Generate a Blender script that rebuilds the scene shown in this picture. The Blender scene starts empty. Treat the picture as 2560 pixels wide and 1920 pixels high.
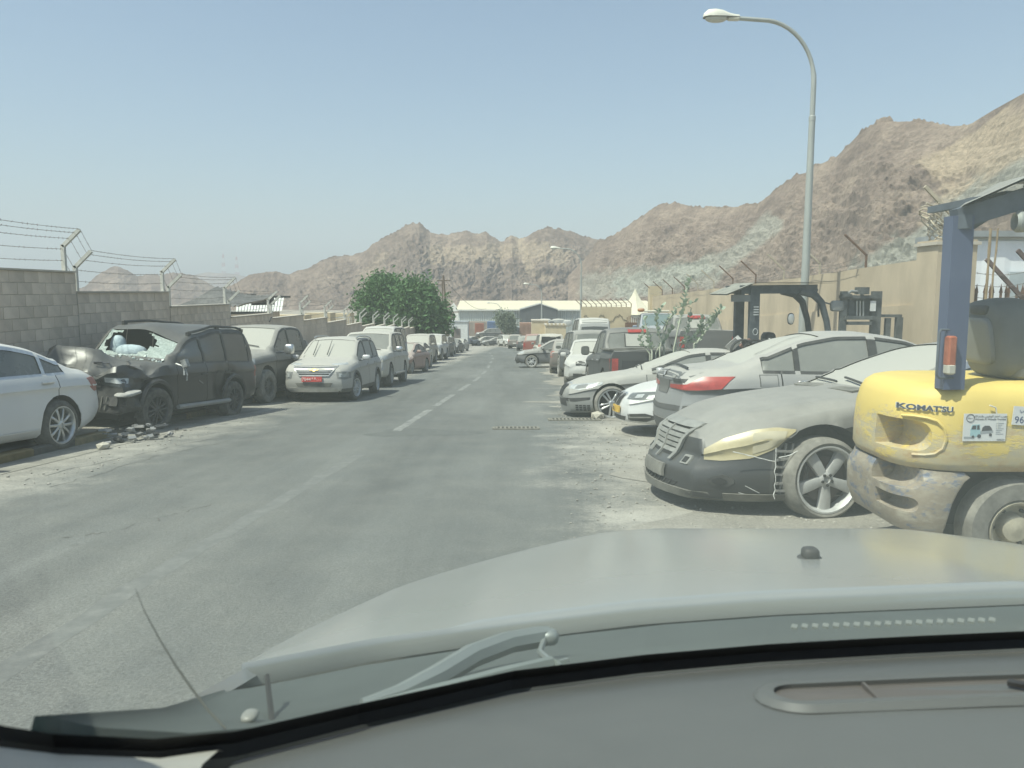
import bpy, bmesh, math, random
import numpy as np
from mathutils import Vector, Matrix, noise
from mathutils.bvhtree import BVHTree
R = math.radians
random.seed(7); RNG = np.random.RandomState(11)
SC = bpy.context.scene
COL = SC.collection

# ------------------------------------------------------------------ camera, sky, sun, exposure
PITCH = R(6.8); EYE = Vector((0, 0, 1.6)); FPX = 1930.0
cam = bpy.data.cameras.new('camera'); camo = bpy.data.objects.new('camera', cam); COL.objects.link(camo)
cam.sensor_width = 36; cam.lens = 36 * FPX / 2560; cam.clip_start = .05; cam.clip_end = 12000
camo.location = EYE; camo.rotation_euler = (R(90) - PITCH, 0, 0)
cam.dof.use_dof = True; cam.dof.focus_distance = 14; cam.dof.aperture_fstop = 11
SC.camera = camo
w = bpy.data.worlds.new('World'); SC.world = w; w.use_nodes = True
nt = w.node_tree; nt.nodes.clear()
sky = nt.nodes.new('ShaderNodeTexSky'); sky.sky_type = 'NISHITA'; sky.sun_disc = False
SUN = Vector((-.40, -.27, .876)).normalized()
sky.sun_elevation = math.asin(SUN.z); sky.sun_rotation = math.atan2(SUN.x, SUN.y)
sky.dust_density = 2.0; sky.air_density = 1.0; sky.ozone_density = 1.0; sky.altitude = 0
bg = nt.nodes.new('ShaderNodeBackground'); bg.inputs['Strength'].default_value = .085
wo = nt.nodes.new('ShaderNodeOutputWorld')
nt.links.new(sky.outputs[0], bg.inputs[0]); nt.links.new(bg.outputs[0], wo.inputs[0])
sun = bpy.data.lights.new('sun', 'SUN'); suno = bpy.data.objects.new('sun', sun); COL.objects.link(suno)
sun.energy = 3.4; sun.angle = R(.53); sun.color = (1, .94, .84)
suno.rotation_euler = SUN.to_track_quat('Z', 'Y').to_euler(); suno.location = (-40, -30, 90)
SC.view_settings.view_transform = 'Standard'; SC.view_settings.look = 'None'
SC.view_settings.gamma = 1; SC.view_settings.use_curve_mapping = False
SC.view_settings.exposure = 1.0
SC.render.engine = 'CYCLES'
cy = SC.cycles
cy.use_denoising = True; cy.max_bounces = 7; cy.diffuse_bounces = 3; cy.glossy_bounces = 3
cy.transparent_max_bounces = 16; cy.transmission_bounces = 4; cy.volume_bounces = 0
cy.caustics_reflective = False; cy.caustics_refractive = False; cy.sample_clamp_indirect = 4

# ------------------------------------------------------------------ place helpers
def G(y):
    """height of the ground along the road"""
    if y <= 40: return -.062 * y
    if y <= 170: return -2.48 - .0545 * (y - 40)
    return -9.565 - .004 * (y - 170)
def slope(y): return (G(y + .1) - G(y - .1)) / .2
CP, SP = math.cos(PITCH), math.sin(PITCH)
def ray(px, py):
    u, v = (px - 1280) / FPX, (960 - py) / FPX
    return Vector((u, CP + v * SP, -SP + v * CP))
def at(px, py, y):
    d = ray(px, py); return EYE + d * (y / d.y)
def gp(px, py):
    lo, hi = .5, 400
    d = ray(px, py)
    for _ in range(50):
        m = (lo + hi) / 2
        if EYE.z + d.z * m / d.y > G(m): lo = m
        else: hi = m
    return at(px, py, lo)

# ------------------------------------------------------------------ materials
MATS = {}
def _new(name):
    m = bpy.data.materials.new(name); m.use_nodes = True
    n = m.node_tree; n.nodes.clear()
    out = n.nodes.new('ShaderNodeOutputMaterial'); b = n.nodes.new('ShaderNodeBsdfPrincipled')
    n.links.new(b.outputs[0], out.inputs[0])
    return m, n, b
def _noise(n, scale, detail=4, rough=.6, stretch=None, coord='Object'):
    tc = n.nodes.new('ShaderNodeTexCoord'); t = n.nodes.new('ShaderNodeTexNoise')
    t.inputs['Scale'].default_value = scale; t.inputs['Detail'].default_value = detail; t.inputs['Roughness'].default_value = rough
    if stretch:
        mp = n.nodes.new('ShaderNodeMapping'); mp.inputs['Scale'].default_value = stretch
        n.links.new(tc.outputs[coord], mp.inputs[0]); n.links.new(mp.outputs[0], t.inputs['Vector'])
    else: n.links.new(tc.outputs[coord], t.inputs['Vector'])
    return t
def _ramp(n, src, stops):
    r = n.nodes.new('ShaderNodeValToRGB'); e = r.color_ramp.elements
    while len(e) < len(stops): e.new(.5)
    for k, (p, c) in enumerate(stops):
        e[k].position = p; e[k].color = (c, c, c, 1) if not isinstance(c, (tuple, list)) else (*c, 1)
    n.links.new(src, r.inputs[0]); return r
def _mix(n, fac, a, b, mode='MIX'):
    m = n.nodes.new('ShaderNodeMix'); m.data_type = 'RGBA'; m.blend_type = mode
    for sock, v in ((m.inputs[0], fac), (m.inputs[6], a), (m.inputs[7], b)):
        if hasattr(v, 'is_output'): n.links.new(v, sock)
        elif isinstance(v, (int, float)): sock.default_value = v
        else: sock.default_value = (*v, 1)
    return m.outputs[2]
def _math(n, op, a, b=0, clamp=False):
    m = n.nodes.new('ShaderNodeMath'); m.operation = op; m.use_clamp = clamp
    for k, v in enumerate((a, b)):
        if hasattr(v, 'is_output'): n.links.new(v, m.inputs[k])
        else: m.inputs[k].default_value = v
    return m.outputs[0]
def _bump(n, b, h, strength, dist):
    bp = n.nodes.new('ShaderNodeBump'); bp.inputs['Strength'].default_value = strength; bp.inputs['Distance'].default_value = dist
    n.links.new(h, bp.inputs['Height']); n.links.new(bp.outputs[0], b.inputs['Normal'])
def S(b, **k):
    names = {'rough': 'Roughness', 'metal': 'Metallic', 'spec': 'Specular IOR Level', 'coat': 'Coat Weight', 'coatr': 'Coat Roughness'}
    for a, v in k.items(): b.inputs[names[a]].default_value = v

def mat(name, c, rough=.6, metal=0, var=.12, scale=3, bump=0, bscale=40, bdist=.01, c2=None, stretch=None, spec=.4):
    """a plain surface with some mottling of its own colour"""
    if name in MATS: return MATS[name]
    m, n, b = _new(name); S(b, rough=rough, metal=metal, spec=spec)
    t = _noise(n, scale, 5, .65, stretch)
    a = tuple(x * (1 - var) for x in c); d = c2 or tuple(min(1, x * (1 + var)) for x in c)
    r = _ramp(n, t.outputs['Fac'], [(.3, a), (.7, d)])
    n.links.new(r.outputs[0], b.inputs['Base Color'])
    if bump:
        t2 = _noise(n, bscale, 4, .6, stretch); _bump(n, b, t2.outputs['Fac'], bump, bdist)
    MATS[name] = m; return m
DUST = (.38, .365, .325)
def paint(name, c, dust=.5, rough=.3, metal=.3, dustc=DUST, lo=.15):
    """car paint under settled dust: thick on what faces up, thin and streaky on the sides"""
    if name in MATS: return MATS[name]
    m, n, b = _new(name)
    g = n.nodes.new('ShaderNodeNewGeometry'); sx = n.nodes.new('ShaderNodeSeparateXYZ'); n.links.new(g.outputs['Normal'], sx.inputs[0])
    up = _math(n, 'MULTIPLY', _math(n, 'MAXIMUM', sx.outputs[2], 0), 1.15, True)
    t = _noise(n, 2.2, 6, .65); t2 = _noise(n, 14, 4, .6)
    k = _math(n, 'ADD', _math(n, 'MULTIPLY', t.outputs['Fac'], .7), _math(n, 'MULTIPLY', t2.outputs['Fac'], .3))
    k = _math(n, 'ADD', _math(n, 'MULTIPLY', _math(n, 'SUBTRACT', k, .5), .9), 1)
    f = _math(n, 'MULTIPLY', _math(n, 'ADD', _math(n, 'MULTIPLY', up, dust * (1 - lo) * 1.25), dust * lo * 1.3), k, True)
    n.links.new(_mix(n, f, c, dustc), b.inputs['Base Color'])
    n.links.new(_math(n, 'ADD', _math(n, 'MULTIPLY', f, .6), rough, True), b.inputs['Roughness'])
    n.links.new(_math(n, 'MULTIPLY', _math(n, 'SUBTRACT', 1, f), metal), b.inputs['Metallic'])
    MATS[name] = m; return m

# ------------------------------------------------------------------ object helpers
def link(o, parent=None):
    COL.objects.link(o)
    if parent is not None: o.parent = parent
    return o
def mk(name, V, F, m, parent=None, smooth=35, mats=None, idx=None):
    me = bpy.data.meshes.new(name); me.from_pydata([tuple(v) for v in V], [], F)
    if mats:
        for x in mats: me.materials.append(x)
        me.polygons.foreach_set('material_index', idx)
    elif m is not None: me.materials.append(m)
    if smooth:
        me.polygons.foreach_set('use_smooth', [True] * len(F)); me.set_sharp_from_angle(angle=R(smooth))
    me.update()
    return link(bpy.data.objects.new(name, me), parent)
def tag(o, label=None, cat=None, group=None, kind=None):
    for k, v in (('label', label), ('category', cat), ('group', group), ('kind', kind)):
        if v: o[k] = v
    return o
def empty(name, label, cat, loc=(0, 0, 0), group=None, M=None):
    o = bpy.data.objects.new(name, None); o.empty_display_size = .2; link(o)
    if M is not None: o.matrix_world = M
    else: o.location = loc
    return tag(o, label, cat, group)
def copy_tree(o, parent=None):
    c = o.copy(); COL.objects.link(c)
    if parent is not None: c.parent = parent
    for ch in [x for x in SC.objects if x.parent == o]: copy_tree(ch, c)
    return c
def kids(o): return [x for x in SC.objects if x.parent == o]
def ground_M(x, y, heading, dz=0, roll=0, pitch=0, z=None):
    """stand something on the sloping ground; heading 0 looks along +x, 90 along +y"""
    return Matrix.Translation((x, y, (G(y) if z is None else z) + dz)) @ Matrix.Rotation(math.atan(slope(y)), 4, 'X') @ Matrix.Rotation(R(heading), 4, 'Z') @ Matrix.Rotation(R(roll), 4, 'X') @ Matrix.Rotation(R(pitch), 4, 'Y')

class MB:
    """collects shapes into one mesh"""
    def __init__(s): s.V = []; s.F = []
    def add(s, V, F):
        k = len(s.V); s.V += [Vector(v) for v in V]; s.F += [tuple(i + k for i in f) for f in F]; return s
    def box(s, c, d, M=None, ch=0):
        x, y, z = (v / 2 for v in d); c = Vector(c)
        if ch:
            V = []; 
            for zz, k in ((-z, ch), (-z + ch, 0), (z - ch, 0), (z, ch)):
                a, b = x - k, y - k; q = ch if not k else ch * .6
                V += [(a - q, -b, zz), (a, -b + q, zz), (a, b - q, zz), (a - q, b, zz), (-a + q, b, zz), (-a, b - q, zz), (-a, -b + q, zz), (-a + q, -b, zz)]
            F = [tuple(range(7, -1, -1)), tuple(range(24, 32))]
            for r in range(3):
                for i in range(8): F.append((r * 8 + i, r * 8 + (i + 1) % 8, r * 8 + 8 + (i + 1) % 8, r * 8 + 8 + i))
        else:
            V = [(-x, -y, -z), (x, -y, -z), (x, y, -z), (-x, y, -z), (-x, -y, z), (x, -y, z), (x, y, z), (-x, y, z)]
            F = [(3, 2, 1, 0), (4, 5, 6, 7), (0, 1, 5, 4), (1, 2, 6, 5), (2, 3, 7, 6), (3, 0, 4, 7)]
        V = [(M @ Vector(v) if M else Vector(v)) + c for v in V]
        return s.add(V, F)
    def bar(s, a, b, wd, ht=None, up=(0, 0, 1)):
        a, b = Vector(a), Vector(b); d = b - a; L = d.length
        if L < 1e-6: return s
        d /= L; up = Vector(up)
        if abs(d.dot(up)) > .98: up = Vector((1, 0, 0))
        x = d.cross(up).normalized(); z = x.cross(d)
        M = Matrix((x, d, z)).transposed()
        return s.box((a + b) / 2, (wd, L, ht or wd), M)
    def tube(s, P, r, n=8, caps=True):
        P = [Vector(p) for p in P]; rs = r if isinstance(r, (list, tuple)) else [r] * len(P)
        V = []; F = []; ref = None
        for i, p in enumerate(P):
            d = (P[min(i + 1, len(P) - 1)] - P[max(i - 1, 0)]).normalized()
            if ref is None: ref = Vector((0, 0, 1)) if abs(d.z) < .9 else Vector((1, 0, 0))
            x = d.cross(ref).normalized(); ref = x.cross(d).normalized()
            for k in range(n):
                a = 2 * math.pi * k / n; V.append(p + (x * math.cos(a) + ref * math.sin(a)) * rs[i])
        for i in range(len(P) - 1):
            for k in range(n): F.append((i * n + k, i * n + (k + 1) % n, (i + 1) * n + (k + 1) % n, (i + 1) * n + k))
        if caps: F += [tuple(range(n - 1, -1, -1)), tuple(range((len(P) - 1) * n, len(P) * n))]
        return s.add(V, F)
    def lathe(s, prof, n=24, M=None):
        """prof: (radius, height) pairs turned round the y axis"""
        V = []; F = []
        for r, h in prof:
            for k in range(n):
                a = 2 * math.pi * k / n; v = Vector((r * math.cos(a), h, r * math.sin(a))); V.append(M @ v if M else v)
        for i in range(len(prof) - 1):
            for k in range(n): F.append((i * n + k, (i + 1) * n + k, (i + 1) * n + (k + 1) % n, i * n + (k + 1) % n))
        return s.add(V, F)
    def prism(s, poly, h, M=None):
        """poly in the xy plane, extruded along z from 0 to h"""
        n = len(poly); V = [Vector((x, y, 0)) for x, y in poly] + [Vector((x, y, h)) for x, y in poly]
        if M: V = [M @ v for v in V]
        F = [tuple(range(n - 1, -1, -1)), tuple(range(n, 2 * n))] + [(i, (i + 1) % n, n + (i + 1) % n, n + i) for i in range(n)]
        return s.add(V, F)
    def blob(s, c, d, e=.5, n=10, M=None):
        """rounded block: e small is boxy, 1 is an ellipsoid"""
        V = []; F = []; c = Vector(c); q = n * 2
        f = lambda v: math.copysign(abs(v) ** e, v)
        for i in range(n + 1):
            p = -math.pi / 2 + math.pi * i / n
            for k in range(q):
                a = 2 * math.pi * k / q
                v = Vector((f(math.cos(p)) * f(math.cos(a)) * d[0] / 2, f(math.cos(p)) * f(math.sin(a)) * d[1] / 2, f(math.sin(p)) * d[2] / 2))
                V.append((M @ v if M else v) + c)
        for i in range(n):
            for k in range(q): F.append((i * q + k, i * q + (k + 1) % q, (i + 1) * q + (k + 1) % q, (i + 1) * q + k))
        return s.add(V, F)
    def grid(s, P):
        """P: rows of points"""
        n = len(P[0]); V = [p for r in P for p in r]
        F = [(i * n + j, i * n + j + 1, (i + 1) * n + j + 1, (i + 1) * n + j) for i in range(len(P) - 1) for j in range(n - 1)]
        return s.add(V, F)
    def build(s, name, m, parent=None, smooth=35): return mk(name, s.V, s.F, m, parent, smooth)

def hsh(i, j, seed):
    h = (i.astype(np.int64) * 374761393 + j.astype(np.int64) * 668265263 + seed * 1442695041) & 0xffffffff
    h = ((h ^ (h >> 13)) * 1274126177) & 0xffffffff
    return ((h ^ (h >> 16)) & 0xffff) / 65535.0
def vnoise(x, y, seed=0):
    i, j = np.floor(x), np.floor(y); fx, fy = x - i, y - j
    fx = fx * fx * (3 - 2 * fx); fy = fy * fy * (3 - 2 * fy)
    a, b, c, d = hsh(i, j, seed), hsh(i + 1, j, seed), hsh(i, j + 1, seed), hsh(i + 1, j + 1, seed)
    return (a * (1 - fx) + b * fx) * (1 - fy) + (c * (1 - fx) + d * fx) * fy
def fbm(x, y, oct=5, seed=0, ridged=False, gain=.5):
    t = 0; amp = 1; tot = 0
    for o in range(oct):
        v = vnoise(x, y, seed + o * 17)
        if ridged: v = 1 - abs(2 * v - 1)
        t = t + v * amp; tot += amp; amp *= gain; x = x * 2.03 + 3.1; y = y * 2.03 + 1.7
    return t / tot
# ------------------------------------------------------------------ ground, road, hills
def ground_mat():
    m, n, b = _new('dry_earth'); S(b, rough=.95, spec=.2)
    t = _noise(n, .35, 8, .7); r = _ramp(n, t.outputs['Fac'], [(.3, (.25, .215, .17)), (.55, (.33, .29, .235)), (.75, (.39, .35, .29))])
    n.links.new(r.outputs[0], b.inputs['Base Color']); t2 = _noise(n, 9, 8, .7); _bump(n, b, t2.outputs['Fac'], .5, .06)
    return m
def road_mat():
    m, n, b = _new('worn_asphalt'); S(b, rough=.85, spec=.3)
    t = _noise(n, .28, 6, .6, (1, .35, 1)); t2 = _noise(n, 60, 4, .75); t3 = _noise(n, 1.6, 7, .7); t4 = _noise(n, 1.1, 5, .65, (1, .05, 1))
    base = _ramp(n, t.outputs['Fac'], [(.3, (.102, .106, .10)), (.5, (.13, .133, .124)), (.72, (.172, .172, .157))])
    st = _ramp(n, t4.outputs['Fac'], [(.35, .82), (.65, 1.16)]); c = _mix(n, 1, base.outputs[0], st.outputs[0], 'MULTIPLY')
    d = _ramp(n, t3.outputs['Fac'], [(.4, 0), (.75, 1)])
    c = _mix(n, _math(n, 'MULTIPLY', d.outputs[0], .35), c, (.225, .218, .19))
    v = n.nodes.new('ShaderNodeTexVoronoi'); v.inputs['Scale'].default_value = 1.7
    tc = n.nodes.new('ShaderNodeTexCoord'); n.links.new(tc.outputs['Object'], v.inputs['Vector'])
    blot = _ramp(n, v.outputs['Distance'], [(.04, .6), (.10, 0)])
    c = _mix(n, _math(n, 'MULTIPLY', blot.outputs[0], .5), c, (.07, .07, .065))
    # dust and gravel creeping in from the right hand shoulder
    sx = n.nodes.new('ShaderNodeSeparateXYZ'); n.links.new(tc.outputs['Object'], sx.inputs[0])
    e = _math(n, 'SUBTRACT', sx.outputs[0], _math(n, 'ADD', _math(n, 'MULTIPLY', sx.outputs[1], .045), .35))
    t5 = _noise(n, .8, 8, .72); e = _math(n, 'ADD', e, _math(n, 'MULTIPLY', _math(n, 'SUBTRACT', t5.outputs['Fac'], .5), 4.2))
    t6 = _noise(n, 26, 4, .75); e = _math(n, 'ADD', e, _math(n, 'MULTIPLY', _math(n, 'SUBTRACT', t6.outputs['Fac'], .5), 1.6))
    e2 = _math(n, 'SUBTRACT', _math(n, 'SUBTRACT', _math(n, 'MULTIPLY', sx.outputs[1], .028), sx.outputs[0]), 5.35)
    e2 = _math(n, 'ADD', e2, _math(n, 'MULTIPLY', _math(n, 'SUBTRACT', t5.outputs['Fac'], .5), 2.6)); e2 = _math(n, 'ADD', e2, _math(n, 'MULTIPLY', _math(n, 'SUBTRACT', t6.outputs['Fac'], .5), 1.2))
    e = _math(n, 'MAXIMUM', e, e2)
    mr = n.nodes.new('ShaderNodeMapRange'); mr.inputs[1].default_value = -.25; mr.inputs[2].default_value = 1.0; n.links.new(e, mr.inputs[0])
    dirt = _ramp(n, t5.outputs['Fac'], [(.3, (.235, .22, .19)), (.5, (.31, .29, .25)), (.7, (.385, .365, .315))])
    c = _mix(n, mr.outputs[0], c, dirt.outputs[0])
    g = _ramp(n, t2.outputs['Fac'], [(.33, .70), (.68, 1.28)])
    n.links.new(_mix(n, 1, c, g.outputs[0], 'MULTIPLY'), b.inputs['Base Color'])
    _bump(n, b, t2.outputs['Fac'], .7, .009)
    return m
def dirt_mat():
    m, n, b = _new('gravelly_dust'); S(b, rough=.95, spec=.2)
    t = _noise(n, .9, 8, .7); t2 = _noise(n, 42, 5, .75)
    base = _ramp(n, t.outputs['Fac'], [(.3, (.235, .22, .19)), (.5, (.31, .29, .25)), (.7, (.385, .365, .315))])
    g = _ramp(n, t2.outputs['Fac'], [(.35, .7), (.65, 1.2)])
    n.links.new(_mix(n, 1, base.outputs[0], g.outputs[0], 'MULTIPLY'), b.inputs['Base Color'])
    _bump(n, b, t2.outputs['Fac'], .9, .018)
    return m
def sheet(name, x0f, x1f, ys, dz, m, nx=2, kind='structure'):
    P = []
    for y in ys:
        a, c = x0f(y), x1f(y); P.append([(a + (c - a) * i / nx, y, G(y) + dz) for i in range(nx + 1)])
    return tag(MB().grid(P).build(name, m, None, 0), kind=kind)
ys = list(np.arange(-30, 40, 2.)) + list(np.arange(40, 175, 5.)) + [180, 220, 300, 500, 900, 1600, 2600, 3500]
tag(sheet('ground', lambda y: -2600, lambda y: 2600, ys, -.16, ground_mat(), 8))
# centre line of the road: runs straight down the slope, then bends to the far left
CL = [(-30, -2.6), (5, -2.45), (10.5, -2.15), (19, -1.85), (31, -1.45), (42, -1.35), (60, -1.5), (75, -2.0), (90, -3.2), (105, -5.6), (118, -9), (128, -14), (135, -22), (139, -34), (141, -60)]
def clx(y): return float(np.interp(y, [a for a, _ in CL], [c for _, c in CL]))
ROADM = road_mat(); DIRT = dirt_mat()
yr = list(np.arange(-14, 100, 1.)) + list(np.arange(100, 142, 1.))
sheet('road', lambda y: clx(y) - 3.9 if y < 100 else -70, lambda y: clx(y) + 4.0 + .4 + .05 * math.sin(y * .9) + max(0, y - 70) * .05, yr, -.004, ROADM, 6)
rj = random.Random(3)
edge = {}
def dirt_edge(y): 
    return clx(y) + 3.95 + .3 * math.sin(y * .55 + 1) + .3 * math.sin(y * 1.9) + .18 * math.sin(y * 4.7) if y < 22 else clx(y) + 3.1 + .3 * math.sin(y * .8) + .15 * math.sin(y * 3.1)
sheet('gravel_shoulder', dirt_edge, lambda y: 9.6, list(np.arange(-12, 70, .25)), .002, DIRT, 12)
sheet('forecourt', lambda y: clx(y) + 4.2, lambda y: 60, list(np.arange(70, 175, 5.)), -.02, DIRT, 4)
sheet('yard_verge', lambda y: -40, lambda y: 60, list(np.arange(142.2, 176, 3.)), -.03, DIRT, 4)
sheet('dust_verge', lambda y: -6.6, lambda y: clx(y) - 3.85, list(np.arange(-12, 95, .4)), .001, mat('verge_dust', (.25, .235, .2), .95, var=.3, scale=1.2, bump=.5, bscale=40, bdist=.01), 6)
sheet('pavement', lambda y: -8.75, lambda y: -6.78, list(np.arange(-12, 95, 1.)), .12, mat('pavement_dust', (.30, .275, .23), .95, var=.2, scale=2, bump=.4), 2)
# kerb painted in yellow and black lengths
kb = empty('kerb', 'low kerb painted yellow and black under the left row of cars', 'kerb'); kb['kind'] = 'structure'; del kb['category']
KY = mat('kerb_yellow', (.20, .155, .075), .8, var=.25, scale=8); KK = mat('kerb_black', (.06, .06, .055), .85, var=.3, scale=8)
bm_k = None
for k in range(46):
    y = 3 + k * 1.0; o = MB().box((0, 0, 0), (.18, .98, .18), ch=.02).build('kerb_stone', KY if k % 2 else KK, kb) if k < 2 else None
    if o is None: o = bpy.data.objects.new('kerb_stone', kids0[k % 2].data); link(o, kb)
    else: kids0 = (kids0 if k else []) + [o]
    o.location = (-6.69, y, G(y) + .02); o.rotation_euler = (math.atan(slope(y)), 0, 0)
# painted dashes, worn
def worn(name, c, cov):
    m, n, b = _new(name); S(b, rough=.85)
    t = _noise(n, 7, 8, .75); r = _ramp(n, t.outputs['Fac'], [(cov - .10, (.13, .132, .122)), (cov + .14, c)])
    n.links.new(r.outputs[0], b.inputs['Base Color']); return m
W1 = worn('worn_line_paint', (.29, .285, .26), .50); W2 = worn('very_worn_line_paint', (.185, .184, .168), .53)
def dash(y0, y1, m, wd=.16, dz=.0018):
    n = max(2, int((y1 - y0) / .4)); P = []
    for i in range(n + 1):
        y = y0 + (y1 - y0) * i / n; j = .02 * math.sin(y * 9)
        P.append([(clx(y) - wd / 2 + j, y, G(y) - dz), (clx(y) + wd / 2 + j * .6, y, G(y) - dz)])
    tag(MB().grid(P).build('road_marking', m, None, 0), kind='structure')
dash(2.2, 10.6, W2, .16, .0034)
for y0, y1 in ((13.4, 17.6), (18.6, 22.6), (24.2, 28), (29.8, 33.6), (36.5, 40), (43.5, 47), (51, 54.5), (59, 62), (67, 70), (76, 79)): dash(y0, y1, W1, .16)
# tar patches and cracks, drains
TAR = mat('tar_patch', (.10, .098, .09), .9, var=.2, scale=5, bump=.4, bscale=60, bdist=.004)
def patch_ground(name, cx, cyy, rx, ry, m, dz, n=28, seed=1):
    rr = random.Random(seed); P = []
    for i in range(n):
        a = 2 * math.pi * i / n; k = 1 + .25 * math.sin(a * 3 + seed) + rr.uniform(-.12, .12); x, y = cx + rx * k * math.cos(a), cyy + ry * k * math.sin(a)
        P.append((x, y, G(y) + dz))
    P.append((cx, cyy, G(cyy) + dz))
    return tag(mk(name, P, [(i, (i + 1) % n, n) for i in range(n)], m, None, 0), kind='structure')
patch_ground('road_patch', -1.6, 13.2, .9, .55, mat('old_patch', (.105, .108, .10), .9, var=.15, scale=6, bump=.4, bscale=60, bdist=.004), -.0025, seed=2)
for k, (x, y, rx, ry) in enumerate(((1.35, 19.8, .9, .5), (1.7, 18.3, .7, .35))):
    patch_ground('dust_patch', x, y, rx, ry, DIRT, -.0012, seed=k + 5)
def crack(pts, wd, seed):
    rr = random.Random(seed); P = []
    for (x0, y0), (x1, y1) in zip(pts, pts[1:]):
        n = 14
        for i in range(n):
            t = i / n; x, y = x0 + (x1 - x0) * t + rr.uniform(-.06, .06), y0 + (y1 - y0) * t + rr.uniform(-.05, .05); q = wd * rr.uniform(.3, 1)
            P.append([(x - q / 2, y - q / 3, G(y) - .0015), (x + q / 2, y + q / 3, G(y) - .0015)])
    tag(MB().grid(P).build('road_crack', mat('crack_tar', (.125, .12, .108), .95, var=.25, scale=9), None, 0), kind='structure')
for k, pp in enumerate((((-5.6, 8.6), (-5.2, 11), (-4.7, 13.4)), ((-5.0, 8.2), (-4.9, 10.5), (-4.3, 12.8), (-4.1, 14)), ((-4.6, 11.6), (-3.9, 12.4), (-3.5, 13.2)), ((-4.4, 14.5), (-4, 16.5), (-3.9, 18)), ((-3.7, 6.0), (-3.3, 6.4), (-2.9, 7.4)), ((1.3, 13.0), (.5, 13.15), (.2, 13.5)))): crack(pp, .024, k)
def drain(x, y, wd, dp, label):
    t = empty('road_drain', label, 'drain', M=ground_M(x, y, 0)); f = MB(); iron = mat('iron', (.085, .08, .07), .7, .4, var=.3, scale=20)
    for a, b_ in (((-wd / 2, -dp / 2), (wd / 2, -dp / 2)), ((-wd / 2, dp / 2), (wd / 2, dp / 2)), ((-wd / 2, -dp / 2), (-wd / 2, dp / 2)), ((wd / 2, -dp / 2), (wd / 2, dp / 2))):
        f.bar((*a, .008), (*b_, .008), .05, .02)
    f.build('frame', mat('iron_dust', (.2, .185, .15), .8, var=.3, scale=14), t)
    n = int(wd / .075)
    me = None
    for i in range(n):
        o = MB().box((0, 0, .008), (.035, dp - .05, .018)).build('slat', mat('iron_dust', (0, 0, 0)), t) if me is None else link(bpy.data.objects.new('slat', me), t)
        me = o.data; o.location = (-wd / 2 + .05 + i * .075, 0, 0)
    MB().box((0, 0, .003), (wd, dp, .004)).build('pit', mat('pit_dark', (.03, .03, .028), .95), t)
a = gp(1290, 1071); drain(a.x, a.y, .8, .3, 'rusty slotted drain in the middle of the lane ahead of the bonnet')
a = gp(1435, 1049); drain(a.x, a.y, 1.0, .35, 'dusty slotted drain beside the grey sedan with the big wheel')
# loose stones over the shoulder: nobody could count them
st = MB(); ico = bmesh.new(); bmesh.ops.create_icosphere(ico, subdivisions=1, radius=1)
IV = [v.co.copy() for v in ico.verts]; IF = [tuple(v.index for v in f.verts) for f in ico.faces]; ico.free()
def stones(n, xf, yf, r0, r1, seed):
    q = random.Random(seed); s_ = MB()
    for _ in range(n):
        y = yf(q); x = xf(q, y); r = r0 + (r1 - r0) * q.random() ** 4
        sc = Vector((r * q.uniform(.7, 1.3), r * q.uniform(.7, 1.3), r * q.uniform(.4, .9))); a = q.uniform(0, 6)
        M = Matrix.Rotation(a, 3, 'Z')
        s_.add([M @ Vector((v.x * sc.x * q.uniform(.8, 1.2), v.y * sc.y, v.z * sc.z)) + Vector((x, y, G(y) + sc.z * .4)) for v in IV], IF)
    return s_
tag(stones(5200, lambda q, y: .1 + .05 * y + 3.6 * q.random() ** .9, lambda q: 2.6 + 16 * q.random() ** 1.6, .003, .02, 1).build('gravel', mat('stone_grey', (.33, .31, .27), .95, var=.35, scale=2), None, 0), kind='stuff')
tag(stones(700, lambda q, y: -5.6 + 1.0 * q.random() ** .7 - .5, lambda q: 8 + 18 * q.random(), .004, .018, 2).build('grit', mat('stone_grey', (0, 0, 0)), None, 0), kind='stuff')

# ---- hills
def rock_mat(name, cs, sc, bump):
    m, n, b = _new(name); S(b, rough=.95, spec=.15)
    t = _noise(n, sc, 9, .7); r = _ramp(n, t.outputs['Fac'], [(.3, cs[0]), (.46, cs[1]), (.58, cs[2]), (.72, cs[3])])
    at_ = n.nodes.new('ShaderNodeAttribute'); at_.attribute_name = 'scree'; sp = n.nodes.new('ShaderNodeSeparateColor'); n.links.new(at_.outputs['Color'], sp.inputs[0])
    t3 = _noise(n, sc * 9, 6, .7); g = _ramp(n, t3.outputs['Fac'], [(.36, .66), (.64, 1.22)])
    c = _mix(n, sp.outputs[0], r.outputs[0], (.33, .325, .275)); c = _mix(n, sp.outputs[1], c, (.43, .335, .235))
    n.links.new(_mix(n, 1, c, g.outputs[0], 'MULTIPLY'), b.inputs['Base Color'])
    t2 = _noise(n, sc * 4, 9, .75); _bump(n, b, t2.outputs['Fac'], 1, bump)
    return m
BROWN = [(.15, .108, .086), (.215, .158, .124), (.285, .215, .168), (.375, .29, .22)]
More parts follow.
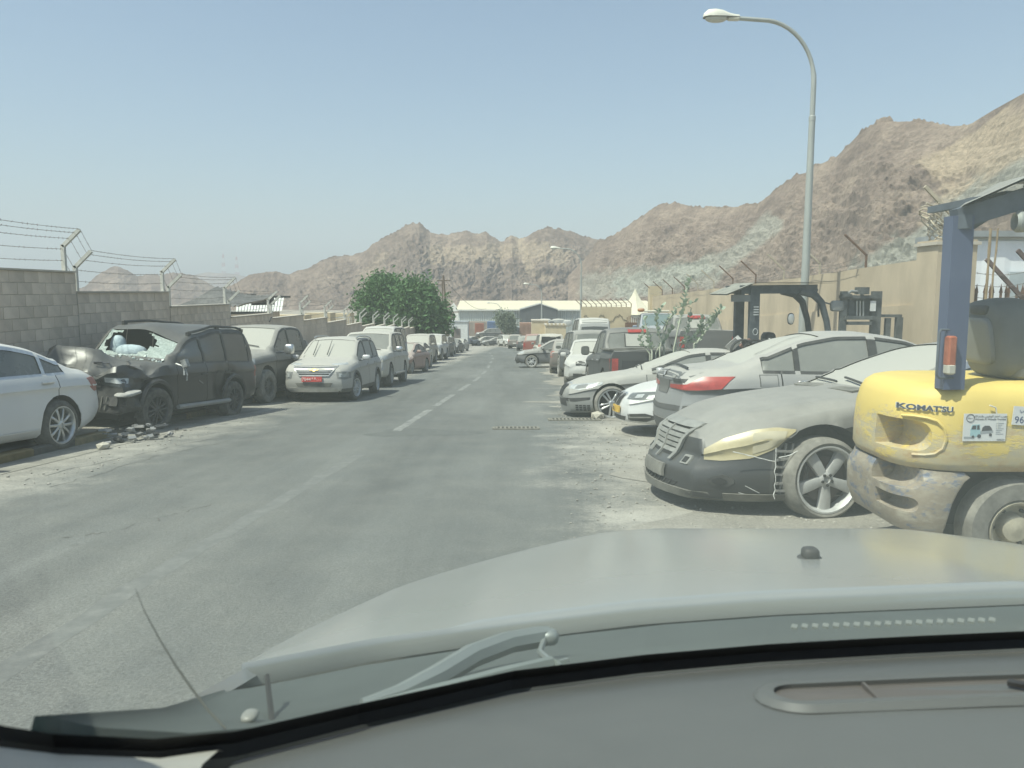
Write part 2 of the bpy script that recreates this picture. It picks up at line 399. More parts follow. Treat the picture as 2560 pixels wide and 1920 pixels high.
def hill(name, ridge, D, B, m, step=3, K=64, amp=.16, jag=.004, seed=0, scree=None, gull=30., zb=None):
    rx = [p[0] for p in ridge]; ry = [p[1] for p in ridge]
    px = np.arange(rx[0], rx[-1] + .1, step); py = np.interp(px, rx, ry)
    dirs = [ray(a, b_) for a, b_ in zip(px, py)]
    ux = np.array([d.x / math.hypot(d.x, d.y) for d in dirs]); uy = np.array([d.y / math.hypot(d.x, d.y) for d in dirs]); tz = np.array([d.z / math.hypot(d.x, d.y) for d in dirs])
    Dr = np.array([D(a) for a in px]); Br = np.array([B(a) for a in px])
    zr = 1.6 + tz * Dr; z0 = np.array([(-11.5 if zb is None else zb) for a in px]); H = np.maximum(zr - z0, 1)
    Br = np.maximum(np.maximum(Br * 0 + 70, Br), Dr - 1.45 * H)
    arc = np.arctan2(ux, uy) * Dr
    s = np.linspace(0, 1, K)[:, None]
    r = Br + (Dr - Br) * s
    gl = fbm(arc[None, :] / gull + s * 1.4 + .35 * fbm(arc[None, :] / (gull * .5), s * 3, 3, seed + 5), s * 2.6 + arc[None, :] * .006, 3, seed, True, .4)
    hh = s * H[None, :]; rk = fbm((arc[None, :] + hh * .6) / (gull * .3), (hh - arc[None, :] * .25) / (gull * .24), 5, seed + 40, True, .58)
    rk2 = fbm(arc[None, :] / (gull * .07), hh / (gull * .06), 3, seed + 80)
    env = np.sin(np.pi * np.clip(s, 0, 1) ** .8) ** .7 * (1 - s ** 12)
    dsp = H * amp * env * ((gl - .55) * .65 + (rk - .5) * .85 + (rk2 - .5) * .42)
    z = z0 + H * s ** 1.12 + dsp * .45; r = r - dsp * .75
    los = z0 + (zr - z0) * s ** .9
    z = np.minimum(z, 1.6 + (zr - 1.6) / Dr * r - (1 - s) * .01 * H)
    r[-1] = Dr; z[-1] = zr + (fbm(arc / (gull * .10), arc * 0, 5, seed + 7, True, .62) - .62) * H * jag * 14
    rows = [np.stack([ux * r[k], uy * r[k], z[k]], 1) for k in range(K)]
    for q, dz in ((1.04, .1), (1.15, .45), (1.3, .95)): rows.append(np.stack([ux * Dr * q, uy * Dr * q, z[-1] - H * dz], 1))
    P = np.concatenate(rows); n = len(px); kk = len(rows)
    F = [(i * n + j, i * n + j + 1, (i + 1) * n + j + 1, (i + 1) * n + j) for i in range(kk - 1) for j in range(n - 1)]
    o = mk(name, P, F, m, None, 0); tag(o, kind='structure')
    o.data.polygons.foreach_set('use_smooth', [False] * len(F))
    ca = o.data.color_attributes.new('scree', 'FLOAT_COLOR', 'POINT'); buf = np.zeros((len(P), 4), np.float32)
    if scree is not None:
        d = P - np.array(EYE); dep = d[:, 1] * CP - d[:, 2] * SP; up = d[:, 1] * SP + d[:, 2] * CP
        X = 1280 + FPX * d[:, 0] / dep; Y = 960 - FPX * up / dep
        wob = (fbm(P[:, 0] / 9, P[:, 1] / 9 + P[:, 2] / 7, 4, 99) - .5)
        buf[:, :2] = scree(X, Y, wob)
    ca.data.foreach_set('color', buf.ravel())
    return o
def sm(x, a, b): 
    t = np.clip((x - a) / (b - a), 0, 1); return t * t * (3 - 2 * t)
def band(X, Y, pts, wd, wob):
    """soft band along a polyline in azimuth/elevation"""
    best = np.full(len(X), 1e9)
    for (x0, y0), (x1, y1) in zip(pts, pts[1:]):
        dx, dy = x1 - x0, y1 - y0; t = np.clip(((X - x0) * dx + (Y - y0) * dy) / (dx * dx + dy * dy), 0, 1)
        best = np.minimum(best, np.hypot(X - x0 - t * dx, Y - y0 - t * dy))
    return 1 - sm(best + wob * wd * 1.4, wd * .6, wd * 1.1)
def scree_main(X, Y, w_):
    a = .55 * band(X, Y, [(1500, 700), (1620, 720), (1700, 745)], 60, w_)
    b_ = .55 * band(X, Y, [(1080, 640), (1200, 640), (1300, 620), (1400, 640)], 26, w_) + .6 * band(X, Y, [(1300, 600), (1330, 680), (1380, 700)], 12, w_) + .35 * band(X, Y, [(900, 700), (960, 640)], 14, w_)
    return np.stack([a, np.clip(b_, 0, .7)], 1)
def scree_right(X, Y, w_):
    a = .7 * band(X, Y, [(1560, 720), (1700, 690), (1830, 640), (1930, 560)], 26, w_) + .6 * band(X, Y, [(1480, 720), (1620, 705), (1760, 690)], 40, w_) + .85 * band(X, Y, [(2180, 690), (2330, 600), (2440, 500), (2640, 380)], 60, w_)
    b_ = .9 * band(X, Y, [(2360, 420), (2450, 370), (2700, 260)], 62, w_) + .5 * band(X, Y, [(2300, 560), (2420, 450)], 14, w_)
    return np.stack([np.clip(a, 0, 1), np.clip(b_, 0, 1)], 1)
FAR = [(430, 700), (490, 686), (520, 681), (543, 683), (590, 685), (616, 692), (680, 715), (740, 735)]
hill('far_hill', FAR, lambda a: 2300, lambda a: 1700, rock_mat('far_rock', BROWN, .008, 6), 4, 20, .1, .004, 3, gull=120., zb=-14)
LEFT = [(-120, 730), (0, 722), (100, 728), (170, 732), (213, 715), (254, 679), (275, 670), (294, 665), (319, 675), (345, 690), (374, 685), (402, 688), (431, 681), (482, 686), (515, 704), (536, 717), (600, 735), (680, 752)]
hill('left_hill', LEFT, lambda a: 950, lambda a: 600, rock_mat('left_rock', BROWN, .02, 4), 3, 44, .16, .006, 11, gull=60., zb=-13)
MAIN = [(520, 738), (590, 708), (623, 686), (650, 682), (685, 678), (724, 686), (750, 674), (771, 672), (797, 654), (833, 641), (862, 639), (887, 637), (912, 628), (930, 612), (947, 601), (986, 582), (1016, 561), (1030, 557), (1048, 558), (1074, 579), (1107, 587), (1139, 583), (1165, 577), (1191, 583), (1217, 582), (1237, 593), (1250, 602), (1260, 603), (1279, 588), (1296, 598), (1312, 593), (1344, 574), (1367, 569), (1410, 574), (1436, 580), (1465, 592), (1510, 600), (1560, 600), (1660, 620), (1740, 650)]
hill('mountain', MAIN, lambda a: 620, lambda a: 300, rock_mat('mountain_rock', BROWN, .035, 3), 2, 120, .21, .006, 21, scree_main, 42.)
RIGHT = [(1420, 690), (1470, 640), (1490, 608), (1509, 600), (1553, 576), (1585, 552), (1617, 532), (1650, 512), (1690, 505), (1730, 514), (1783, 520), (1841, 515), (1895, 512), (1949, 468), (1993, 434), (2017, 429), (2050, 408), (2090, 390), (2115, 366), (2140, 340), (2173, 317), (2195, 303), (2212, 300), (2240, 301), (2271, 300), (2334, 305), (2380, 312), (2422, 310), (2450, 292), (2481, 273), (2560, 229), (2660, 180), (2800, 150)]
hill('rocky_hill', RIGHT, lambda a: float(np.interp(a, [1420, 1700, 1900, 2560, 2800], [470, 400, 340, 250, 230])), lambda a: float(np.interp(a, [1420, 1900, 2560, 2800], [170, 110, 60, 55])), rock_mat('hill_rock', BROWN, .07, 1.5), 3, 130, .19, .006, 31, scree_right, 26., zb=-9)
# two lattice masts on the far hill
def lattice(px, py0, py1, y, label):
    a, b_ = at(px, py0, y), at(px, py1, y); h = b_.z - a.z; t = empty('radio_mast', label, 'mast', a, 'radio masts on the far hill')
    red, wh = mat('mast_red', (.45, .1, .07), .7), mat('mast_white', (.75, .74, .7), .7); n = 6
    for k in range(n):
        s0, s1 = k / n, (k + 1) / n; q = lambda s_: 4.5 * (1 - s_) + .5; f = MB()
        for sx in (-1, 1):
            for sy in (-1, 1):
                f.bar((sx * q(s0), sy * q(s0), h * s0), (sx * q(s1), sy * q(s1), h * s1), .5)
                f.bar((sx * q(s0), sy * q(s0), h * s0), (-sx * q(s1), sy * q(s1), h * s1), .3); f.bar((sx * q(s0), sy * q(s0), h * s0), (sx * q(s1), -sy * q(s1), h * s1), .3)
        f.build('mast_section', red if k % 2 == 0 else wh, t, 0)
lattice(560, 688, 625, 2290, 'thin red and white radio mast on the hazy far hill')
lattice(593, 690, 632, 2290, 'stouter red and white radio mast on the hazy far hill')
# ------------------------------------------------------------------ vehicles
RUB = mat('tyre_rubber', (.05, .049, .046), .9, var=.3, scale=9, c2=(.15, .14, .12), bump=.3, bscale=60, bdist=.004)
RUBD = mat('dusty_rubber', (.17, .16, .14), .95, var=.3, scale=7, c2=(.28, .265, .23))
ALLOY = mat('alloy', (.52, .52, .50), .45, .25, var=.15, scale=9)
ALLOYD = mat('dusty_alloy', (.38, .37, .34), .65, .3, var=.2, scale=9)
ALLOYK = mat('dark_alloy', (.07, .07, .068), .55, .4, var=.3, scale=9)
BLK = mat('black_plastic', (.028, .028, .027), .55, var=.3, scale=6, c2=(.065, .063, .058))
BLKD = mat('dusty_plastic', (.14, .135, .12), .85, var=.3, scale=5, c2=(.22, .21, .18))
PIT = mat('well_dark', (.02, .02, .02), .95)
CHR = mat('chrome', (.62, .61, .58), .28, .85, var=.2, scale=12)
LAMP = mat('lamp_lens', (.42, .43, .41), .25, .1, var=.25, scale=14, spec=.6)
LAMPY = mat('yellowed_lens', (.42, .36, .21), .35, .05, var=.18, scale=5, spec=.55)
REDL = mat('tail_lens', (.34, .045, .035), .3, var=.3, scale=8, spec=.5)
REDD = mat('dusty_tail_lens', (.33, .12, .09), .6, var=.3, scale=8)
def glassm(name, c, dust, lo=.35): return paint(name, c, dust, .08, 0, (.37, .36, .315), lo)
GD = glassm('dusty_glass', (.055, .065, .065), .9, .75); GM = glassm('half_dusty_glass', (.03, .038, .038), .38, .6); GC = glassm('dark_glass', (.025, .03, .032), .3, .4)

def prof(pts, sig=.07):
    xs = np.array([p[0] for p in pts], float); zs = np.array([p[1] for p in pts], float)
    g = np.linspace(xs[0] - .8, xs[-1] + .8, 900); v = np.interp(g, xs, zs)
    h = g[1] - g[0]; n = max(1, int(sig * 3 / h)); k = np.exp(-.5 * (np.arange(-n, n + 1) * h / sig) ** 2); k /= k.sum()
    v = np.convolve(np.pad(v, n, 'edge'), k, 'valid')
    return lambda s: float(np.interp(s, g, v))

class Car: pass
NL = 11; ACR = [.94, .82, .62, .42, .2, 0.]
TL = [0, .07, .16, .28, .42, .56, .70, .765, .80, .90, 1]
def build_car(sp, name, label, cat, M, group=None, deform=None, deform_after=None):
    """a car body lofted along its length, split into its panels; x forward, y left, z up, s = distance from the front"""
    L, W = sp['L'], sp['W']; C = Car(); C.sp = sp
    top = prof(sp['top'], sp.get('sig', .07)); belt = prof(sp['belt'], .1); sill = prof(sp.get('sill', [(0, .24), (.6, .2), (L - .6, .2), (L, .3)]), .05)
    pl = prof(sp.get('plan', [(0, .965), (L * .2, .99), (L * .5, 1), (L * .8, .99), (L, .96)]), .2)
    rf, kf, rr_, kr = sp.get('round', (.6, .2, .45, .12))
    def hw(s):
        h = pl(s) * W / 2
        if s < rf: h *= 1 - kf * (1 - s / rf) ** 2.2
        if s > L - rr_: h *= 1 - kr * (1 - (L - s) / rr_) ** 2.2
        return h
    R0 = sp['R']; ax = sp['axles']; Ra = R0 + sp.get('gap', .055)
    crit = [0, .012, .03, .06, .1, L - .1, L - .06, L - .03, L - .012, L, sp['cowl'], sp['roof0'], sp['rg0'], sp['rg1'], sp.get('fb', .7), L - sp.get('rb', .6)]
    for a, b in sp['win']: crit += [a, b]
    for q in sp['seams']: crit += [q - .007, q, q + .007]
    if 'bed' in sp: crit += [sp['bed'][0] - .01, sp['bed'][0] + .03, sp['bed'][1] - .04, sp['bed'][1]]
    crit = sorted(set(round(c, 4) for c in crit)); ds = sp.get('ds', .07)
    ss = list(crit)
    for s in np.arange(0, L, ds):
        if min(abs(s - c) for c in crit) > ds * .4: ss.append(float(s))
    ss = sorted(ss)
    tum = sp.get('tumble', .38); crown = sp.get('crown', .05); nose = prof(sp.get('nose', [(0, .0), (1, .0)]), .04); tail = prof(sp.get('tail', [(0, 0), (1, 0)]), .04)
    tuck = sp.get('tuck', ((0, .07, .16, .28, .42, .56, .70, .765, .80, .90, 1), (.10, .032, .012, .0, .006, .016, .026, .024, .004, .026, .07)))
    def section(s):
        h = hw(s); zt = top(s); zb = min(belt(s), zt - .035); z0 = sill(s); P = []
        for t in TL: P.append((h - float(np.interp(t, *tuck)), z0 + (zb - z0) * t))
        cr = crown if zt - zb > .25 else min(.03, crown); zE = zt - cr; hh = zE - zb; yb = P[-1][0]
        a, b = min(.035, hh * .2), min(sp.get('rail', .085), hh * .45)
        zz = [zb + a, zb + a + (hh - a - b) * .33, zb + a + (hh - a - b) * .66, zE - b, zE - b * .4, zE]
        rd = [0, 0, 0, .004, .018, .055]
        if hh < .2: rd = [.01, .02, .03, .045, .07, .11]
        for z, r_ in zip(zz, rd): P.append((yb - .012 - tum * (z - zb) - r_, z))
        yE = P[-1][0]
        for f in ACR: P.append((yE * f, zE + cr * (1 - f * f)))
        if 'bed' in sp and sp['bed'][0] < s < sp['bed'][1]:
            P = P[:NL]; y, z = P[-1]; zf = sp['bed'][2]
            P += [(y - .005, z + .012), (y - .02, z + .02), (y - .05, z + .02), (y - .08, z + .012), (y - .09, z - .02), (y - .095, zf + .1)]
            P += [((y - .1) * f, zf) for f in [1, .82, .62, .42, .2, 0.]]
        return P
    NH = NL + 12; N = 2 * NH - 1
    V = []; n = len(ss)
    for s in ss:
        P = section(s); x = L / 2 - s
        P = P + [(-y, z) for y, z in reversed(P[:-1])]
        for y, z in P:
            xx = x
            if s < .9: xx += nose(z) * (1 - sm(s, .0, .9))
            if s > L - .7: xx -= tail(z) * (1 - sm(L - s, .0, .7))
            V.append(Vector((xx, y, z)))
    V = np.array([tuple(v) for v in V]).reshape(n, N, 3)
    for q in sp['seams']:
        i = min(range(n), key=lambda k: abs(ss[k] - q)); V[i, 1:NL, 1] -= .012; V[i, N - NL:N - 1, 1] += .012
    idx = np.arange(n * N).reshape(n, N); VV = [Vector(v) for v in V.reshape(-1, 3)]
    faces = []
    ma = NL + 6
    side_of = lambda j: j if j < NH - 1 else N - 2 - j
    seamset = [(q - .0071, q + .0071) for q in sp['seams']]
    for i in range(n - 1):
        s = (ss[i] + ss[i + 1]) / 2
        for j in range(N - 1):
            jm = side_of(j); f = (int(idx[i, j]), int(idx[i, j + 1]), int(idx[i + 1, j + 1]), int(idx[i + 1, j])); c = sum((VV[k] for k in f), Vector()) / 4; lf = 1 if j < NH - 1 else -1
            inbed = 'bed' in sp and sp['bed'][0] - .02 < s < sp['bed'][1]
            reg = 'body'
            if jm < NL - 1 and any(np.hypot(L / 2 - a - c.x, c.z - R0) < Ra for a in ax): continue
            if jm < NL - 1:
                if any(a < s < b for a, b in seamset) and c.z > sill(s) + .1: reg = ('door_seam', lf, [a < s < b for a, b in seamset].index(True))
                elif c.z < sp.get('clad', 0): reg = 'cladding'
                elif s < sp.get('fb', .7) and c.z < sp.get('fbz', .62): reg = 'front_bumper'
                elif s > L - sp.get('rb', .6) and c.z < sp.get('rbz', .62): reg = 'rear_bumper'
                elif c.z > sill(s) + .12:
                    for k, (a, b) in enumerate(sp['doors']):
                        if a < s < b: reg = ('door', lf, k)
            elif jm < ma and not inbed:
                zt = top(s); zb = min(belt(s), zt - .035)
                for k, (a, b) in enumerate(sp['win']):
                    if a < s < b and zt - zb > .12:
                        if NL <= jm < NL + 3: reg = ('side_window', lf, k)
                        elif jm == NL - 1 or jm == NL + 3: reg = ('window_trim', lf)
                if reg == 'body' and sp.get('pillars') and sp['win'][0][0] < s < sp['win'][-1][1] and NL <= jm < NL + 3 and zt - zb > .12: reg = ('window_trim', lf)
            elif inbed and jm >= NL + 4: reg = 'bed_liner'
            elif not inbed:
                if sp['cowl'] < s < sp['roof0'] and jm >= ma + (0 if sp.get('wide') else 0) + 0 and jm > ma - 1 + (0): reg = 'windshield' if jm >= ma else 'body'
                if sp['rg0'] < s < sp['rg1'] and jm >= ma: reg = 'rear_window'
                if s < sp['cowl'] and s > .05: reg = 'bonnet'
                if s > sp['rg1'] and sp.get('boot', True) and s < L - .04: reg = 'boot_lid'
            faces.append((f, reg))
    # close the two ends: rows of the two sides joined across
    for i, reg0, bulge in ((0, 'front', sp.get('fbulge', .10)), (n - 1, 'rear', sp.get('rbulge', .05))):
        if True:
            rows = []
            top_j = ma - 1
            fr = [1] + ACR[:-1] + [0] + [-f for f in reversed(ACR[:-1])] + [-1]
            for j in range(0, top_j + 1):
                a, b = VV[idx[i, j]], VV[idx[i, N - 1 - j]]; row = [int(idx[i, j])]
                for f in fr[1:-1]:
                    if j == top_j: break
                    k = len(VV); VV.append(Vector((a.x + (bulge if i == 0 else -bulge) * (1 - f * f) * min(1, (1.15 - j / top_j)), a.y * f, a.z))); row.append(k)
                if j == top_j: row += [int(idx[i, q]) for q in range(top_j + 1, N - 1 - top_j)]
                row.append(int(idx[i, N - 1 - j])); rows.append(row)
            for j in range(top_j):
                for k in range(len(rows[0]) - 1):
                    f = (rows[j][k], rows[j][k + 1], rows[j + 1][k + 1], rows[j + 1][k])
                    if i: f = f[::-1]
                    f = f[::-1]
                    z = sum(VV[q].z for q in f) / 4
                    if reg0 == 'front': r_ = 'front_bumper' if z < sp.get('fbz', .62) else 'body'
                    else:
                        r_ = 'rear_bumper' if z < sp.get('rbz', .62) else 'tailgate'
                    if z < sp.get('clad', 0): r_ = 'cladding'
                    faces.append((f, r_))
            # bulge the top edge row too
            for q in range(top_j + 1, N - 1 - top_j):
                vv = VV[idx[i, q]]; vv.x += (bulge if i == 0 else -bulge) * (1 - (vv.y / max(.1, abs(VV[idx[i, top_j]].y))) ** 2) * .15
    # wheel arches: pull the cut edges onto a circle
    cnt = {}
    for f, _ in faces:
        for a, b in zip(f, f[1:] + f[:1]): cnt[(min(a, b), max(a, b))] = cnt.get((min(a, b), max(a, b)), 0) + 1
    bd = {v for e, c in cnt.items() if c == 1 for v in e}
    for v in bd:
        p = VV[v]
        for a in ax:
            d = Vector((p.x - (L / 2 - a), 0, p.z - R0)); r_ = d.length
            if .5 * Ra < r_ < Ra + .14 and abs(p.y) > W * .3 and p.z > sill(L / 2 - p.x) + .03:
                d *= Ra / r_; p.x = L / 2 - a + d.x; p.z = R0 + d.z
    if deform:
        for v in VV: v[:] = deform(v)
    C.bvh = BVHTree.FromPolygons(VV, [f for f, _ in faces])
    root = empty(name, label, cat, M=M, group=group); C.root = root; C.L, C.W = L, W
    P = sp['paint']; mm = {'body': P, 'door_seam': PIT, 'cladding': sp.get('cladm', BLKD), 'front_bumper': sp.get('fbm', P), 'rear_bumper': sp.get('rbm', P), 'window_trim': sp.get('trim', BLK), 'bed_liner': BLKD,
                            'windshield': sp.get('wsg', GD), 'rear_window': sp.get('rgg', GD), 'bonnet': P, 'boot_lid': P, 'tailgate': P, 'door': P, 'side_window': sp.get('sg', GM)}
    by = {}
    for f, r_ in faces: by.setdefault(r_, []).append(f)
    C.parts = {}
    for r_ in sorted(by, key=lambda q: (isinstance(q, tuple) and q[0] == 'side_window', str(q))):
        nm = r_ if isinstance(r_, str) else r_[0]
        used = sorted({v for f in by[r_] for v in f}); mp = {v: k for k, v in enumerate(used)}
        vs = [VV[v].copy() for v in used]; fs = [tuple(mp[v] for v in f) for f in by[r_]]
        par = root
        if nm == 'side_window':
            mid = sp['win'][r_[2]]; mid = (mid[0] + mid[1]) / 2
            for k, (a, b) in enumerate(sp['doors']):
                if a < mid < b and ('door', r_[1], k) in C.parts: par = C.parts[('door', r_[1], k)]
        if nm in ('side_window', 'windshield', 'rear_window'):
            nn = [Vector() for _ in vs]
            for f in fs:
                q = (vs[f[2]] - vs[f[0]]).cross(vs[f[3]] - vs[f[1]])
                for v in f: nn[v] += q
            cx = Vector((0, 0, sp['H'] * .6))
            for k, v in enumerate(vs):
                q = nn[k].normalized() if nn[k].length > 0 else Vector()
                if q.dot(v - cx) < 0: q = -q
                vs[k] = v - q * .012
        C.parts[r_] = mk(nm, vs, fs, mm[nm], par, 40)
        # outward normals
    for o in C.parts.values():
        b = bmesh.new(); b.from_mesh(o.data); bmesh.ops.recalc_face_normals(b, faces=b.faces)
        ref = sum(((f.calc_center_median() - Vector((0, 0, sp['H'] * .5))).dot(f.normal) * f.calc_area() for f in b.faces))
        if ref < 0: bmesh.ops.reverse_faces(b, faces=b.faces)
        b.to_mesh(o.data); b.free()
        o.data.set_sharp_from_angle(angle=R(40))
    # wells, floor, cabin dark
    sidey = lambda s, z: max(.3, np.interp(z, [p[1] for p in section(s)[:NL]], [p[0] for p in section(s)[:NL]]))
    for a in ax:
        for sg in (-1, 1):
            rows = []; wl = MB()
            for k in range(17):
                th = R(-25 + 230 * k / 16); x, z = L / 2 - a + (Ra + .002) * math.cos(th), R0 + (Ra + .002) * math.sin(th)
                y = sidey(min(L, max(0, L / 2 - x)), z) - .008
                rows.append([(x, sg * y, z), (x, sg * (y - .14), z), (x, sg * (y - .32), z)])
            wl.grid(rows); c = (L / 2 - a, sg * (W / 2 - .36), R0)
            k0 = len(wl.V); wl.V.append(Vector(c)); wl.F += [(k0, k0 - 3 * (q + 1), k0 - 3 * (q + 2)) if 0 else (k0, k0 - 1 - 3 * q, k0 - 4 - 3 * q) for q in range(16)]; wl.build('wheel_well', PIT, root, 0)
            if sp.get('flare'):
                rows = []
                for k in range(25):
                    th = R(-12 + 204 * k / 24); q = []
                    for rr, oo in ((Ra - .004, -.02), (Ra - .004, .018), (Ra + sp['flare'] * .6, .03), (Ra + sp['flare'], .0)):
                        x, z = L / 2 - a + rr * math.cos(th), R0 + rr * math.sin(th); y = sidey(min(L, max(0, L / 2 - x)), min(z, .98 * belt(min(L, max(0, L / 2 - x))))) + oo
                        q.append((x, sg * y, z))
                    rows.append(q)
                MB().grid(rows).build('arch_trim', sp.get('flarem', BLKD), root)
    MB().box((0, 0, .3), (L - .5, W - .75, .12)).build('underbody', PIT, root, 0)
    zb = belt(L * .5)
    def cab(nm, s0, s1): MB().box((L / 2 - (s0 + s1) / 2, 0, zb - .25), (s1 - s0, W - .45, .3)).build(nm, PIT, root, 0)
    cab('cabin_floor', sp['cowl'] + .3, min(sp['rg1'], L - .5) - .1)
    for k, a in enumerate(ax):
        for sg in (1, -1):
            if sp.get('skipwheel') == (k, sg): continue
            wh = sp['wheel'] if not callable(sp['wheel']) else sp['wheel'](k, sg)
            w_ = wheel(root, wh, sp.get('tyre', RUB), sp.get('rim', ALLOY)); st_ = sp.get('steer', 0) if k == 0 else 0
            w_.location = (L / 2 - a, sg * (W / 2 - sp.get('inset', .13)), R0 - sp.get('sink', .012)); w_.rotation_euler = (0, 0, (0 if sg > 0 else math.pi) + R(st_))
    C.section, C.sidey, C.top, C.belt = section, sidey, top, belt
    return C

WHEELS = {}
def wheel(root, spec, tyre, rim):
    """spec: radius, width, rim radius, spoke count, style"""
    Rr, wd, rr, ns, style = spec; key = (spec, tyre.name, rim.name)
    if key not in WHEELS:
        h = wd / 2; t = MB().lathe([(rr - .005, -h + .02), (rr + .02, -h), (Rr - .03, -h + .005), (Rr - .004, -h * .7), (Rr, 0), (Rr - .004, h * .7), (Rr - .03, h - .005), (rr + .03, h + .004), (rr + .006, h - .006), (rr - .006, h - .02)], 40)
        r = MB().lathe([(rr + .006, h - .012), (rr + .008, h - .002), (rr - .006, h - .001), (rr - .022, h - .02), (rr - .03, h - .09), (rr - .035, -h * .6)], 40)
        hub = rr * (.24 if style != 'steel' else .35); z1 = h - .02
        r.lathe([(hub, z1 - .05), (hub, z1 - .01), (hub * .8, z1), (hub * .45, z1 + .002), (hub * .42, z1 - .006), (.001, z1 - .004)], 20)
        def spoke(a, w0, w1, off=0, off1=None):
            off1 = off if off1 is None else off1
            pts = [(hub * .7, w0, z1 - .005, off), (rr * .55, (w0 + w1) / 2, z1 + .0, (off + off1) / 2), (rr * .9, w1, z1 - .012, off1), (rr - .012, w1 * 1.15, z1 - .03, off1)]
            V = []; F = []
            for d, w_, z, o_ in pts:
                for yy, hh in ((-.5, -.05), (-.5, -.006), (-.3, 0), (.3, 0), (.5, -.006), (.5, -.05)): V.append(Matrix.Rotation(a, 3, 'Y') @ Vector((d, z + hh, yy * w_ + o_)))
            for i in range(3):
                for k in range(5): F.append((i * 6 + k, i * 6 + k + 1, i * 6 + 7 + k, i * 6 + 6 + k))
            r.add(V, F)
        for k in range(ns):
            a = 2 * math.pi * k / ns + .3
            if style == 'twin':
                spoke(a, .032, .038, -.022, -.045); spoke(a, .032, .038, .022, .045)
            elif style == 'wide': spoke(a, .072, .10)
            elif style == 'vee':
                spoke(a, .04, .04, -.01, -.075); spoke(a, .04, .04, .01, .075)
            else: spoke(a, .05, .045)
        d = MB().lathe([(rr - .03, h - .11), (rr * .62, h - .12), (.01, h - .12)], 28)
        d.lathe([(rr * .68, h - .085), (rr * .68, h - .075), (rr * .3, h - .07)], 28)
        bo = MB()
        bo.lathe([(.012, z1 - .01), (.012, z1 + .012), (.001, z1 + .013)], 8)
        objs = []
        e = bpy.data.objects.new('wheel', None)
        for nm, b, m_ in (('tyre', t, tyre), ('rim', r, rim), ('brake_disc', d, PIT if style != 'wide' else mat('disc_rust', (.12, .10, .09), .7, .4)), ('wheel_bolt', bo, BLK)):
            me = bpy.data.meshes.new(nm); me.from_pydata([tuple(v) for v in b.V], [], b.F); me.materials.append(m_)
            me.polygons.foreach_set('use_smooth', [True] * len(b.F)); me.set_sharp_from_angle(angle=R(38))
            bb = bmesh.new(); bb.from_mesh(me); bmesh.ops.recalc_face_normals(bb, faces=bb.faces); bb.to_mesh(me); bb.free()
            objs.append((nm, me))
        WHEELS[key] = (objs, [(hub * .68 * math.cos(2 * math.pi * k / 5 + .3 + math.pi / 5), hub * .68 * math.sin(2 * math.pi * k / 5 + .3 + math.pi / 5)) for k in range(5)])
    e = bpy.data.objects.new('wheel', None); e.empty_display_size = .1; link(e, root)
    for nm, me in WHEELS[key][0]:
        if nm != 'wheel_bolt': link(bpy.data.objects.new(nm, me), e)
        elif style == 'wide':
            for bx, bz in WHEELS[key][1]: bo_ = link(bpy.data.objects.new(nm, me), e); bo_.location = (bx, 0, bz)
    return e

def lin(pts, n):
    p = [Vector((a, b)) for a, b in pts]; d = [0]
    for a, b in zip(p, p[1:]): d.append(d[-1] + (b - a).length)
    return [(float(np.interp(t, d, [q.x for q in p])), float(np.interp(t, d, [q.y for q in p]))) for t in np.linspace(0, d[-1], n)]
def patch(C, name, top, bot, ang, m, off=.006, nu=10, nv=4, parent=None, sym=False, thick=.025, smooth=40):
    """a panel laid on the body between two outlines given in a view; ang 0 front, 90 its left flank, 180 tail; u runs to the car's left seen from the front"""
    a = R(ang); out = Vector((math.cos(a), math.sin(a), 0)); U = Vector((-math.sin(a), math.cos(a), 0))
    T, B = lin(top, nu), lin(bot, nu); rows = []
    for j in range(nv):
        f = j / (nv - 1); row = []
        for (u0, z0), (u1, z1) in zip(T, B):
            u, z = u0 + (u1 - u0) * f, z0 + (z1 - z0) * f
            o = out * 6 + U * u + Vector((0, 0, z)); hit = C.bvh.ray_cast(o, -out)
            if hit[0] is None: hit = C.bvh.find_nearest(U * u + Vector((0, 0, z)) + out * .9)
            row.append(hit[0] + out * off)
        rows.append(row)
    n = nu; V = [p for r_ in rows for p in r_]; F = [(i * n + j, (i + 1) * n + j, (i + 1) * n + j + 1, i * n + j + 1) for i in range(nv - 1) for j in range(n - 1)]
    loop = [j for j in range(n)] + [i * n + n - 1 for i in range(1, nv)] + [(nv - 1) * n + j for j in range(n - 2, -1, -1)] + [i * n for i in range(nv - 2, 0, -1)]
    k0 = len(V)
    for q in loop: V.append(V[q] - out * thick)
    for i in range(len(loop)): F.append((loop[i], loop[(i + 1) % len(loop)], k0 + (i + 1) % len(loop), k0 + i))
    o = mk(name, V, F, m, parent or C.root, smooth)
    if sym:
        o2 = mk(name, [(v.x, -v.y, v.z) for v in V], [f[::-1] for f in F], m, parent or C.root, smooth); return o, o2
    return o
def rect(u0, z0, u1, z1): return [(u0, z1), (u1, z1)], [(u0, z0), (u1, z0)]
def disc(cu, cz, ru, rz, n=12):
    A = [math.pi - math.pi * k / n for k in range(n + 1)]
    return [(cu + ru * math.cos(a), cz + rz * math.sin(a)) for a in A], [(cu + ru * math.cos(a), cz - rz * math.sin(a)) for a in A]
def bar(C, name, u0, z0, u1, z1, t, ang, m, off=.012, parent=None, nu=8, thick=.03, sym=False):
    return patch(C, name, [(u0, z0 + t / 2), (u1, z1 + t / 2)], [(u0, z0 - t / 2), (u1, z1 - t / 2)], ang, m, off, nu, 2, parent, sym, thick)
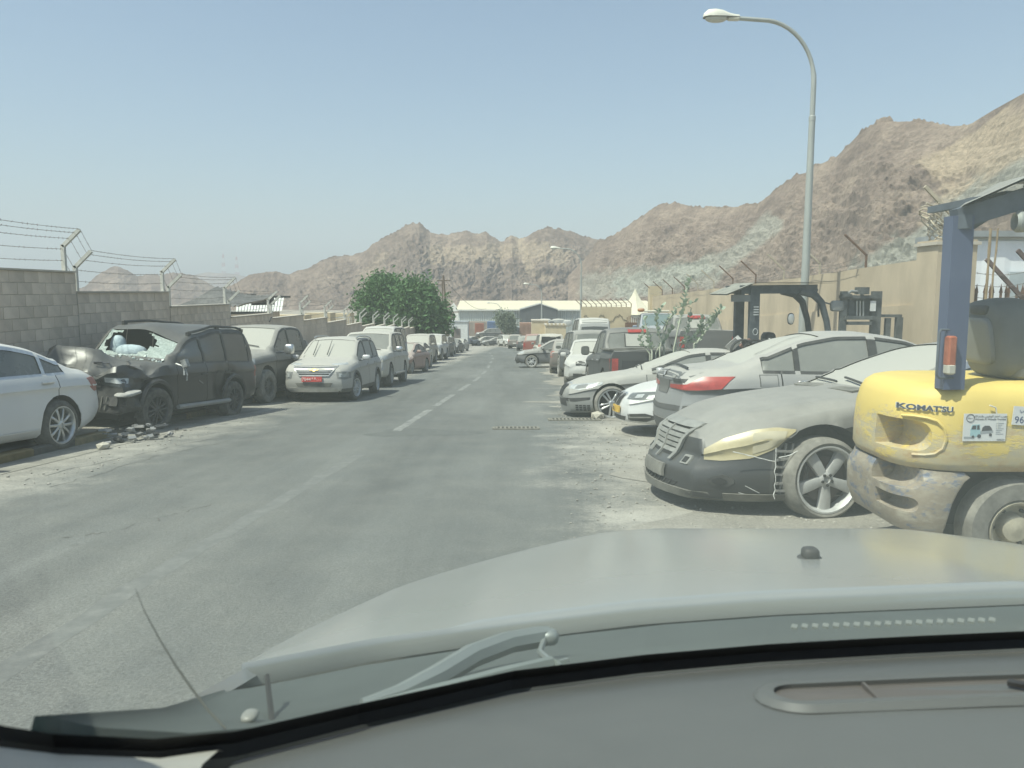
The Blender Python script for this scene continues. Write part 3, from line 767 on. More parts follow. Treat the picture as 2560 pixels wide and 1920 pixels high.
def mirrors(C, s, z, m, size=(.13, .22, .15), arm=.10):
    for sg in (1, -1):
        y = C.section(s)[NL - 1][0]
        b = MB().blob((C.L / 2 - s, sg * (y + arm + size[1] / 2 - .06), z), size, .55, 8); b.bar((C.L / 2 - s - .02, sg * (y - .06), z - .06), (C.L / 2 - s - .02, sg * (y + arm), z - .04), .05, .03)
        o = b.build('mirror', m, C.root)
        g = MB().box((C.L / 2 - s - size[0] / 2 - .002, sg * (y + arm + size[1] / 2 - .06), z), (.008, size[1] * .8, size[2] * .72)).build('mirror_glass', GM, o)
def handles(C, hs, m, ln=.2, off=.03):
    for k, (s, z) in enumerate(hs):
        for sg in (1, -1):
            par = C.parts.get(('door', sg, k), C.root); y = C.sidey(s, z)
            b = MB().blob((C.L / 2 - s, sg * (y + off - .005), z), (ln, .028, .034), .6, 6)
            for d in (-ln * .4, ln * .4): b.box((C.L / 2 - s + d, sg * (y + .008), z), (.025, .035, .02))
            b.build('handle', m, par)

def P3(C, name, top, bot, ang, m, **k):
    """patch with its outlines given as (s, y, z)"""
    a = R(ang); f = lambda P: [(-math.sin(a) * (C.L / 2 - s) + math.cos(a) * y, z) for s, y, z in P]
    return patch(C, name, f(top), f(bot), ang, m, **k)
def scl(P, ks, kz): return [(a * ks, b * kz) for a, b in P]
def sedan(L, W, H, paint_, **k):
    a, b = L / 4.9, H / 1.46
    d = dict(L=L, W=W, H=H, paint=paint_, R=.335, axles=[.86 * a, 3.78 * a], cowl=1.45 * a, roof0=2.42 * a, rg0=3.3 * a, rg1=4.24 * a,
             top=scl([(0, .68), (.05, .75), (.3, .84), (.9, .935), (1.3, .985), (1.45, 1.02), (1.95, 1.25), (2.35, 1.405), (2.75, 1.458), (3.15, 1.455), (3.55, 1.385), (3.95, 1.235), (4.2, 1.12), (4.32, 1.085), (4.8, 1.045), (4.88, 1.0), (4.9, .96)], a, b),
             belt=scl([(0, .6), (.3, .72), (1., .87), (1.5, .925), (3, .965), (4.2, .985), (4.9, .92)], a, b),
             win=scl_w([(1.62, 2.70), (2.80, 3.60), (3.66, 4.02)], a), doors=scl_w([(1.5, 2.75), (2.75, 3.82)], a), seams=[1.5 * a, 2.75 * a, 3.82 * a],
             wheel=(.335, .23, .23, 5, 'twin'), nose=[(.2, -.03), (.42, .03), (.6, .0), (.8, -.1), (1, -.16)], tail=[(.25, -.06), (.5, .02), (.8, 0), (1.0, -.05)], fb=.75 * a, rb=.65 * a, pillars=True)
    d.update(k); return d
def scl_w(P, a): return [(x * a, y * a) for x, y in P]
def suv(L, W, H, paint_, **k):
    a, b = L / 4.55, H / 1.68
    d = dict(L=L, W=W, H=H, paint=paint_, R=.35, axles=[.86 * a, 3.56 * a], cowl=1.18 * a, roof0=1.98 * a, rg0=4.1 * a, rg1=4.42 * a, boot=False, tumble=.27, rail=.09, pillars=True,
             top=scl([(0, .86), (.05, .93), (.3, 1.0), (.9, 1.06), (1.1, 1.09), (1.2, 1.13), (1.6, 1.38), (1.92, 1.57), (2.3, 1.66), (3.2, 1.675), (3.85, 1.635), (4.08, 1.585), (4.2, 1.48), (4.42, 1.12), (4.5, 1.06), (4.55, 1.0)], a, b),
             belt=scl([(0, .8), (.3, .9), (1., .99), (2.5, 1.03), (3.8, 1.08), (4.55, 1.0)], a, b),
             win=scl_w([(1.36, 2.32), (2.42, 3.30), (3.38, 4.02)], a), doors=scl_w([(1.25, 2.37), (2.37, 3.42)], a), seams=[1.25 * a, 2.37 * a, 3.42 * a], clad=.36 * b,
             wheel=(.35, .24, .23, 5, 'twin'), nose=[(.2, -.05), (.5, .03), (.8, 0), (1, -.06), (1.3, -.1)], tail=[(.25, -.03), (.6, .02), (1.1, 0), (1.5, -.03)], fb=.6 * a, fbz=.72 * b, rb=.5 * a, rbz=.66 * b, gap=.06, sill=[(0, .26), (.6, .24), (L - .6, .24), (L, .32)], crown=.045)
    d.update(k); return d
def boxsuv(L, W, H, paint_, **k):
    a, b = L / 4.9, H / 1.88
    d = suv(L, W, H, paint_, R=.39, axles=[.88 * a, 3.72 * a], cowl=1.42 * a, roof0=2.0 * a, rg0=4.66 * a, rg1=4.82 * a,
            top=scl([(0, 1.02), (.04, 1.09), (.2, 1.14), (1.3, 1.19), (1.42, 1.24), (1.7, 1.52), (1.95, 1.76), (2.2, 1.845), (3.2, 1.88), (4.4, 1.865), (4.62, 1.82), (4.7, 1.70), (4.82, 1.2), (4.86, 1.1), (4.9, 1.02)], a, b),
            belt=scl([(0, .98), (.2, 1.06), (1.3, 1.13), (3, 1.15), (4.9, 1.12)], a, b), tumble=.17,
            win=scl_w([(1.62, 2.52), (2.60, 3.44), (3.52, 4.52)], a), doors=scl_w([(1.5, 2.56), (2.56, 3.5)], a), seams=[1.5 * a, 2.56 * a, 3.5 * a],
            wheel=(.39, .26, .235, 6, 'twin'), nose=[(.2, -.06), (.5, .03), (.9, 0), (1.2, -.03)], tail=[(.25, -.03), (.6, .02), (1.1, 0), (1.5, 0)], clad=.42 * b, gap=.075, sill=[(0, .36), (.6, .33), (L - .6, .33), (L, .4)], round=(.4, .1, .3, .08), flare=.07)
    d.update(k); return d
def pickup(L, W, H, paint_, **k):
    a, b = L / 5.9, H / 1.92
    d = suv(L, W, H, paint_, R=.41, axles=[.98 * a, 4.66 * a], cowl=1.45 * a, roof0=2.28 * a, rg0=3.86 * a, rg1=4.06 * a,
            top=scl([(0, 1.05), (.04, 1.13), (.25, 1.18), (1.3, 1.24), (1.46, 1.29), (1.85, 1.55), (2.2, 1.80), (2.5, 1.89), (3.2, 1.92), (3.7, 1.89), (3.88, 1.80), (4.03, 1.40), (4.07, 1.36), (5.84, 1.36), (5.9, 1.33)], a, b),
            belt=scl([(0, 1.0), (.25, 1.08), (1.3, 1.16), (4, 1.2), (4.1, 1.31), (5.9, 1.31)], a, b), sig=.05, tumble=.22, bed=(4.1 * a, 5.86 * a, .74),
            win=scl_w([(1.66, 2.66), (2.74, 3.7)], a), doors=scl_w([(1.55, 2.7), (2.7, 3.84)], a), seams=[1.55 * a, 2.7 * a, 3.84 * a, 4.08 * a],
            wheel=(.41, .27, .235, 6, 'twin'), nose=[(.2, -.08), (.5, .04), (.9, 0), (1.25, -.03)], tail=[(.25, 0), (1.5, 0)], clad=.4 * b, gap=.09, sill=[(0, .4), (.7, .38), (L - .7, .38), (L, .5)], round=(.4, .1, .15, .03), flare=0, fbz=.72, rbz=.66)
    d.update(k); return d
def van(L, W, H, paint_, **k):
    a, b = L / 4.9, H / 2.1
    d = suv(L, W, H, paint_, R=.34, axles=[.85 * a, 3.6 * a], cowl=.75 * a, roof0=1.55 * a, rg0=4.8 * a, rg1=4.81 * a,
            top=scl([(0, .95), (.06, 1.05), (.5, 1.18), (.75, 1.27), (1.2, 1.72), (1.5, 1.97), (1.9, 2.08), (3.5, 2.1), (4.75, 2.07), (4.86, 1.98), (4.9, 1.8)], a, b),
            belt=scl([(0, .88), (.5, 1.05), (1.2, 1.12), (4.9, 1.14)], a, b), tumble=.13, win=scl_w([(1.05, 1.9), (2.05, 3.1), (3.25, 4.5)], a), doors=scl_w([(.95, 1.98), (1.98, 3.2)], a), seams=[.95 * a, 1.98 * a, 3.2 * a], clad=.32, round=(.5, .15, .2, .06))
    d.update(k); return d
# ------------------------------------------------------------------ the near vehicles
PLATE = mat('plate_white', (.55, .53, .47), .6); PLATEY = mat('plate_yellow', (.52, .33, .05), .6, var=.2, scale=20); PLATER = mat('plate_red', (.42, .04, .035), .55, var=.15, scale=20)
INK = mat('ink', (.03, .03, .04), .6); WINK = mat('white_ink', (.75, .73, .68), .6)
def text(name, s, size, m, parent, M, ext=.001, align='CENTER', offset=0, sc=(1, 1), warp=None):
    c = bpy.data.curves.new(name, 'FONT'); c.body = s; c.size = size; c.extrude = ext; c.align_x = align; c.align_y = 'CENTER'; c.resolution_u = 3; c.offset = offset
    o = bpy.data.objects.new(name, c); COL.objects.link(o); bpy.context.view_layer.update()
    me = bpy.data.meshes.new_from_object(o.evaluated_get(bpy.context.evaluated_depsgraph_get())); bpy.data.objects.remove(o)
    for v in me.vertices:
        p = M @ Vector((v.co.x * sc[0], v.co.y * sc[1], v.co.z)); v.co = warp(p) if warp else p
    me.materials.clear(); me.materials.append(m); me.name = name
    return link(bpy.data.objects.new(name, me), parent)
FACE_FRONT = Matrix(((0, 0, 1, 0), (1, 0, 0, 0), (0, 1, 0, 0), (0, 0, 0, 1)))      # lettering read from ahead of +x
FACE_RIGHT = Matrix(((1, 0, 0, 0), (0, 0, -1, 0), (0, 1, 0, 0), (0, 0, 0, 1)))     # lettering read from the -y side
def plate(C, ang, z, m, wd=.5, ht=.12, off=.03, sx=0):
    return patch(C, 'number_plate', *rect(sx - wd / 2, z - ht / 2, sx + wd / 2, z + ht / 2), ang, m, off=off, nu=4, nv=2)
def wipers(C, s0, m=BLK, ln=.6, n=2, up=.0):
    b = MB(); x0 = C.L / 2 - s0
    for y in ((.55, -.02) if n == 2 else (0,)):
        p0 = Vector((x0 - .02, y, C.top(s0) + .0)); d = Vector((-.10, -ln, 0)) if not up else Vector((-up, -.04, 0))
        P = []
        for t in np.linspace(0, 1, 7):
            q = p0 + d * t; h = C.bvh.ray_cast(Vector((q.x, q.y, 4)), Vector((0, 0, -1)))
            P.append((h[0] if h[0] else q) + Vector((.0, 0, .02)))
        b.tube(P, .012, 5)
    b.build('wiper', m, C.root)
def lamps(C, top, bot, ang, m, name='headlight', **k):
    k = dict(off=.006, nu=12, nv=5, sym=True) | k
    return P3(C, name, top, bot, ang, m, **k)

# --- white sedan whose tail end shows at the picture's left edge
WH = paint('white_paint', (.68, .665, .63), .26, .3, .05)
C = build_car(sedan(4.92, 1.86, 1.47, WH, wheel=(.335, .24, .245, 5, 'vee'), rim=mat('bright_alloy', (.52, .52, .50), .35, .75, var=.2, scale=9), rgg=GM, sg=glassm('clean_glass', (.05, .06, .06), .35, .5), trim=CHR, axles=[.86, 3.86], round=(.6, .2, .8, .24)),
              'sedan', 'white sedan with twin spoke alloys parked nose towards us, ahead of the wreck', 'car', ground_M(-7.76, 9.72, -97) @ Matrix.Scale(1.1, 4))
lamps(C, [(4.62, .9, .92), (4.8, .8, .93), (4.9, .55, .92)], [(4.66, .9, .80), (4.82, .8, .72), (4.9, .55, .74)], 150, REDD, 'tail_light')
handles(C, [(2.50, .86), (3.62, .90)], CHR, .22); mirrors(C, 1.7, 1.0, WH)
bar(C, 'sill_strip', -1.4, .30, .95, .31, .02, 90, WH, .02, sym=True)

# --- smashed dark SUV
WK = paint('wreck_paint', (.024, .024, .027), .32, .25, .4, (.26, .25, .22), .12)
WKS = mat('scraped_metal', (.42, .41, .40), .45, .5, var=.5, scale=6, c2=(.16, .15, .145))
def crush(v):
    n1 = noise.noise_vector(Vector((v.x * 1.7, v.y * 1.9, v.z * 2.1)) + Vector((3, 1, 7)))
    n2 = noise.noise_vector(Vector((v.x * 5, v.y * 5, v.z * 5)))
    f = sm(v.x, 1.0, 2.2); g = .35 * sm(v.y, .2, .8) * (1 - sm(abs(v.x + .9), .1, .8)) * (1 - sm(abs(v.z - .75), .1, .5))
    p = Vector(v) + n1 * .20 * f + n2 * .06 * f + Vector((n1.x * .1, -abs(n1.y) * .28 - .10, n2.z * .08)) * g + n2 * .05 * g
    if v.x > .9 and v.z > 1.0:                                   # bonnet buckled and sprung up at the far side
        p.z += .16 * sm(v.x, .9, 1.7) * sm(-v.y, -.5, .8) + .05 * math.sin(v.x * 5 + v.y * 3) * f; p.x -= .12 * f
    if v.z > 1.35: p.x += .0; p.z += n1.z * .03; p.y += -.05 * sm(v.z, 1.3, 1.8); p.z -= (.22 * sm(v.x, -1.5, .9) * sm(v.y, -.1, .85) + .05 * sm(v.x, -.2, .9)) * sm(v.z, 1.3, 1.75)
    return p
sp = boxsuv(4.75, 1.94, 1.95, WK, ds=.05, clad=.45, cladm=mat('scuffed_plastic', (.035, .035, .034), .6, var=.35, scale=5, c2=(.085, .08, .075)), flarem=mat('scuffed_plastic', (0, 0, 0)), fbm=BLK, tyre=RUB, rim=ALLOYK, wheel=(.40, .27, .26, 6, 'twin'), R=.40, sg=GC, rgg=GC, wsg=mat('crazed_glass', (.34, .42, .37), .35, var=.45, scale=24, c2=(.50, .56, .51), bump=.8, bscale=60, bdist=.02), steer=-8)
C = build_car(sp, 'suv', 'smashed dark grey boxy SUV with holed windscreen and crumpled bonnet behind the white sedan', 'car', ground_M(-7.07, 15.25, -98, roll=-3, pitch=-.5), deform=crush)
ws = C.parts['windshield']; b = bmesh.new(); b.from_mesh(ws.data); bmesh.ops.subdivide_edges(b, edges=b.edges, cuts=1, use_grid_fill=True)
kill = []
for f in b.faces:
    c = f.calc_center_median(); n_ = noise.noise(c * 9) * .16 + noise.noise(c * 3) * .1
    zr_ = (c.z - 1.27) / .55
    d = math.hypot((c.y + .22) / .50, (zr_ - .55) / .42) + n_
    if d < .95: kill.append(f)
bmesh.ops.delete(b, geom=kill, context='FACES')
for v in b.verts: v.co += noise.noise_vector(v.co * 14) * .02 + Vector((-.03, 0, -.03)) * (1 - min(1, abs(v.co.y) / .7))
b.to_mesh(ws.data); b.free()
MB().box((-.2, 0, 1.0), (2.6, 1.5, .5)).build('cabin_trim', PIT, C.root)
bag = MB().blob((.55, -.25, 1.33), (.35, .62, .34), .8, 8); bag.blob((.45, -.6, 1.42), (.3, .3, .5), .9, 8); bag.build('airbag', mat('airbag_cloth', (.42, .50, .52), .9, var=.15, scale=6, bump=.5, bscale=9, bdist=.04), C.root)
sh = MB(); q = random.Random(5)
for _ in range(46):
    y = q.uniform(-.8, .75); x = 1.02 + q.uniform(-.05, .12); r = q.uniform(.02, .06); h = C.bvh.ray_cast(Vector((x, y, 4)), Vector((0, 0, -1)))
    z = h[0].z if h[0] else 1.2; sh.box((x, y, z + .01), (r, r * .8, r * .5), Matrix.Rotation(q.uniform(0, 3), 3, Vector((q.random(), q.random(), 1))))
sh.build('glass_shard', mat('glass_crumbs', (.55, .6, .55), .3), C.root)
lamps(C, [(.02, .48, 1.02), (.05, .9, 1.0)], [(.02, .48, .84), (.05, .9, .82)], 15, mat('dark_lamp', (.06, .065, .065), .2, spec=.7), off=.01)
lamps(C, [(.02, .52, .98), (.05, .84, .97)], [(.02, .52, .90), (.05, .84, .88)], 15, LAMP, 'lamp_strip', off=.022)
patch(C, 'grille', *rect(-.46, .76, .46, 1.0), 0, PIT, off=.006, nu=14)
for z in (.8, .87, .94): bar(C, 'grille_bar', -.44, z, .44, z + .02, .025, 0, BLK, .02)
bb = MB(); q = random.Random(9)                                   # the bumper hangs torn from the front
for i in range(14):
    y0 = -.9 + i * .135
    bb.box((2.28 + q.uniform(-.06, .05), y0, .62 + .06 * math.sin(i * .9)), (.22, .15, .16), Matrix.Rotation(q.uniform(-.3, .3), 3, 'Y') @ Matrix.Rotation(q.uniform(-.3, .3), 3, 'Z'))
bb.build('torn_bumper', mat('scuffed_plastic', (0, 0, 0)), C.root)
for i in range(6):
    o = MB().box((2.42, .15 + i * .085, .55), (.02, .022, .22), Matrix.Rotation(.2 * math.sin(i), 3, 'X')).build('bumper_slat', BLKD, C.root)
sb = MB().blob((2.25, .86, .72), (.55, .28, .08), .7, 8, Matrix.Rotation(.12, 3, 'Y')); sb.build('bumper_corner', mat('bare_beige_plastic', (.36, .35, .32), .8, var=.3, scale=9), C.root)
for k, (a, b_, t_) in enumerate((((-.2, .86), (-.05, .80), .03), ((.95, .86), (1.15, .70), .05), ((1.0, .98), (1.3, .95), .025), ((1.1, 1.05), (1.25, .8), .03), ((.8, .62), (1.1, .55), .04))): bar(C, 'scrape', a[0], a[1], b_[0], b_[1], t_, 90, WKS, .008, thick=.01)
for k in range(7): 
    q = random.Random(k + 30); y = q.uniform(.1, .8); s_ = q.uniform(.3, .9)
    h = C.bvh.ray_cast(Vector((C.L / 2 - s_, y, 4)), Vector((0, 0, -1)))[0]
    if h: MB().tube([h + Vector((d, .09 * math.sin(d * 14 + k), .012)) for d in np.linspace(-.14, .14, 6)], .012, 4).build('crease_scratch', WKS, C.root)
rl = MB()
for y in (.66, -.70):
    P = [Vector((x, y - .02, C.bvh.ray_cast(Vector((x, y, 4)), Vector((0, 0, -1)))[0].z + .055)) for x in np.linspace(.1, -2.0, 9)]
    rl.tube(P, .028, 6); [rl.box(p - Vector((0, 0, .03)), (.12, .05, .08)) for p in (P[0], P[4], P[-1])]
rl.build('roof_rail', BLK, C.root)
b = MB().box((.98, 1.12, 1.22), (.10, .10, .14), Matrix.Rotation(.4, 3, 'X')); b.tube([(.95, .92, 1.2), (.98, 1.1, 1.16), (1.0, 1.12, 1.0)], .02, 5); b.tube([(.95, 1.08, 1.18), (.97, 1.16, 1.02), (.96, 1.15, .9)], .014, 5)
b.build('broken_mirror', mat('mirror_stub', (.20, .20, .19), .5, .3, var=.5, scale=20, c2=(.5, .5, .48)), C.root)
handles(C, [(2.35, .98), (3.28, 1.0)], BLK, .2); MB().tube([(.95, .99, .40), (-.95, .99, .40)], .045, 8).build('side_step', mat('step_grey', (.28, .275, .26), .6, .2), C.root)
P3(C, 'rear_lamp', [(4.6, .95, 1.1), (4.72, .9, 1.1)], [(4.6, .95, .86), (4.72, .9, .86)], 140, REDD, sym=True)

# --- dark pickup nosing up to it
CH = paint('charcoal_paint', (.022, .024, .027), .58, .35, .4, lo=.1)
C = build_car(pickup(5.85, 2.04, 1.93, CH, ds=.06, wheel=(.41, .27, .225, 6, 'twin'), rim=mat('dusty_dark_alloy', (.13, .125, .11), .8, var=.3, scale=8), tyre=RUBD, fbm=paint('charcoal_bumper', (.04, .042, .045), .5, .5, .2), wsg=GD, sg=GM, steer=-6),
              'pickup_truck', 'dusty dark double cab pickup with its nose against the back of the smashed SUV', 'pickup', ground_M(-7.1, 21.6, -94) @ Matrix.Scale(1.06, 4))
lamps(C, [(.02, .62, 1.06), (.2, 1.0, 1.08)], [(.02, .62, .97), (.2, 1.0, .97)], 25, LAMP, off=.01)
lamps(C, [(.02, .66, .90), (.1, .98, .92)], [(.02, .66, .84), (.1, .98, .86)], 20, LAMP, 'driving_light', off=.012)
patch(C, 'grille', *rect(-.60, .66, .60, 1.06), 0, PIT, off=.008, nu=14)
for z in (.74, .84, .94, 1.03): bar(C, 'grille_bar', -.6, z, .6, z, .03, 0, BLKD, .025)
bar(C, 'grille_band', -.95, .94, .95, .94, .05, 0, mat('dull_chrome', (.38, .37, .34), .5, .5, var=.3, scale=8), .03, nu=14)
plate(C, 0, .52, BLKD, .9, .2, .02); mirrors(C, 1.95, 1.28, CHR, (.16, .24, .26), .16); handles(C, [(2.55, 1.04), (3.66, 1.06)], CH); wipers(C, 1.5)
bar(C, 'bumper_bar', -.98, .62, .98, .62, .16, 0, mat('dull_chrome', (0, 0, 0)), .05, nu=14)
MB().tube([(.05, .3, 2.0), (-.08, .3, 2.1)], .02, 5).build('roof_fin', BLK, C.root)

# --- silver compact SUV with the red plate
SV = paint('silver_paint', (.40, .39, .36), .66, .35, .3)
C = build_car(suv(4.62, 1.83, 1.72, SV, ds=.055, wheel=(.345, .235, .235, 5, 'twin'), rim=ALLOY, wsg=GD, sg=GD, clad=.34, flare=.045, steer=-12), 'suv',
              'dusty silver compact SUV with a red number plate and both windscreen wipers sticking up', 'car', ground_M(-5.0, 21.95, -91.5))
fr = mat('bright_trim', (.50, .49, .46), .4, .7, var=.15, scale=10)
patch(C, 'grille', [(-.56, .93), (0, .945), (.56, .93)], [(-.38, .70), (.38, .70)], 0, mat('grille_grey', (.10, .10, .097), .7), off=.008, nu=14)
for k, z in enumerate((.905, .86, .81, .755)): wd = .545 - k * .045; bar(C, 'grille_bar', -wd, z, wd, z, .022, 0, fr, .028, nu=12)
for sx in (-1, 1): bar(C, 'grille_surround', sx * .58, .94, sx * .38, .69, .035, 0, fr, .026)
bar(C, 'grille_surround', -.38, .69, .38, .69, .03, 0, fr, .026)
bt = MB()
patch(C, 'bowtie_badge', [(-.10, .855), (-.045, .855), (-.04, .875), (.04, .875), (.045, .855), (.10, .855)], [(-.12, .825), (-.045, .825), (-.04, .805), (.04, .805), (.045, .825), (.12, .825)], 0, mat('badge_gold', (.58, .43, .14), .4, .4), off=.042, nu=14, nv=2)
lamps(C, [(.02, .52, .985), (.35, .86, 1.02)], [(.02, .54, .95), (.35, .86, .965)], 35, LAMP, 'running_light')
lamps(C, [(.02, .54, .78), (.1, .74, .80), (.28, .90, .76)], [(.02, .56, .62), (.1, .74, .58), (.28, .90, .62)], 25, mat('lamp_bezel', (.20, .20, .19), .5), 'lamp_bezel', off=.008)
lamps(C, [(.04, .60, .74), (.2, .84, .74)], [(.04, .60, .65), (.2, .84, .65)], 25, LAMP, off=.02)
patch(C, 'lower_grille', [(-.48, .50), (.48, .50)], [(-.42, .40), (.42, .40)], 0, BLKD, off=.01, nu=12)
patch(C, 'skid_plate', [(-.72, .40), (-.45, .37), (.45, .37), (.72, .40)], [(-.66, .27), (.66, .27)], 0, fr, off=.02, nu=14)
pl = patch(C, 'number_plate', *rect(-.30, .535, .22, .665), 0, PLATER, off=.05, nu=4, nv=2)
x_ = max(v.co.x for v in pl.data.vertices) + .004
text('plate_number', '7044', .115, WINK, pl, Matrix.Translation((x_, -.17, .60)) @ FACE_FRONT)
text('plate_letters', 'R B', .075, WINK, pl, Matrix.Translation((x_, .02, .62)) @ FACE_FRONT); text('plate_letters', '\u0628 \u0631', .07, WINK, pl, Matrix.Translation((x_, .14, .60)) @ FACE_FRONT)
mirrors(C, 1.62, 1.12, mat('bright_cap', (.55, .54, .52), .4, .3)); handles(C, [(2.2, .93), (3.2, .96)], SV)
for y in (.02, -.36):
    P = [Vector((C.L / 2 - 1.2 - t * .55, y - .01, C.bvh.ray_cast(Vector((C.L / 2 - 1.2 - t * .55, y, 4)), Vector((0, 0, -1)))[0].z + .05 + .06 * t)) for t in np.linspace(0, 1, 5)]
    MB().tube(P, [.013, .012, .01, .008, .007], 5).build('raised_wiper', BLK, C.root)
for y in (.60, -.60): MB().tube([Vector((x, y, C.bvh.ray_cast(Vector((x, y, 4)), Vector((0, 0, -1)))[0].z + .05)) for x in np.linspace(.2, -1.8, 9)], .02, 6).build('roof_rail', fr, C.root)

# --- big pale SUV behind it
TA = paint('pale_champagne_paint', (.50, .48, .42), .6, .35, .2)
C = build_car(boxsuv(5.3, 2.05, 1.95, TA, ds=.08, wheel=(.40, .26, .25, 6, 'twin'), rim=ALLOYD, wsg=GM, sg=GM, clad=.36, flare=0, tumble=.2), 'suv', 'large pale beige full size SUV with dark windscreen just behind the silver compact SUV', 'car', ground_M(-5.15, 28.3, -91))
patch(C, 'grille', *rect(-.60, .74, .60, 1.05), 0, PIT, off=.008, nu=12)
for z in (.8, .87, .94, 1.01): bar(C, 'grille_bar', -.58, z, .58, z, .025, 0, fr, .025)
lamps(C, [(.02, .64, 1.06), (.2, 1.0, 1.08)], [(.02, .64, .94), (.2, 1.0, .95)], 25, LAMP); lamps(C, [(.03, .80, .86), (.1, .98, .86)], [(.03, .80, .60), (.1, .98, .60)], 20, fr, 'lamp_bracket', off=.012)
patch(C, 'lower_grille', *rect(-.7, .46, .7, .64), 0, PIT, off=.01, nu=12); bar(C, 'bumper_bar', -.85, .70, .85, .70, .06, 0, TA, .04); bar(C, 'skid_plate', -.8, .42, .8, .42, .05, 0, fr, .03)
mirrors(C, 1.85, 1.28, CHR, (.16, .25, .2), .12); handles(C, [(2.4, 1.02), (3.4, 1.02)], TA); wipers(C, 1.42); MB().tube([(1.0, 1.0, .42), (-1.0, 1.0, .42)], .05, 8).build('side_step', fr, C.root)

# --- black saloon with the torn bumper, right of the road
BK = paint('black_paint', (.022, .024, .027), .52, .3, .3, lo=.2)
BKB = paint('black_bumper_paint', (.020, .022, .025), .22, .26, .2, lo=.2)
sp = sedan(5.15, 1.9, 1.47, BK, ds=.05, R=.345, axles=[.93, 4.05], wheel=(.345, .27, .272, 5, 'wide'), rim=ALLOY, tyre=RUBD, fbm=BKB, gap=.075, steer=7, sink=.03, wsg=GD, sg=GM, trim=CHR, fb=.52, fbz=.60, fbulge=.14, round=(.75, .24, .45, .12), inset=.11,
           nose=[(.11, .06), (.16, .13), (.22, .08), (.27, .09), (.38, .11), (.42, .09), (.46, .01), (.58, .02), (.68, -.01), (.8, -.08), (1, -.14)], sill=[(0, .13), (.55, .12), (.9, .17), (4.5, .17), (5.1, .3)],
           top=scl([(0, .66), (.05, .755), (.3, .86), (.9, .96), (1.35, 1.01), (1.5, 1.04), (2.0, 1.27), (2.4, 1.41), (2.8, 1.462), (3.2, 1.46), (3.6, 1.39), (4.0, 1.24), (4.3, 1.12), (4.42, 1.085), (4.9, 1.045), (4.98, 1.0), (5.0, .96)], 1.03, 1.005), cowl=1.52, roof0=2.5, rg0=3.4, rg1=4.4)
def sag(v): return Vector((v.x, v.y, v.z - (.02 * sm(v.x, 1.8, 2.5) if v.z < .6 else 0)))
C = build_car(sp, 'sedan', 'dusty black sedan with yellowed headlamp and torn front bumper', 'car', ground_M(4.52, 7.95, 185) @ Matrix.Scale(1.1, 4), deform=sag)
SL = C
patch(C, 'grille', [(-.43, .69), (0, .70), (.43, .69)], [(-.30, .43), (.30, .43)], 0, PIT, off=.006, nu=14, nv=5)
gm = mat('dusty_grille', (.30, .295, .265), .6, .3, var=.2, scale=9)
for k, z in enumerate((.655, .61, .565, .52, .475)): wd = .41 - k * .024; bar(C, 'grille_bar', -wd, z, wd, z, .03, 0, gm, .02, nu=12)
patch(C, 'grille_spine', *rect(-.012, .40, .012, .685), 0, gm, off=.032, nu=3, nv=6)
for sx in (-1, 1): patch(C, 'grille_frame', [(sx * .41, .71), (sx * .46, .71)], [(sx * .28, .41), (sx * .33, .41)], 0, gm, off=.035, nu=3, nv=6)
bar(C, 'grille_frame', -.45, .712, .45, .712, .04, 0, gm, .035, nu=12)
lamps(C, [(.10, .57, .545), (.19, .70, .64), (.36, .84, .715), (.52, .90, .74), (.68, .93, .725)], [(.10, .57, .455), (.19, .70, .455), (.36, .85, .485), (.52, .91, .565), (.68, .93, .71)], 52, LAMPY, nu=18, nv=7, off=.008)
lamps(C, [(.36, .85, .69), (.48, .9, .712), (.62, .92, .712)], [(.36, .85, .52), (.48, .9, .565), (.60, .92, .645)], 58, mat('lens_inner', (.50, .45, .32), .2, .1), 'lamp_bowl', nu=8, nv=4, off=.013)
patch(C, 'plate_holder', *rect(-.28, .25, .28, .36), 0, BLKD, off=.04, nu=4, nv=3)
patch(C, 'lower_grille', [(-.5, .235), (.5, .235)], [(-.42, .18), (.42, .18)], 0, PIT, off=.006, nu=10)
for k in range(9): bar(C, 'mesh_bar', -.45 + k * .1, .19, -.40 + k * .1, .23, .016, 0, BLK, .014)
for sx in (-1, 1):
    patch(C, 'tow_eye_frame', *rect(sx * .53 - .05, .40, sx * .53 + .06, .47), 0, gm, off=.016, nu=4); patch(C, 'tow_eye', *rect(sx * .53 - .03, .413, sx * .53 + .035, .457), 0, PIT, off=.022, nu=4)
lamps(C, disc3 := [(.18, .62, .30), (.2, .66, .33), (.24, .71, .345), (.27, .75, .33), (.29, .78, .30)], [(.18, .62, .28), (.2, .66, .25), (.24, .71, .235), (.27, .75, .25), (.29, .78, .28)], 40, BLK, 'fog_lamp_ring', nu=10, off=.012)
lamps(C, [(.205, .65, .30), (.235, .70, .325), (.265, .74, .30)], [(.205, .65, .28), (.235, .70, .255), (.265, .74, .28)], 40, PIT, 'fog_lamp', nu=8, off=.02)
P3(C, 'bumper_lip', [(.0, -.75, .19), (-.02, 0, .19), (.0, .75, .19)], [(.0, -.75, .12), (-.02, 0, .12), (.0, .75, .12)], 0, BLKD, off=.03, nu=18, nv=2, thick=.08)
P3(C, 'bumper_lip', [(.2, .7, .19), (.52, .93, .19)], [(.2, .7, .12), (.52, .93, .12)], 55, BLKD, off=.03, nu=12, nv=2, thick=.08, sym=True)
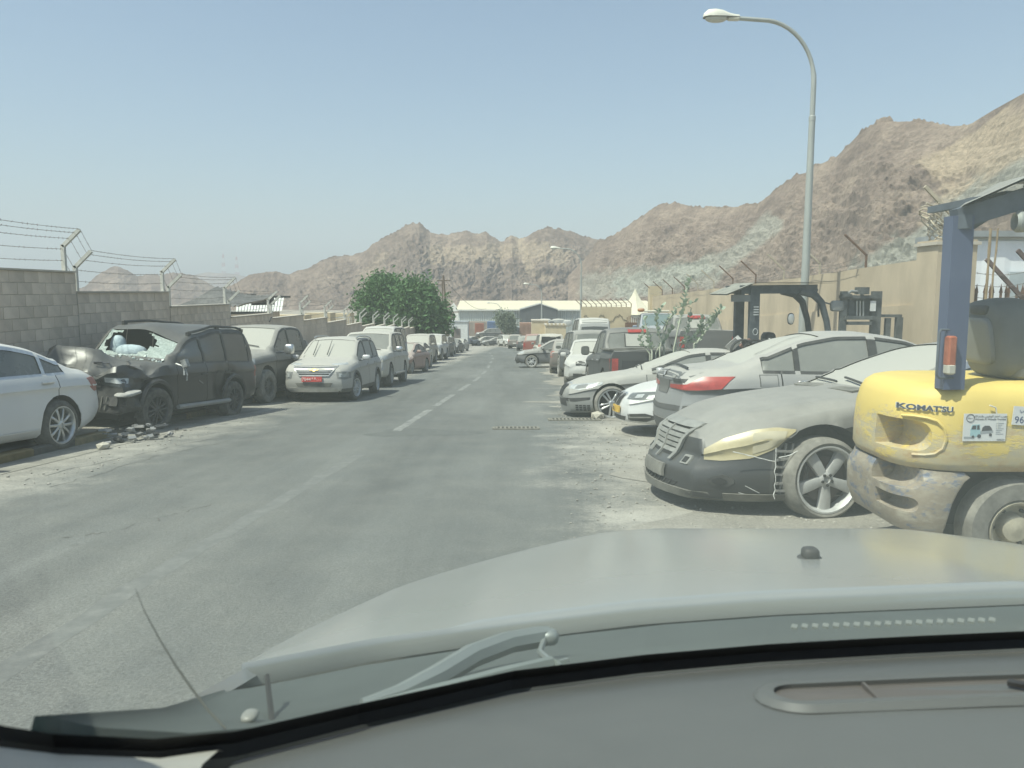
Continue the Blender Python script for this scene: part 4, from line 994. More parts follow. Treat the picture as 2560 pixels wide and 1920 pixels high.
# what the torn end of the bumper leaves bare: bracket, ribs and cracked white edge
br = MB(); x0 = C.L / 2
for k in range(6): br.box((x0 - .60, .86, .22 + k * .065), (.14, .10, .018), Matrix.Rotation(.12 * math.sin(k * 2), 3, 'Y'))
for dx in (-.53, -.60, -.66): br.box((x0 + dx, .85, .40), (.018, .08, .42), Matrix.Rotation(-.12, 3, 'Y'))
br.build('bumper_bracket', mat('bracket_grey', (.21, .205, .19), .8, var=.3, scale=9), C.root)
pn = MB(); q = random.Random(4); P = [[(x0 - .69 + .05 * math.sin(z * 9), .80, z), (x0 - .69 + .06 * math.sin(z * 13) - .05, .93, z)] for z in np.linspace(.13, .56, 8)]
pn.grid(P).build('liner_flap', BLKD, C.root)
ed = MB(); q = random.Random(8); P = [Vector((x0 - .505 - .02 * z + q.uniform(-.008, .008), .94, z)) for z in np.linspace(.16, .58, 12)]; ed.tube(P, [q.uniform(.003, .007) for _ in P], 5)
ed.tube([Vector((x0 - .5 + q.uniform(-.015, .015) + .04 * k, .94 - .004 * k, .468 + .010 * k)) for k in range(9)], .004, 5)
ed.tube([Vector((x0 - .54 - .05 * k, .94, .50 + .014 * k + q.uniform(-.008, .008))) for k in range(6)], .005, 5)
ed.build('cracked_edge', mat('white_crack', (.52, .52, .49), .7, var=.3, scale=30), C.root)
for k, (u0, z0, u1, z1, t) in enumerate(((.30, .20, .38, .16, .006), (.36, .26, .40, .20, .005))):
    P3(C, 'scratch', [(u0, .75, z0 + t / 2), (u1, .9, z1 + t / 2)], [(u0, .75, z0 - t / 2), (u1, .9, z1 - t / 2)], 60, mat('white_crack', (0, 0, 0)), off=.006, nu=6, nv=2, thick=.006)
mirrors(C, 1.98, 1.02, BK, (.14, .22, .15)); handles(C, [(2.62, .90), (3.82, .93)], CHR, .24); wipers(C, 1.5)
bar(C, 'side_strip', -1.5, .50, 1.0, .50, .02, 90, CHR, .01, sym=True)
vt = MB()
for dy in (-.35, .35): vt.box((x0 - 1.42, dy, C.top(1.42) - .005), (.13, .42, .012), Matrix.Rotation(.15, 3, 'Y'))
vt.build('bonnet_vent', BLKD, C.root)

# --- silver saloon showing its tail
G3 = paint('grey_silver_paint', (.235, .24, .245), .50, .3, .45, (.42, .395, .34), .22)
G3D = paint('dark_diffuser', (.035, .035, .035), .3, .5, 0)
sp = sedan(4.72, 1.84, 1.45, G3, ds=.05, wheel=(.335, .25, .25, 5, 'twin'), rgg=GD, sg=glassm('side_dusty_glass', (.05, .06, .06), .42, .9), trim=BLK, rail=.05, rb=.7, rbz=.60, rbulge=.10, round=(.6, .2, .55, .16), tail=[(.2, -.04), (.45, .03), (.6, .03), (.78, -.02), (.9, .0), (1.05, .02)], sig=.04)
C = build_car(sp, 'sedan', 'dusty silver sedan with its red tail lamp towards the road, behind the black sedan', 'car', ground_M(4.72, 10.15, .5, dz=.1) @ Matrix.Scale(1.12, 4))
L = C.L
patch(C, 'boot_panel', [(-.70, 1.025), (0, 1.035), (.70, 1.025)], [(-.72, .885), (.72, .885)], 180, paint('boot_shade_grey', (.055, .058, .06), .2, .35, .3, lo=.6), off=.006, nu=14)  # dark panel, deepened to stand for the shade over the tail
patch(C, 'plate_recess', [(-.30, .89), (.30, .89)], [(-.24, .73), (.24, .73)], 180, paint('recess_shade_grey', (.05, .05, .05), .25, .6, 0, lo=.6), off=.008, nu=8)  # recess laid flat, its shade put into the grey
for sg in (1, -1):
    f = lambda P: [(s, y * sg, z) for s, y, z in P]
    P3(C, 'tail_light', f([(L, .28, .84), (L, .58, .845), (L - .07, .74, .855), (L - .15, .82, .94), (L - .46, .92, .945)]), f([(L, .28, .80), (L, .58, .795), (L - .07, .75, .79), (L - .18, .85, .795), (L - .34, .93, .81)]), 180 - 42 * sg, REDL, off=.012, nu=16, nv=5)
    P3(C, 'lamp_dark', f([(L, .42, .905), (L - .06, .72, .915)]), f([(L, .42, .86), (L - .06, .70, .87)]), 180 - 30 * sg, BLK, off=.008, nu=8, nv=3)
    for k in range(4): P3(C, 'diffuser_fin', f([(L, .30 + k * .13, .34), (L, .315 + k * .13, .34)]), f([(L, .26 + k * .13, .18), (L, .275 + k * .13, .18)]), 180, BLKD, off=.05, nu=2, nv=4)
P3(C, 'bumper_slot', [(L, -.62, .62), (L, 0, .60), (L, .62, .62)], [(L, -.55, .555), (L, 0, .54), (L, .55, .555)], 180, G3D, off=.004, nu=14)
for sg in (1, -1): P3(C, 'bumper_slot', [(L, .55 * sg, .615), (L - .35, .9 * sg, .635)], [(L, .5 * sg, .55), (L - .35, .9 * sg, .60)], 180 - 40 * sg, G3D, off=.004, nu=10)
patch(C, 'diffuser', [(-.80, .44), (.80, .44)], [(-.70, .17), (.70, .17)], 180, G3D, off=.012, nu=16, nv=5)
for sg in (1, -1): P3(C, 'diffuser_wrap', [(L, .7 * sg, .44), (L - .4, .92 * sg, .42)], [(L, .66 * sg, .19), (L - .4, .92 * sg, .2)], 180 - 45 * sg, G3D, off=.01, nu=10)
rd = patch(C, 'roundel', *disc(0, .955, .045, .045), 180, BLK, off=.014, nu=13, nv=4); patch(C, 'roundel_core', *disc(0, .955, .028, .028), 180, mat('roundel_pale', (.4, .41, .42), .4), off=.018, nu=10, nv=3)
bar(C, 'badge_number', .38, .93, .50, .93, .03, 180, gm, .012, nu=4, thick=.01)
sl = MB(); P = []
for y in np.linspace(-.58, .58, 13):
    h = C.bvh.ray_cast(Vector((-L / 2 + .16, y, 3)), Vector((0, 0, -1)))[0]; P.append([h, h + Vector((-.07, 0, .012)), h + Vector((-.06, 0, .016)), h + Vector((-.04, 0, .0))])
MB().tube([p[1] for p in P], .013, 6).build('boot_spoiler', BLK, C.root)
o = patch(C, 'fuel_flap', *rect(L * .5 - 1.10 - .0, .80, L * .5 - .88, .97), -90, G3, off=.003, nu=5) if 0 else None
def flap(C, s0, s1, z0, z1, ang, m, dark):
    sg = 1 if ang > 0 else -1; U = lambda s: -sg * (C.L / 2 - s)
    a, b = sorted((U(s0), U(s1)))
    patch(C, 'flap_gap', *rect(a, z0, b, z1), ang, dark, off=.003, nu=6, nv=5); patch(C, 'fuel_flap', *rect(a + .008, z0 + .008, b - .008, z1 - .008), ang, m, off=.006, nu=6, nv=5)
flap(C, 3.72, 3.92, .80, .965, -90, G3, BLK)
handles(C, [(2.45, .86), (3.40, .89)], CHR, .24); mirrors(C, 1.75, 1.0, G3)
bar(C, 'side_crease', -1.8, .76, 1.2, .80, .01, -90, G3, .006, nu=20)
P3(C, 'wiper_mark', [(3.5, -.3, 1.40), (4.1, -.5, 1.19)], [(3.5, -.32, 1.385), (4.1, -.52, 1.175)], 180, GM, off=.004, nu=6, nv=2, thick=.004)

# --- white saloon between the two grey ones
WB = paint('white_blue_paint', (.62, .62, .60), .38, .3, .05)
kid = mat('kidney_dark', (.06, .06, .06), .6)
def kidneys(C, z0, z1, m, gap=.03, wd=.30, off=.012, top_in=.02):
    for sg in (1, -1):
        f = lambda P: [(u * sg, z) for u, z in P]
        o = patch(C, 'grille_frame', f([(gap, z1), (gap + wd * .5, z1 + .015), (gap + wd, z1 - .01)]), f([(gap + .01, z0), (gap + wd * .5, z0 - .02), (gap + wd * .9, z0 + .01)]), 0, m, off=off, nu=9, nv=5)
        patch(C, 'grille_kidney', f([(gap + .022, z1 - .02), (gap + wd * .5, z1 - .008), (gap + wd - .025, z1 - .03)]), f([(gap + .03, z0 + .02), (gap + wd * .5, z0 + .0), (gap + wd * .9 - .02, z0 + .03)]), 0, kid, off=off + .006, nu=9, nv=5)
        for k in range(7): u = (gap + .05 + k * (wd - .09) / 6); patch(C, 'grille_slat', [(sg * (u - .006), z1 - .03), (sg * (u + .006), z1 - .03)], [(sg * (u - .006), z0 + .03), (sg * (u + .006), z0 + .03)], 0, BLK, off=off + .014, nu=2, nv=4)
C = build_car(sedan(4.95, 1.87, 1.47, WB, ds=.055, wheel=(.34, .25, .24, 5, 'twin'), fbulge=.14, fb=.6), 'sedan', 'white sedan with a yellow plate squeezed between the two grey sedans', 'car', ground_M(4.42, 13.25, 179.5))
kidneys(C, .48, .70, CHR); L = C.L
lamps(C, [(.10, .42, .715), (.3, .70, .745), (.62, .86, .77)], [(.10, .42, .62), (.3, .72, .615), (.62, .87, .69)], 42, mat('dark_headlamp', (.13, .135, .13), .3), nu=14, off=.006)
for a, b_ in ((.14, .24), (.30, .46)): lamps(C, [(a, .5 + a, .70), (b_, .5 + b_, .715)], [(a, .5 + a, .645), (b_, .5 + b_, .655)], 42, LAMP, 'lamp_bowl', nu=5, off=.014)
pl = patch(C, 'number_plate', *rect(-.05, .38, .42, .49), 0, PLATEY, off=.05, nu=4, nv=2); x_ = max(v.co.x for v in pl.data.vertices) + .003; text('plate_number', '8563', .09, INK, pl, Matrix.Translation((x_, .18, .435)) @ FACE_FRONT)
patch(C, 'lower_grille', [(-.60, .33), (.60, .33)], [(-.48, .22), (.48, .22)], 0, BLK, off=.006, nu=12)
lamps(C, [(.1, .56, .38), (.3, .78, .40), (.42, .86, .36)], [(.1, .56, .27), (.3, .78, .26), (.42, .86, .31)], 45, BLK, 'side_intake', nu=10); lamps(C, [(.12, .58, .335), (.36, .84, .35)], [(.12, .58, .315), (.36, .84, .33)], 45, gm, 'intake_bar', nu=8, off=.016)
P3(C, 'bumper_lip', [(0, -.8, .2), (0, 0, .2), (0, .8, .2)], [(0, -.8, .15), (0, 0, .15), (0, .8, .15)], 0, WB, off=.03, nu=14, nv=2, thick=.06); mirrors(C, 1.75, 1.0, WB); handles(C, [(2.5, .88), (3.6, .9)], CHR)

# --- grey saloon, lowered on big wheels
G7 = paint('mid_grey_paint', (.17, .175, .17), .68, .4, .3, lo=.35)
sp = sedan(5.1, 1.9, 1.46, G7, ds=.05, R=.36, axles=[.84, 4.0], wheel=(.36, .25, .285, 5, 'twin'), rim=mat('two_tone_alloy', (.56, .56, .54), .35, .7, var=.15, scale=9), tyre=RUBD, gap=.03, sink=.03, fbulge=.13, sg=glassm('side_dusty_glass', (0, 0, 0), 0), wsg=GD, sill=[(0, .12), (.6, .15), (4.4, .17), (5.1, .3)], round=(.65, .22, .45, .12), steer=4)
C = build_car(sp, 'sedan', 'lowered dusty grey sedan with a large twin spoke wheel, beside the black pickup', 'car', ground_M(3.72, 16.55, 181.5, dz=-.03))
kidneys(C, .44, .72, CHR, .025, .30)
lamps(C, [(.10, .44, .70), (.3, .70, .735), (.66, .88, .775)], [(.10, .44, .635), (.3, .72, .60), (.66, .89, .72)], 42, LAMP, nu=14)
lamps(C, [(.22, .62, .70), (.40, .78, .73)], [(.22, .62, .63), (.40, .78, .65)], 42, mat('lens_inner_grey', (.2, .2, .19), .3), 'lamp_bowl', nu=7, off=.012)
P3(C, 'bumper_slot', [(.0, .2, .42), (.2, .7, .44), (.42, .88, .46)], [(.0, .2, .38), (.2, .7, .36), (.42, .88, .41)], 40, BLK, off=.005, nu=12); patch(C, 'lower_grille', *rect(-.55, .26, .55, .40), 0, BLK, off=.006, nu=12)
for k in range(4):
    for r_ in range(3): P3(C, 'vent_cell', [(.22 + k * .06, .66 + k * .05, .30 - r_ * .045), (.26 + k * .06, .70 + k * .05, .30 - r_ * .045)], [(.22 + k * .06, .66 + k * .05, .272 - r_ * .045), (.26 + k * .06, .70 + k * .05, .272 - r_ * .045)], 50, PIT, off=.006, nu=3, nv=2, thick=.01)
mirrors(C, 1.8, 1.0, mat('bright_cap', (0, 0, 0))); handles(C, [(2.6, .88), (3.75, .9)], CHR); wipers(C, 1.5)
# ------------------------------------------------------------------ the rest of the parked vehicles
def trim(C, kind, front=True, rear=True, lampm=LAMP, redm=REDD, rg=GD):
    L, W, H = C.L, C.W, C.sp['H']; w_ = W / 2
    zl = {'sedan': .68, 'suv': .86, 'boxsuv': .98, 'pickup': .98, 'van': .88}[kind] * H / {'sedan': 1.46, 'suv': 1.68, 'boxsuv': 1.88, 'pickup': 1.92, 'van': 2.1}[kind]
    if front:
        lamps(C, [(.05, w_ * .55, zl + .06), (.35, w_ * .95, zl + .09)], [(.05, w_ * .55, zl - .07), (.35, w_ * .95, zl - .04)], 30, lampm, nu=8, nv=3)
        patch(C, 'grille', *rect(-w_ * .5, zl - .12, w_ * .5, zl + .04), 0, BLK, nu=8); bar(C, 'grille_bar', -w_ * .5, zl - .04, w_ * .5, zl - .04, .02, 0, gm, .02)
        patch(C, 'lower_grille', *rect(-w_ * .6, .34, w_ * .6, .46), 0, BLK, nu=8); plate(C, 0, .5, PLATE, .46, .12)
    if rear:
        zr_ = zl + (.1 if kind == 'sedan' else .08)
        if kind in ('suv', 'boxsuv', 'van'):
            z1 = H - (.20 if kind != 'van' else .25); patch(C, 'rear_glass', [(-w_ * .62, z1), (w_ * .62, z1)], [(-w_ * .72, C.belt(L - .3) + .06), (w_ * .72, C.belt(L - .3) + .06)], 180, rg, nu=10, off=.012)
        lamps(C, [(L - .02, w_ * .74, zr_ + .14), (L - .16, w_ * .97, zr_ + .14)], [(L - .02, w_ * .74, zr_ - .16), (L - .16, w_ * .97, zr_ - .16)] if kind != 'sedan' else [(L - .02, w_ * .6, zr_), (L - .16, w_ * .97, zr_)], 150, redm, 'tail_light', nu=5, nv=3)
        plate(C, 180, .72 if kind != 'sedan' else .8, PLATE, .46, .13); bar(C, 'bumper_bar', -w_ * .8, .52, w_ * .8, .52, .05, 180, BLKD, .02)
    mirrors(C, C.sp['cowl'] + .32, C.belt(1.6) + .09, C.sp['paint']); handles(C, [(C.sp['doors'][0][1] - .2, C.belt(2) - .09), (C.sp['doors'][1][1] - .2, C.belt(3) - .09)], C.sp['paint'])
BUILD = {'sedan': sedan, 'suv': suv, 'boxsuv': boxsuv, 'pickup': pickup, 'van': van}
NAME = {'sedan': 'sedan', 'suv': 'suv', 'boxsuv': 'suv', 'pickup': 'pickup_truck', 'van': 'van'}
CATG = {'sedan': 'car', 'suv': 'car', 'boxsuv': 'car', 'pickup': 'pickup', 'van': 'van'}
DIM = {'sedan': (4.7, 1.8, 1.45), 'suv': (4.5, 1.84, 1.7), 'boxsuv': (4.95, 1.95, 1.9), 'pickup': (5.6, 1.95, 1.9), 'van': (4.9, 1.95, 2.15)}
def dent(seed, amt=.14, where=1.3):
    def f(v):
        k = sm(v.x * (1 if where > 0 else -1), abs(where), abs(where) + .8)
        return Vector(v) + (noise.noise_vector(Vector((v.x * 2 + seed, v.y * 2.2, v.z * 2.4))) * amt + noise.noise_vector(Vector((v.x * 6, v.y * 6 + seed, v.z * 6))) * amt * .3 - Vector((amt * .6, 0, 0)) * (1 if where > 0 else -1)) * k
    return f
def park(kind, px, y, heading, p, label, dim=None, group=None, front=None, deform=None, ds=.13, redm=REDD, lampm=LAMP, rg=GM, dz=0, roll=0, **k):
    L, W, H = dim or DIM[kind]; x = at(px, 800, y).x
    k = dict(ds=ds, rim=ALLOYD, tyre=RUBD) | k
    C = build_car(BUILD[kind](L, W, H, p, **k), NAME[kind], label, CATG[kind], ground_M(x, y, heading, dz=dz, roll=roll), group=group, deform=deform)
    c = math.cos(R(heading + 90)); trim(C, kind, redm=redm, lampm=lampm, rg=rg); return C
PT = {n: paint(n + '_paint', c, d, .4, .25) for n, c, d in (('dust_white', (.56, .55, .51), .5), ('cream', (.52, .49, .41), .55), ('pink', (.36, .22, .19), .5), ('beige', (.40, .37, .31), .6), ('dark_grey', (.07, .072, .075), .55), ('navy', (.045, .05, .06), .5), ('brown', (.15, .12, .10), .55), ('rust_red', (.28, .075, .05), .4), ('silver', (.36, .36, .345), .55), ('black', (.03, .032, .034), .5), ('orange', (.5, .2, .06), .5))}
# left row going away
park('suv', 655, 24.4, -97, PT['dust_white'], 'white SUV half hidden between the dark pickup and the silver compact SUV', (4.6, 1.85, 1.75), ds=.1, wsg=GD)
park('sedan', 838, 32.2, -92, PT['silver'], 'grey sedan of which only the roof shows above the silver compact SUV', ds=.13)
park('van', 955, 37.5, -92, PT['dust_white'], 'white van whose rounded roof rises over the large beige SUV', (4.9, 1.9, 2.3), ds=.13)
park('sedan', 1008, 38.2, -100, PT['pink'], 'wrecked faded pink car squeezed behind the large beige SUV', (4.2, 1.75, 1.5), deform=dent(4, .22, 1.0))
park('sedan', 1030, 43.5, -93, PT['cream'], 'cream sedan parked nose to the road behind the pink wreck', (4.6, 1.8, 1.5), fbm=PT['dust_white'])
park('boxsuv', 1047, 50.5, -93, PT['beige'], 'dusty beige SUV with its bonnet forced up', (4.8, 1.9, 1.95), deform=dent(9, .2, 1.5))
park('boxsuv', 1080, 58, -93, PT['dust_white'], 'white SUV with open window and missing front wing, past the beige SUV', (4.9, 1.95, 1.95), deform=dent(12, .12, 1.7), sg=GC)
park('suv', 1101, 66, -93, PT['dark_grey'], 'dark grey SUV under the tree beside the white SUV', (4.6, 1.85, 1.75))
park('suv', 1110, 73, -94, PT['silver'], 'silver SUV beneath the edge of the big tree', (4.5, 1.8, 1.7))
park('sedan', 1130, 80, -95, PT['black'], 'dark sedan with pale bonnet, last but one of the kerbside row before the bend', (4.7, 1.85, 1.45), wsg=GM)
park('sedan', 1146, 88, -97, PT['silver'], 'silver sedan at the very end of the kerbside row before the bend', (4.6, 1.8, 1.45))
# the far side of the bend
park('suv', 1182, 132, 60, PT['dust_white'], 'small white hatchback with its tail to us across the bend', (3.9, 1.7, 1.55), ds=.2)
park('suv', 1212, 131, 200, PT['silver'], 'silver estate car standing side on across the bend', (4.5, 1.8, 1.6), ds=.2)
park('suv', 1222, 139, 190, PT['dark_grey'], 'dark SUV on higher ground behind the silver estate car', (4.7, 1.85, 1.8), dz=1.2, ds=.2)
park('sedan', 1238, 127, 195, PT['navy'], 'dark sedan side on between the silver estate and white jeep', ds=.2)
park('boxsuv', 1266, 122, -70, PT['dust_white'], 'white jeep like SUV with front damage across the bend', (4.5, 1.9, 1.85), deform=dent(3, .18, 1.6), ds=.2)
# right row
park('boxsuv', 1291, 104, 84, PT['brown'], 'brown SUV in the distance, first of the far right hand row', (4.8, 1.95, 1.9))
park('suv', 1313, 92, 86, PT['dark_grey'], 'dark SUV with sloping tail between the brown and the red vehicles', (4.7, 1.9, 1.75))
park('pickup', 1338, 63, 88, PT['rust_red'], 'red pickup with its tail towards us down the road', (5.5, 1.95, 1.95), redm=REDL)
C = park('boxsuv', 1372, 53, 92, PT['cream'], 'cream SUV with a smashed in tailgate stuffed with scrap', (4.8, 1.95, 1.95), deform=dent(7, .2, -1.7), rg=PIT, ds=.1)
mb = MB(); q = random.Random(3)
for k in range(22): mb.box((-2.42 + q.uniform(-.05, .05), q.uniform(-.7, .7), 1.18 + q.uniform(-.18, .18)), (.12, q.uniform(.1, .3), q.uniform(.05, .16)), Matrix.Rotation(q.uniform(-.6, .6), 3, 'X'))
mb.build('scrap_metal', mat('scrap_mix', (.30, .29, .27), .7, .2, var=.9, scale=3, c2=(.6, .58, .55)), C.root)
park('suv', 1392, 44.5, 178, PT['dark_grey'], 'dark crossover side on with its crumpled nose out to the road', (4.6, 1.88, 1.66), deform=dent(5, .14, 1.7), wheel=(.36, .25, .255, 5, 'twin'), R=.36, ds=.08, tyre=RUBD, rim=ALLOY)
park('suv', 1425, 38.5, 84, PT['brown'], 'brown SUV mostly hidden behind the tall dark grey SUV', (4.6, 1.85, 1.68))
C = park('boxsuv', 1466, 32.2, 92, paint('slate_paint', (.05, .055, .06), .55, .4, .3), 'tall dark slate SUV seen from behind with a sticker on its rear window', (5.1, 2.02, 2.02), redm=REDL, ds=.08, rg=GM, R=.42, wheel=(.42, .27, .235, 6, 'twin'))
patch(C, 'sticker', *rect(.42, 1.32, .56, 1.48), 180, WINK, off=.02, nu=3, nv=3); patch(C, 'tail_lamp_frame', *rect(.72, .82, .95, 1.26), 180, BLK, off=.0, nu=3, nv=3)
park('suv', 1480, 28.2, 262, PT['dust_white'], 'white compact SUV wedged between the slate SUV and the black pickup', (4.3, 1.8, 1.66), deform=dent(15, .1, 1.6), ds=.09)
park('van', 1475, 40.5, 90, PT['dust_white'], 'white van with a dark rear window above the slate SUV', (5, 2.0, 2.75), rg=GC)
# black pickup, tail to us
RP = paint('black_pickup_paint', (.02, .022, .025), .36, .35, .3, lo=.2)
C = build_car(pickup(5.8, 2.05, 1.95, RP, ds=.06, rgg=GM, sg=GM), 'pickup_truck', 'black double cab pickup with its bed and sliding rear window towards us', 'pickup', ground_M(3.28, 21.1, 90.5))
L = C.L
lamps(C, [(L - .005, .78, 1.16), (L - .01, 1.0, 1.16)], [(L - .005, .78, .80), (L - .01, 1.0, .80)], 170, REDL, 'tail_light', nu=4, nv=4, off=.012); patch(C, 'tailgate_panel', *rect(-.72, .74, .72, 1.24), 180, RP, off=.012, nu=8)
bar(C, 'tailgate_band', -.7, 1.0, .7, 1.0, .22, 180, mat('satin_black', (.035, .035, .035), .5), .02); plate(C, 180, .62, PLATE)
patch(C, 'brake_lamp', *rect(-.24, 1.80, .24, 1.885), 180, REDL, off=.03, nu=6)
patch(C, 'sliding_pane', *rect(-.32, 1.44, .32, 1.76), 180, GD, off=.012, nu=5); [bar(C, 'pane_frame', sx, 1.43, sx + .01, 1.77, .03, 180, BLK, .02, nu=3) for sx in ()]
for sx in (-.33, .33): patch(C, 'pane_frame', *rect(sx - .015, 1.43, sx + .015, 1.77), 180, BLK, off=.016, nu=3)
mirrors(C, 1.95, 1.3, BLK, (.16, .24, .26), .16); handles(C, [(2.55, 1.06), (3.66, 1.08)], CHR)
for sg in (1, -1): MB().bar((L / 2 - 4.1, sg * .95, 1.375), (-L / 2 + .02, sg * .95, 1.375), .12, .035).build('bed_rail', BLKD, C.root)
# second dark pickup behind the bush
C = build_car(pickup(5.8, 2.05, 2.0, PT['dark_grey'], ds=.08, rgg=GM, sg=GM), 'pickup_truck', 'dark grey pickup behind the leafy bush, red brake lamp on its cab roof', 'pickup', ground_M(6.6, 28.4, 88, dz=.55))
lamps(C, [(C.L - .005, .78, 1.16), (C.L - .01, 1.0, 1.16)], [(C.L - .005, .78, .80), (C.L - .01, 1.0, .80)], 170, REDL, 'tail_light', nu=4, nv=4, off=.012)
patch(C, 'brake_lamp', *rect(-.30, 1.82, .30, 1.93), 180, REDL, off=.04, nu=6); patch(C, 'sliding_pane', *rect(-.32, 1.48, .32, 1.78), 180, GD, off=.012, nu=5); mirrors(C, 1.95, 1.3, BLK)
# recovery truck behind it, with a beacon bar
C = build_car(pickup(5.6, 2.0, 2.05, paint('blue_truck_paint', (.10, .15, .26), .55, .4, .1), ds=.1, wsg=mat('pale_teal_glass', (.14, .18, .175), .3), sg=GM), 'pickup_truck', 'blue roofed pickup with an amber beacon and roof bar between bush and wall', 'pickup', ground_M(7.0, 37.5, -96, dz=.9))
b = MB(); b.box((.35, 0, 2.09), (.25, 1.2, .08), ch=.02); b.build('roof_bar', mat('bar_cream', (.55, .52, .42), .6), C.root); MB().blob((.4, -.75, 2.15), (.26, .34, .2), .8, 8).build('beacon', PT['orange'], C.root)
trim(C, 'pickup', rear=False); patch(C, 'door_sticker', *rect(-.2, .9, .2, 1.2), 90, PLATER, off=.01, nu=4)
# mangled engine and bumper scrap lying beyond the grey sedan, orange scrap bonnet behind the white sedan
o = empty('scrap_heap', 'heap of torn bumpers, hoses and plastic piled at the foot of the dark forklift', 'scrap', M=ground_M(4.95, 16.2, 20, dz=.0)); q = random.Random(21)
for k, (m_, n_) in enumerate(((BLK, 10), (mat('scrap_pale', (.45, .44, .41), .7, var=.4, scale=5), 9), (mat('scrap_rust', (.22, .12, .09), .8, var=.4, scale=5), 7))):
    for _ in range(n_): MB().box((q.uniform(-.45, .6), q.uniform(-.3, .3), 1.35 + q.uniform(-.25, .22)), (q.uniform(.12, .4), q.uniform(.06, .2), q.uniform(.05, .16)), Matrix.Rotation(q.uniform(-1, 1), 3, 'X') @ Matrix.Rotation(q.uniform(-1, 1), 3, 'Y') @ Matrix.Rotation(q.uniform(0, 3), 3, 'Z')).build('scrap_piece', m_, o)
MB().box((.1, 0, .6), (1.3, .7, 1.2), ch=.1).build('crate', BLKD, o)
for k in range(4): MB().tube([Vector((-.35 + .3 * k + .28 * math.cos(a), -.35, 1.38 + .22 * math.sin(a))) for a in np.linspace(.2, 3.6, 12)], .028, 6).build('hose', BLK, o)
o = MB(); P = [[(x, y, .05 * math.sin(x * 3) + .06 * math.cos(y * 2)) for y in np.linspace(-.4, .4, 5)] for x in np.linspace(-.7, .7, 8)]
o.grid(P); o = o.build('loose_bonnet', mat('peeling_orange', (.55, .32, .16), .7, var=.35, scale=3, c2=(.62, .55, .46)), None); o.matrix_world = ground_M(3.9, 14.75, 0, dz=1.12); tag(o, 'peeling orange bonnet panel lying between the white and the lowered grey sedans', 'bonnet')
MB().tube([(0, 0, -1.1), (0, 0, 0)], .05, 6).build('prop', BLKD, o)

# ------------------------------------------------------------------ street lamps
GALV = mat('galvanised', (.40, .41, .38), .5, .35, var=.12, scale=3, stretch=(1, 1, .3))
def street_lamp(px, ybase, label, h=10.4, dx=-2.4):
    x = at(px, 800, ybase).x; t = empty('street_lamp', label, 'street lamp', (x, ybase, G(ybase)), 'lamps along the right side of the road')
    MB().box((0, 0, .02), (.4, .4, .04)).build('base_plate', GALV, t)
    MB().tube([(0, 0, 0), (0, 0, h * .42), (0, 0, h * .74)], [.135, .105, .085], 12).build('pole', GALV, t)
    MB().lathe([(.075, 0), (.092, .0), (.092, .12), (.07, .14)], 12, Matrix.Translation((0, 0, h * .735)) @ Matrix.Rotation(R(90), 4, 'X')).build('collar', GALV, t)
    z0 = h * .74; P = [Vector((0, 0, z0))]
    zb_ = h - 1.75
    P.append(Vector((0, 0, zb_)))
    for k in range(1, 13):
        a = math.pi / 2 * k / 12; P.append(Vector((dx * .62 * (1 - math.cos(a)), 0, zb_ + 1.65 * math.sin(a))))
    e = P[-1]; P.append(e + Vector((dx * .30, 0, .05)))
    MB().tube(P, [.07] * 3 + [.055] * (len(P) - 3), 10).build('arm', GALV, t)
    f = P[-1] + Vector((-.0, 0, .02)); hd = MB(); rows = []
    for u, wd, zt, zb in ((.1, .07, .07, -.05), (0, .08, .08, -.06), (-.15, .10, .11, -.07), (-.35, .15, .19, -.09), (-.55, .18, .22, -.10), (-.75, .16, .20, -.10), (-.86, .09, .10, -.06), (-.88, .02, 0, -.02)):
        row = []
        for k in range(13):
            a = math.pi * k / 12; row.append(f + Vector((u, wd * math.cos(a), (zt * math.sin(a)))))
        rows.append(row)
    hd.grid(rows); hd.build('lamp_housing', mat('lamp_cream', (.62, .60, .52), .5, var=.08), t)
    gl = MB(); gl.blob(f + Vector((-.52, 0, -.005)), (.62, .31, .26), .9, 10); gl.build('lamp_bowl', mat('bowl_frosted', (.50, .50, .45), .25), t)
    MB().box(f + Vector((-.05, 0, -.04)), (.34, .15, .09), ch=.03).build('gear_box', mat('lamp_cream', (0, 0, 0)), t)
    MB().tube([f + Vector((u, w_, -.012)) for u, w_ in ((.1, .09), (-.3, .16), (-.6, .185), (-.86, .06), (-.86, -.06), (-.6, -.185), (-.3, -.16), (.1, -.09))], .012, 6).build('housing_rim', mat('rim_grey', (.2, .2, .18), .6), t)
    return t
street_lamp(2008, 22.0, 'tall curved street lamp standing behind the dark forklift, nearest to us')
street_lamp(1452, 77, 'street lamp rising beside the white van, second down the road')
street_lamp(1354, 131, 'street lamp before the dark gabled shed')
street_lamp(1252, 172, 'small far street lamp next to the thin grey tree', h=8.8)
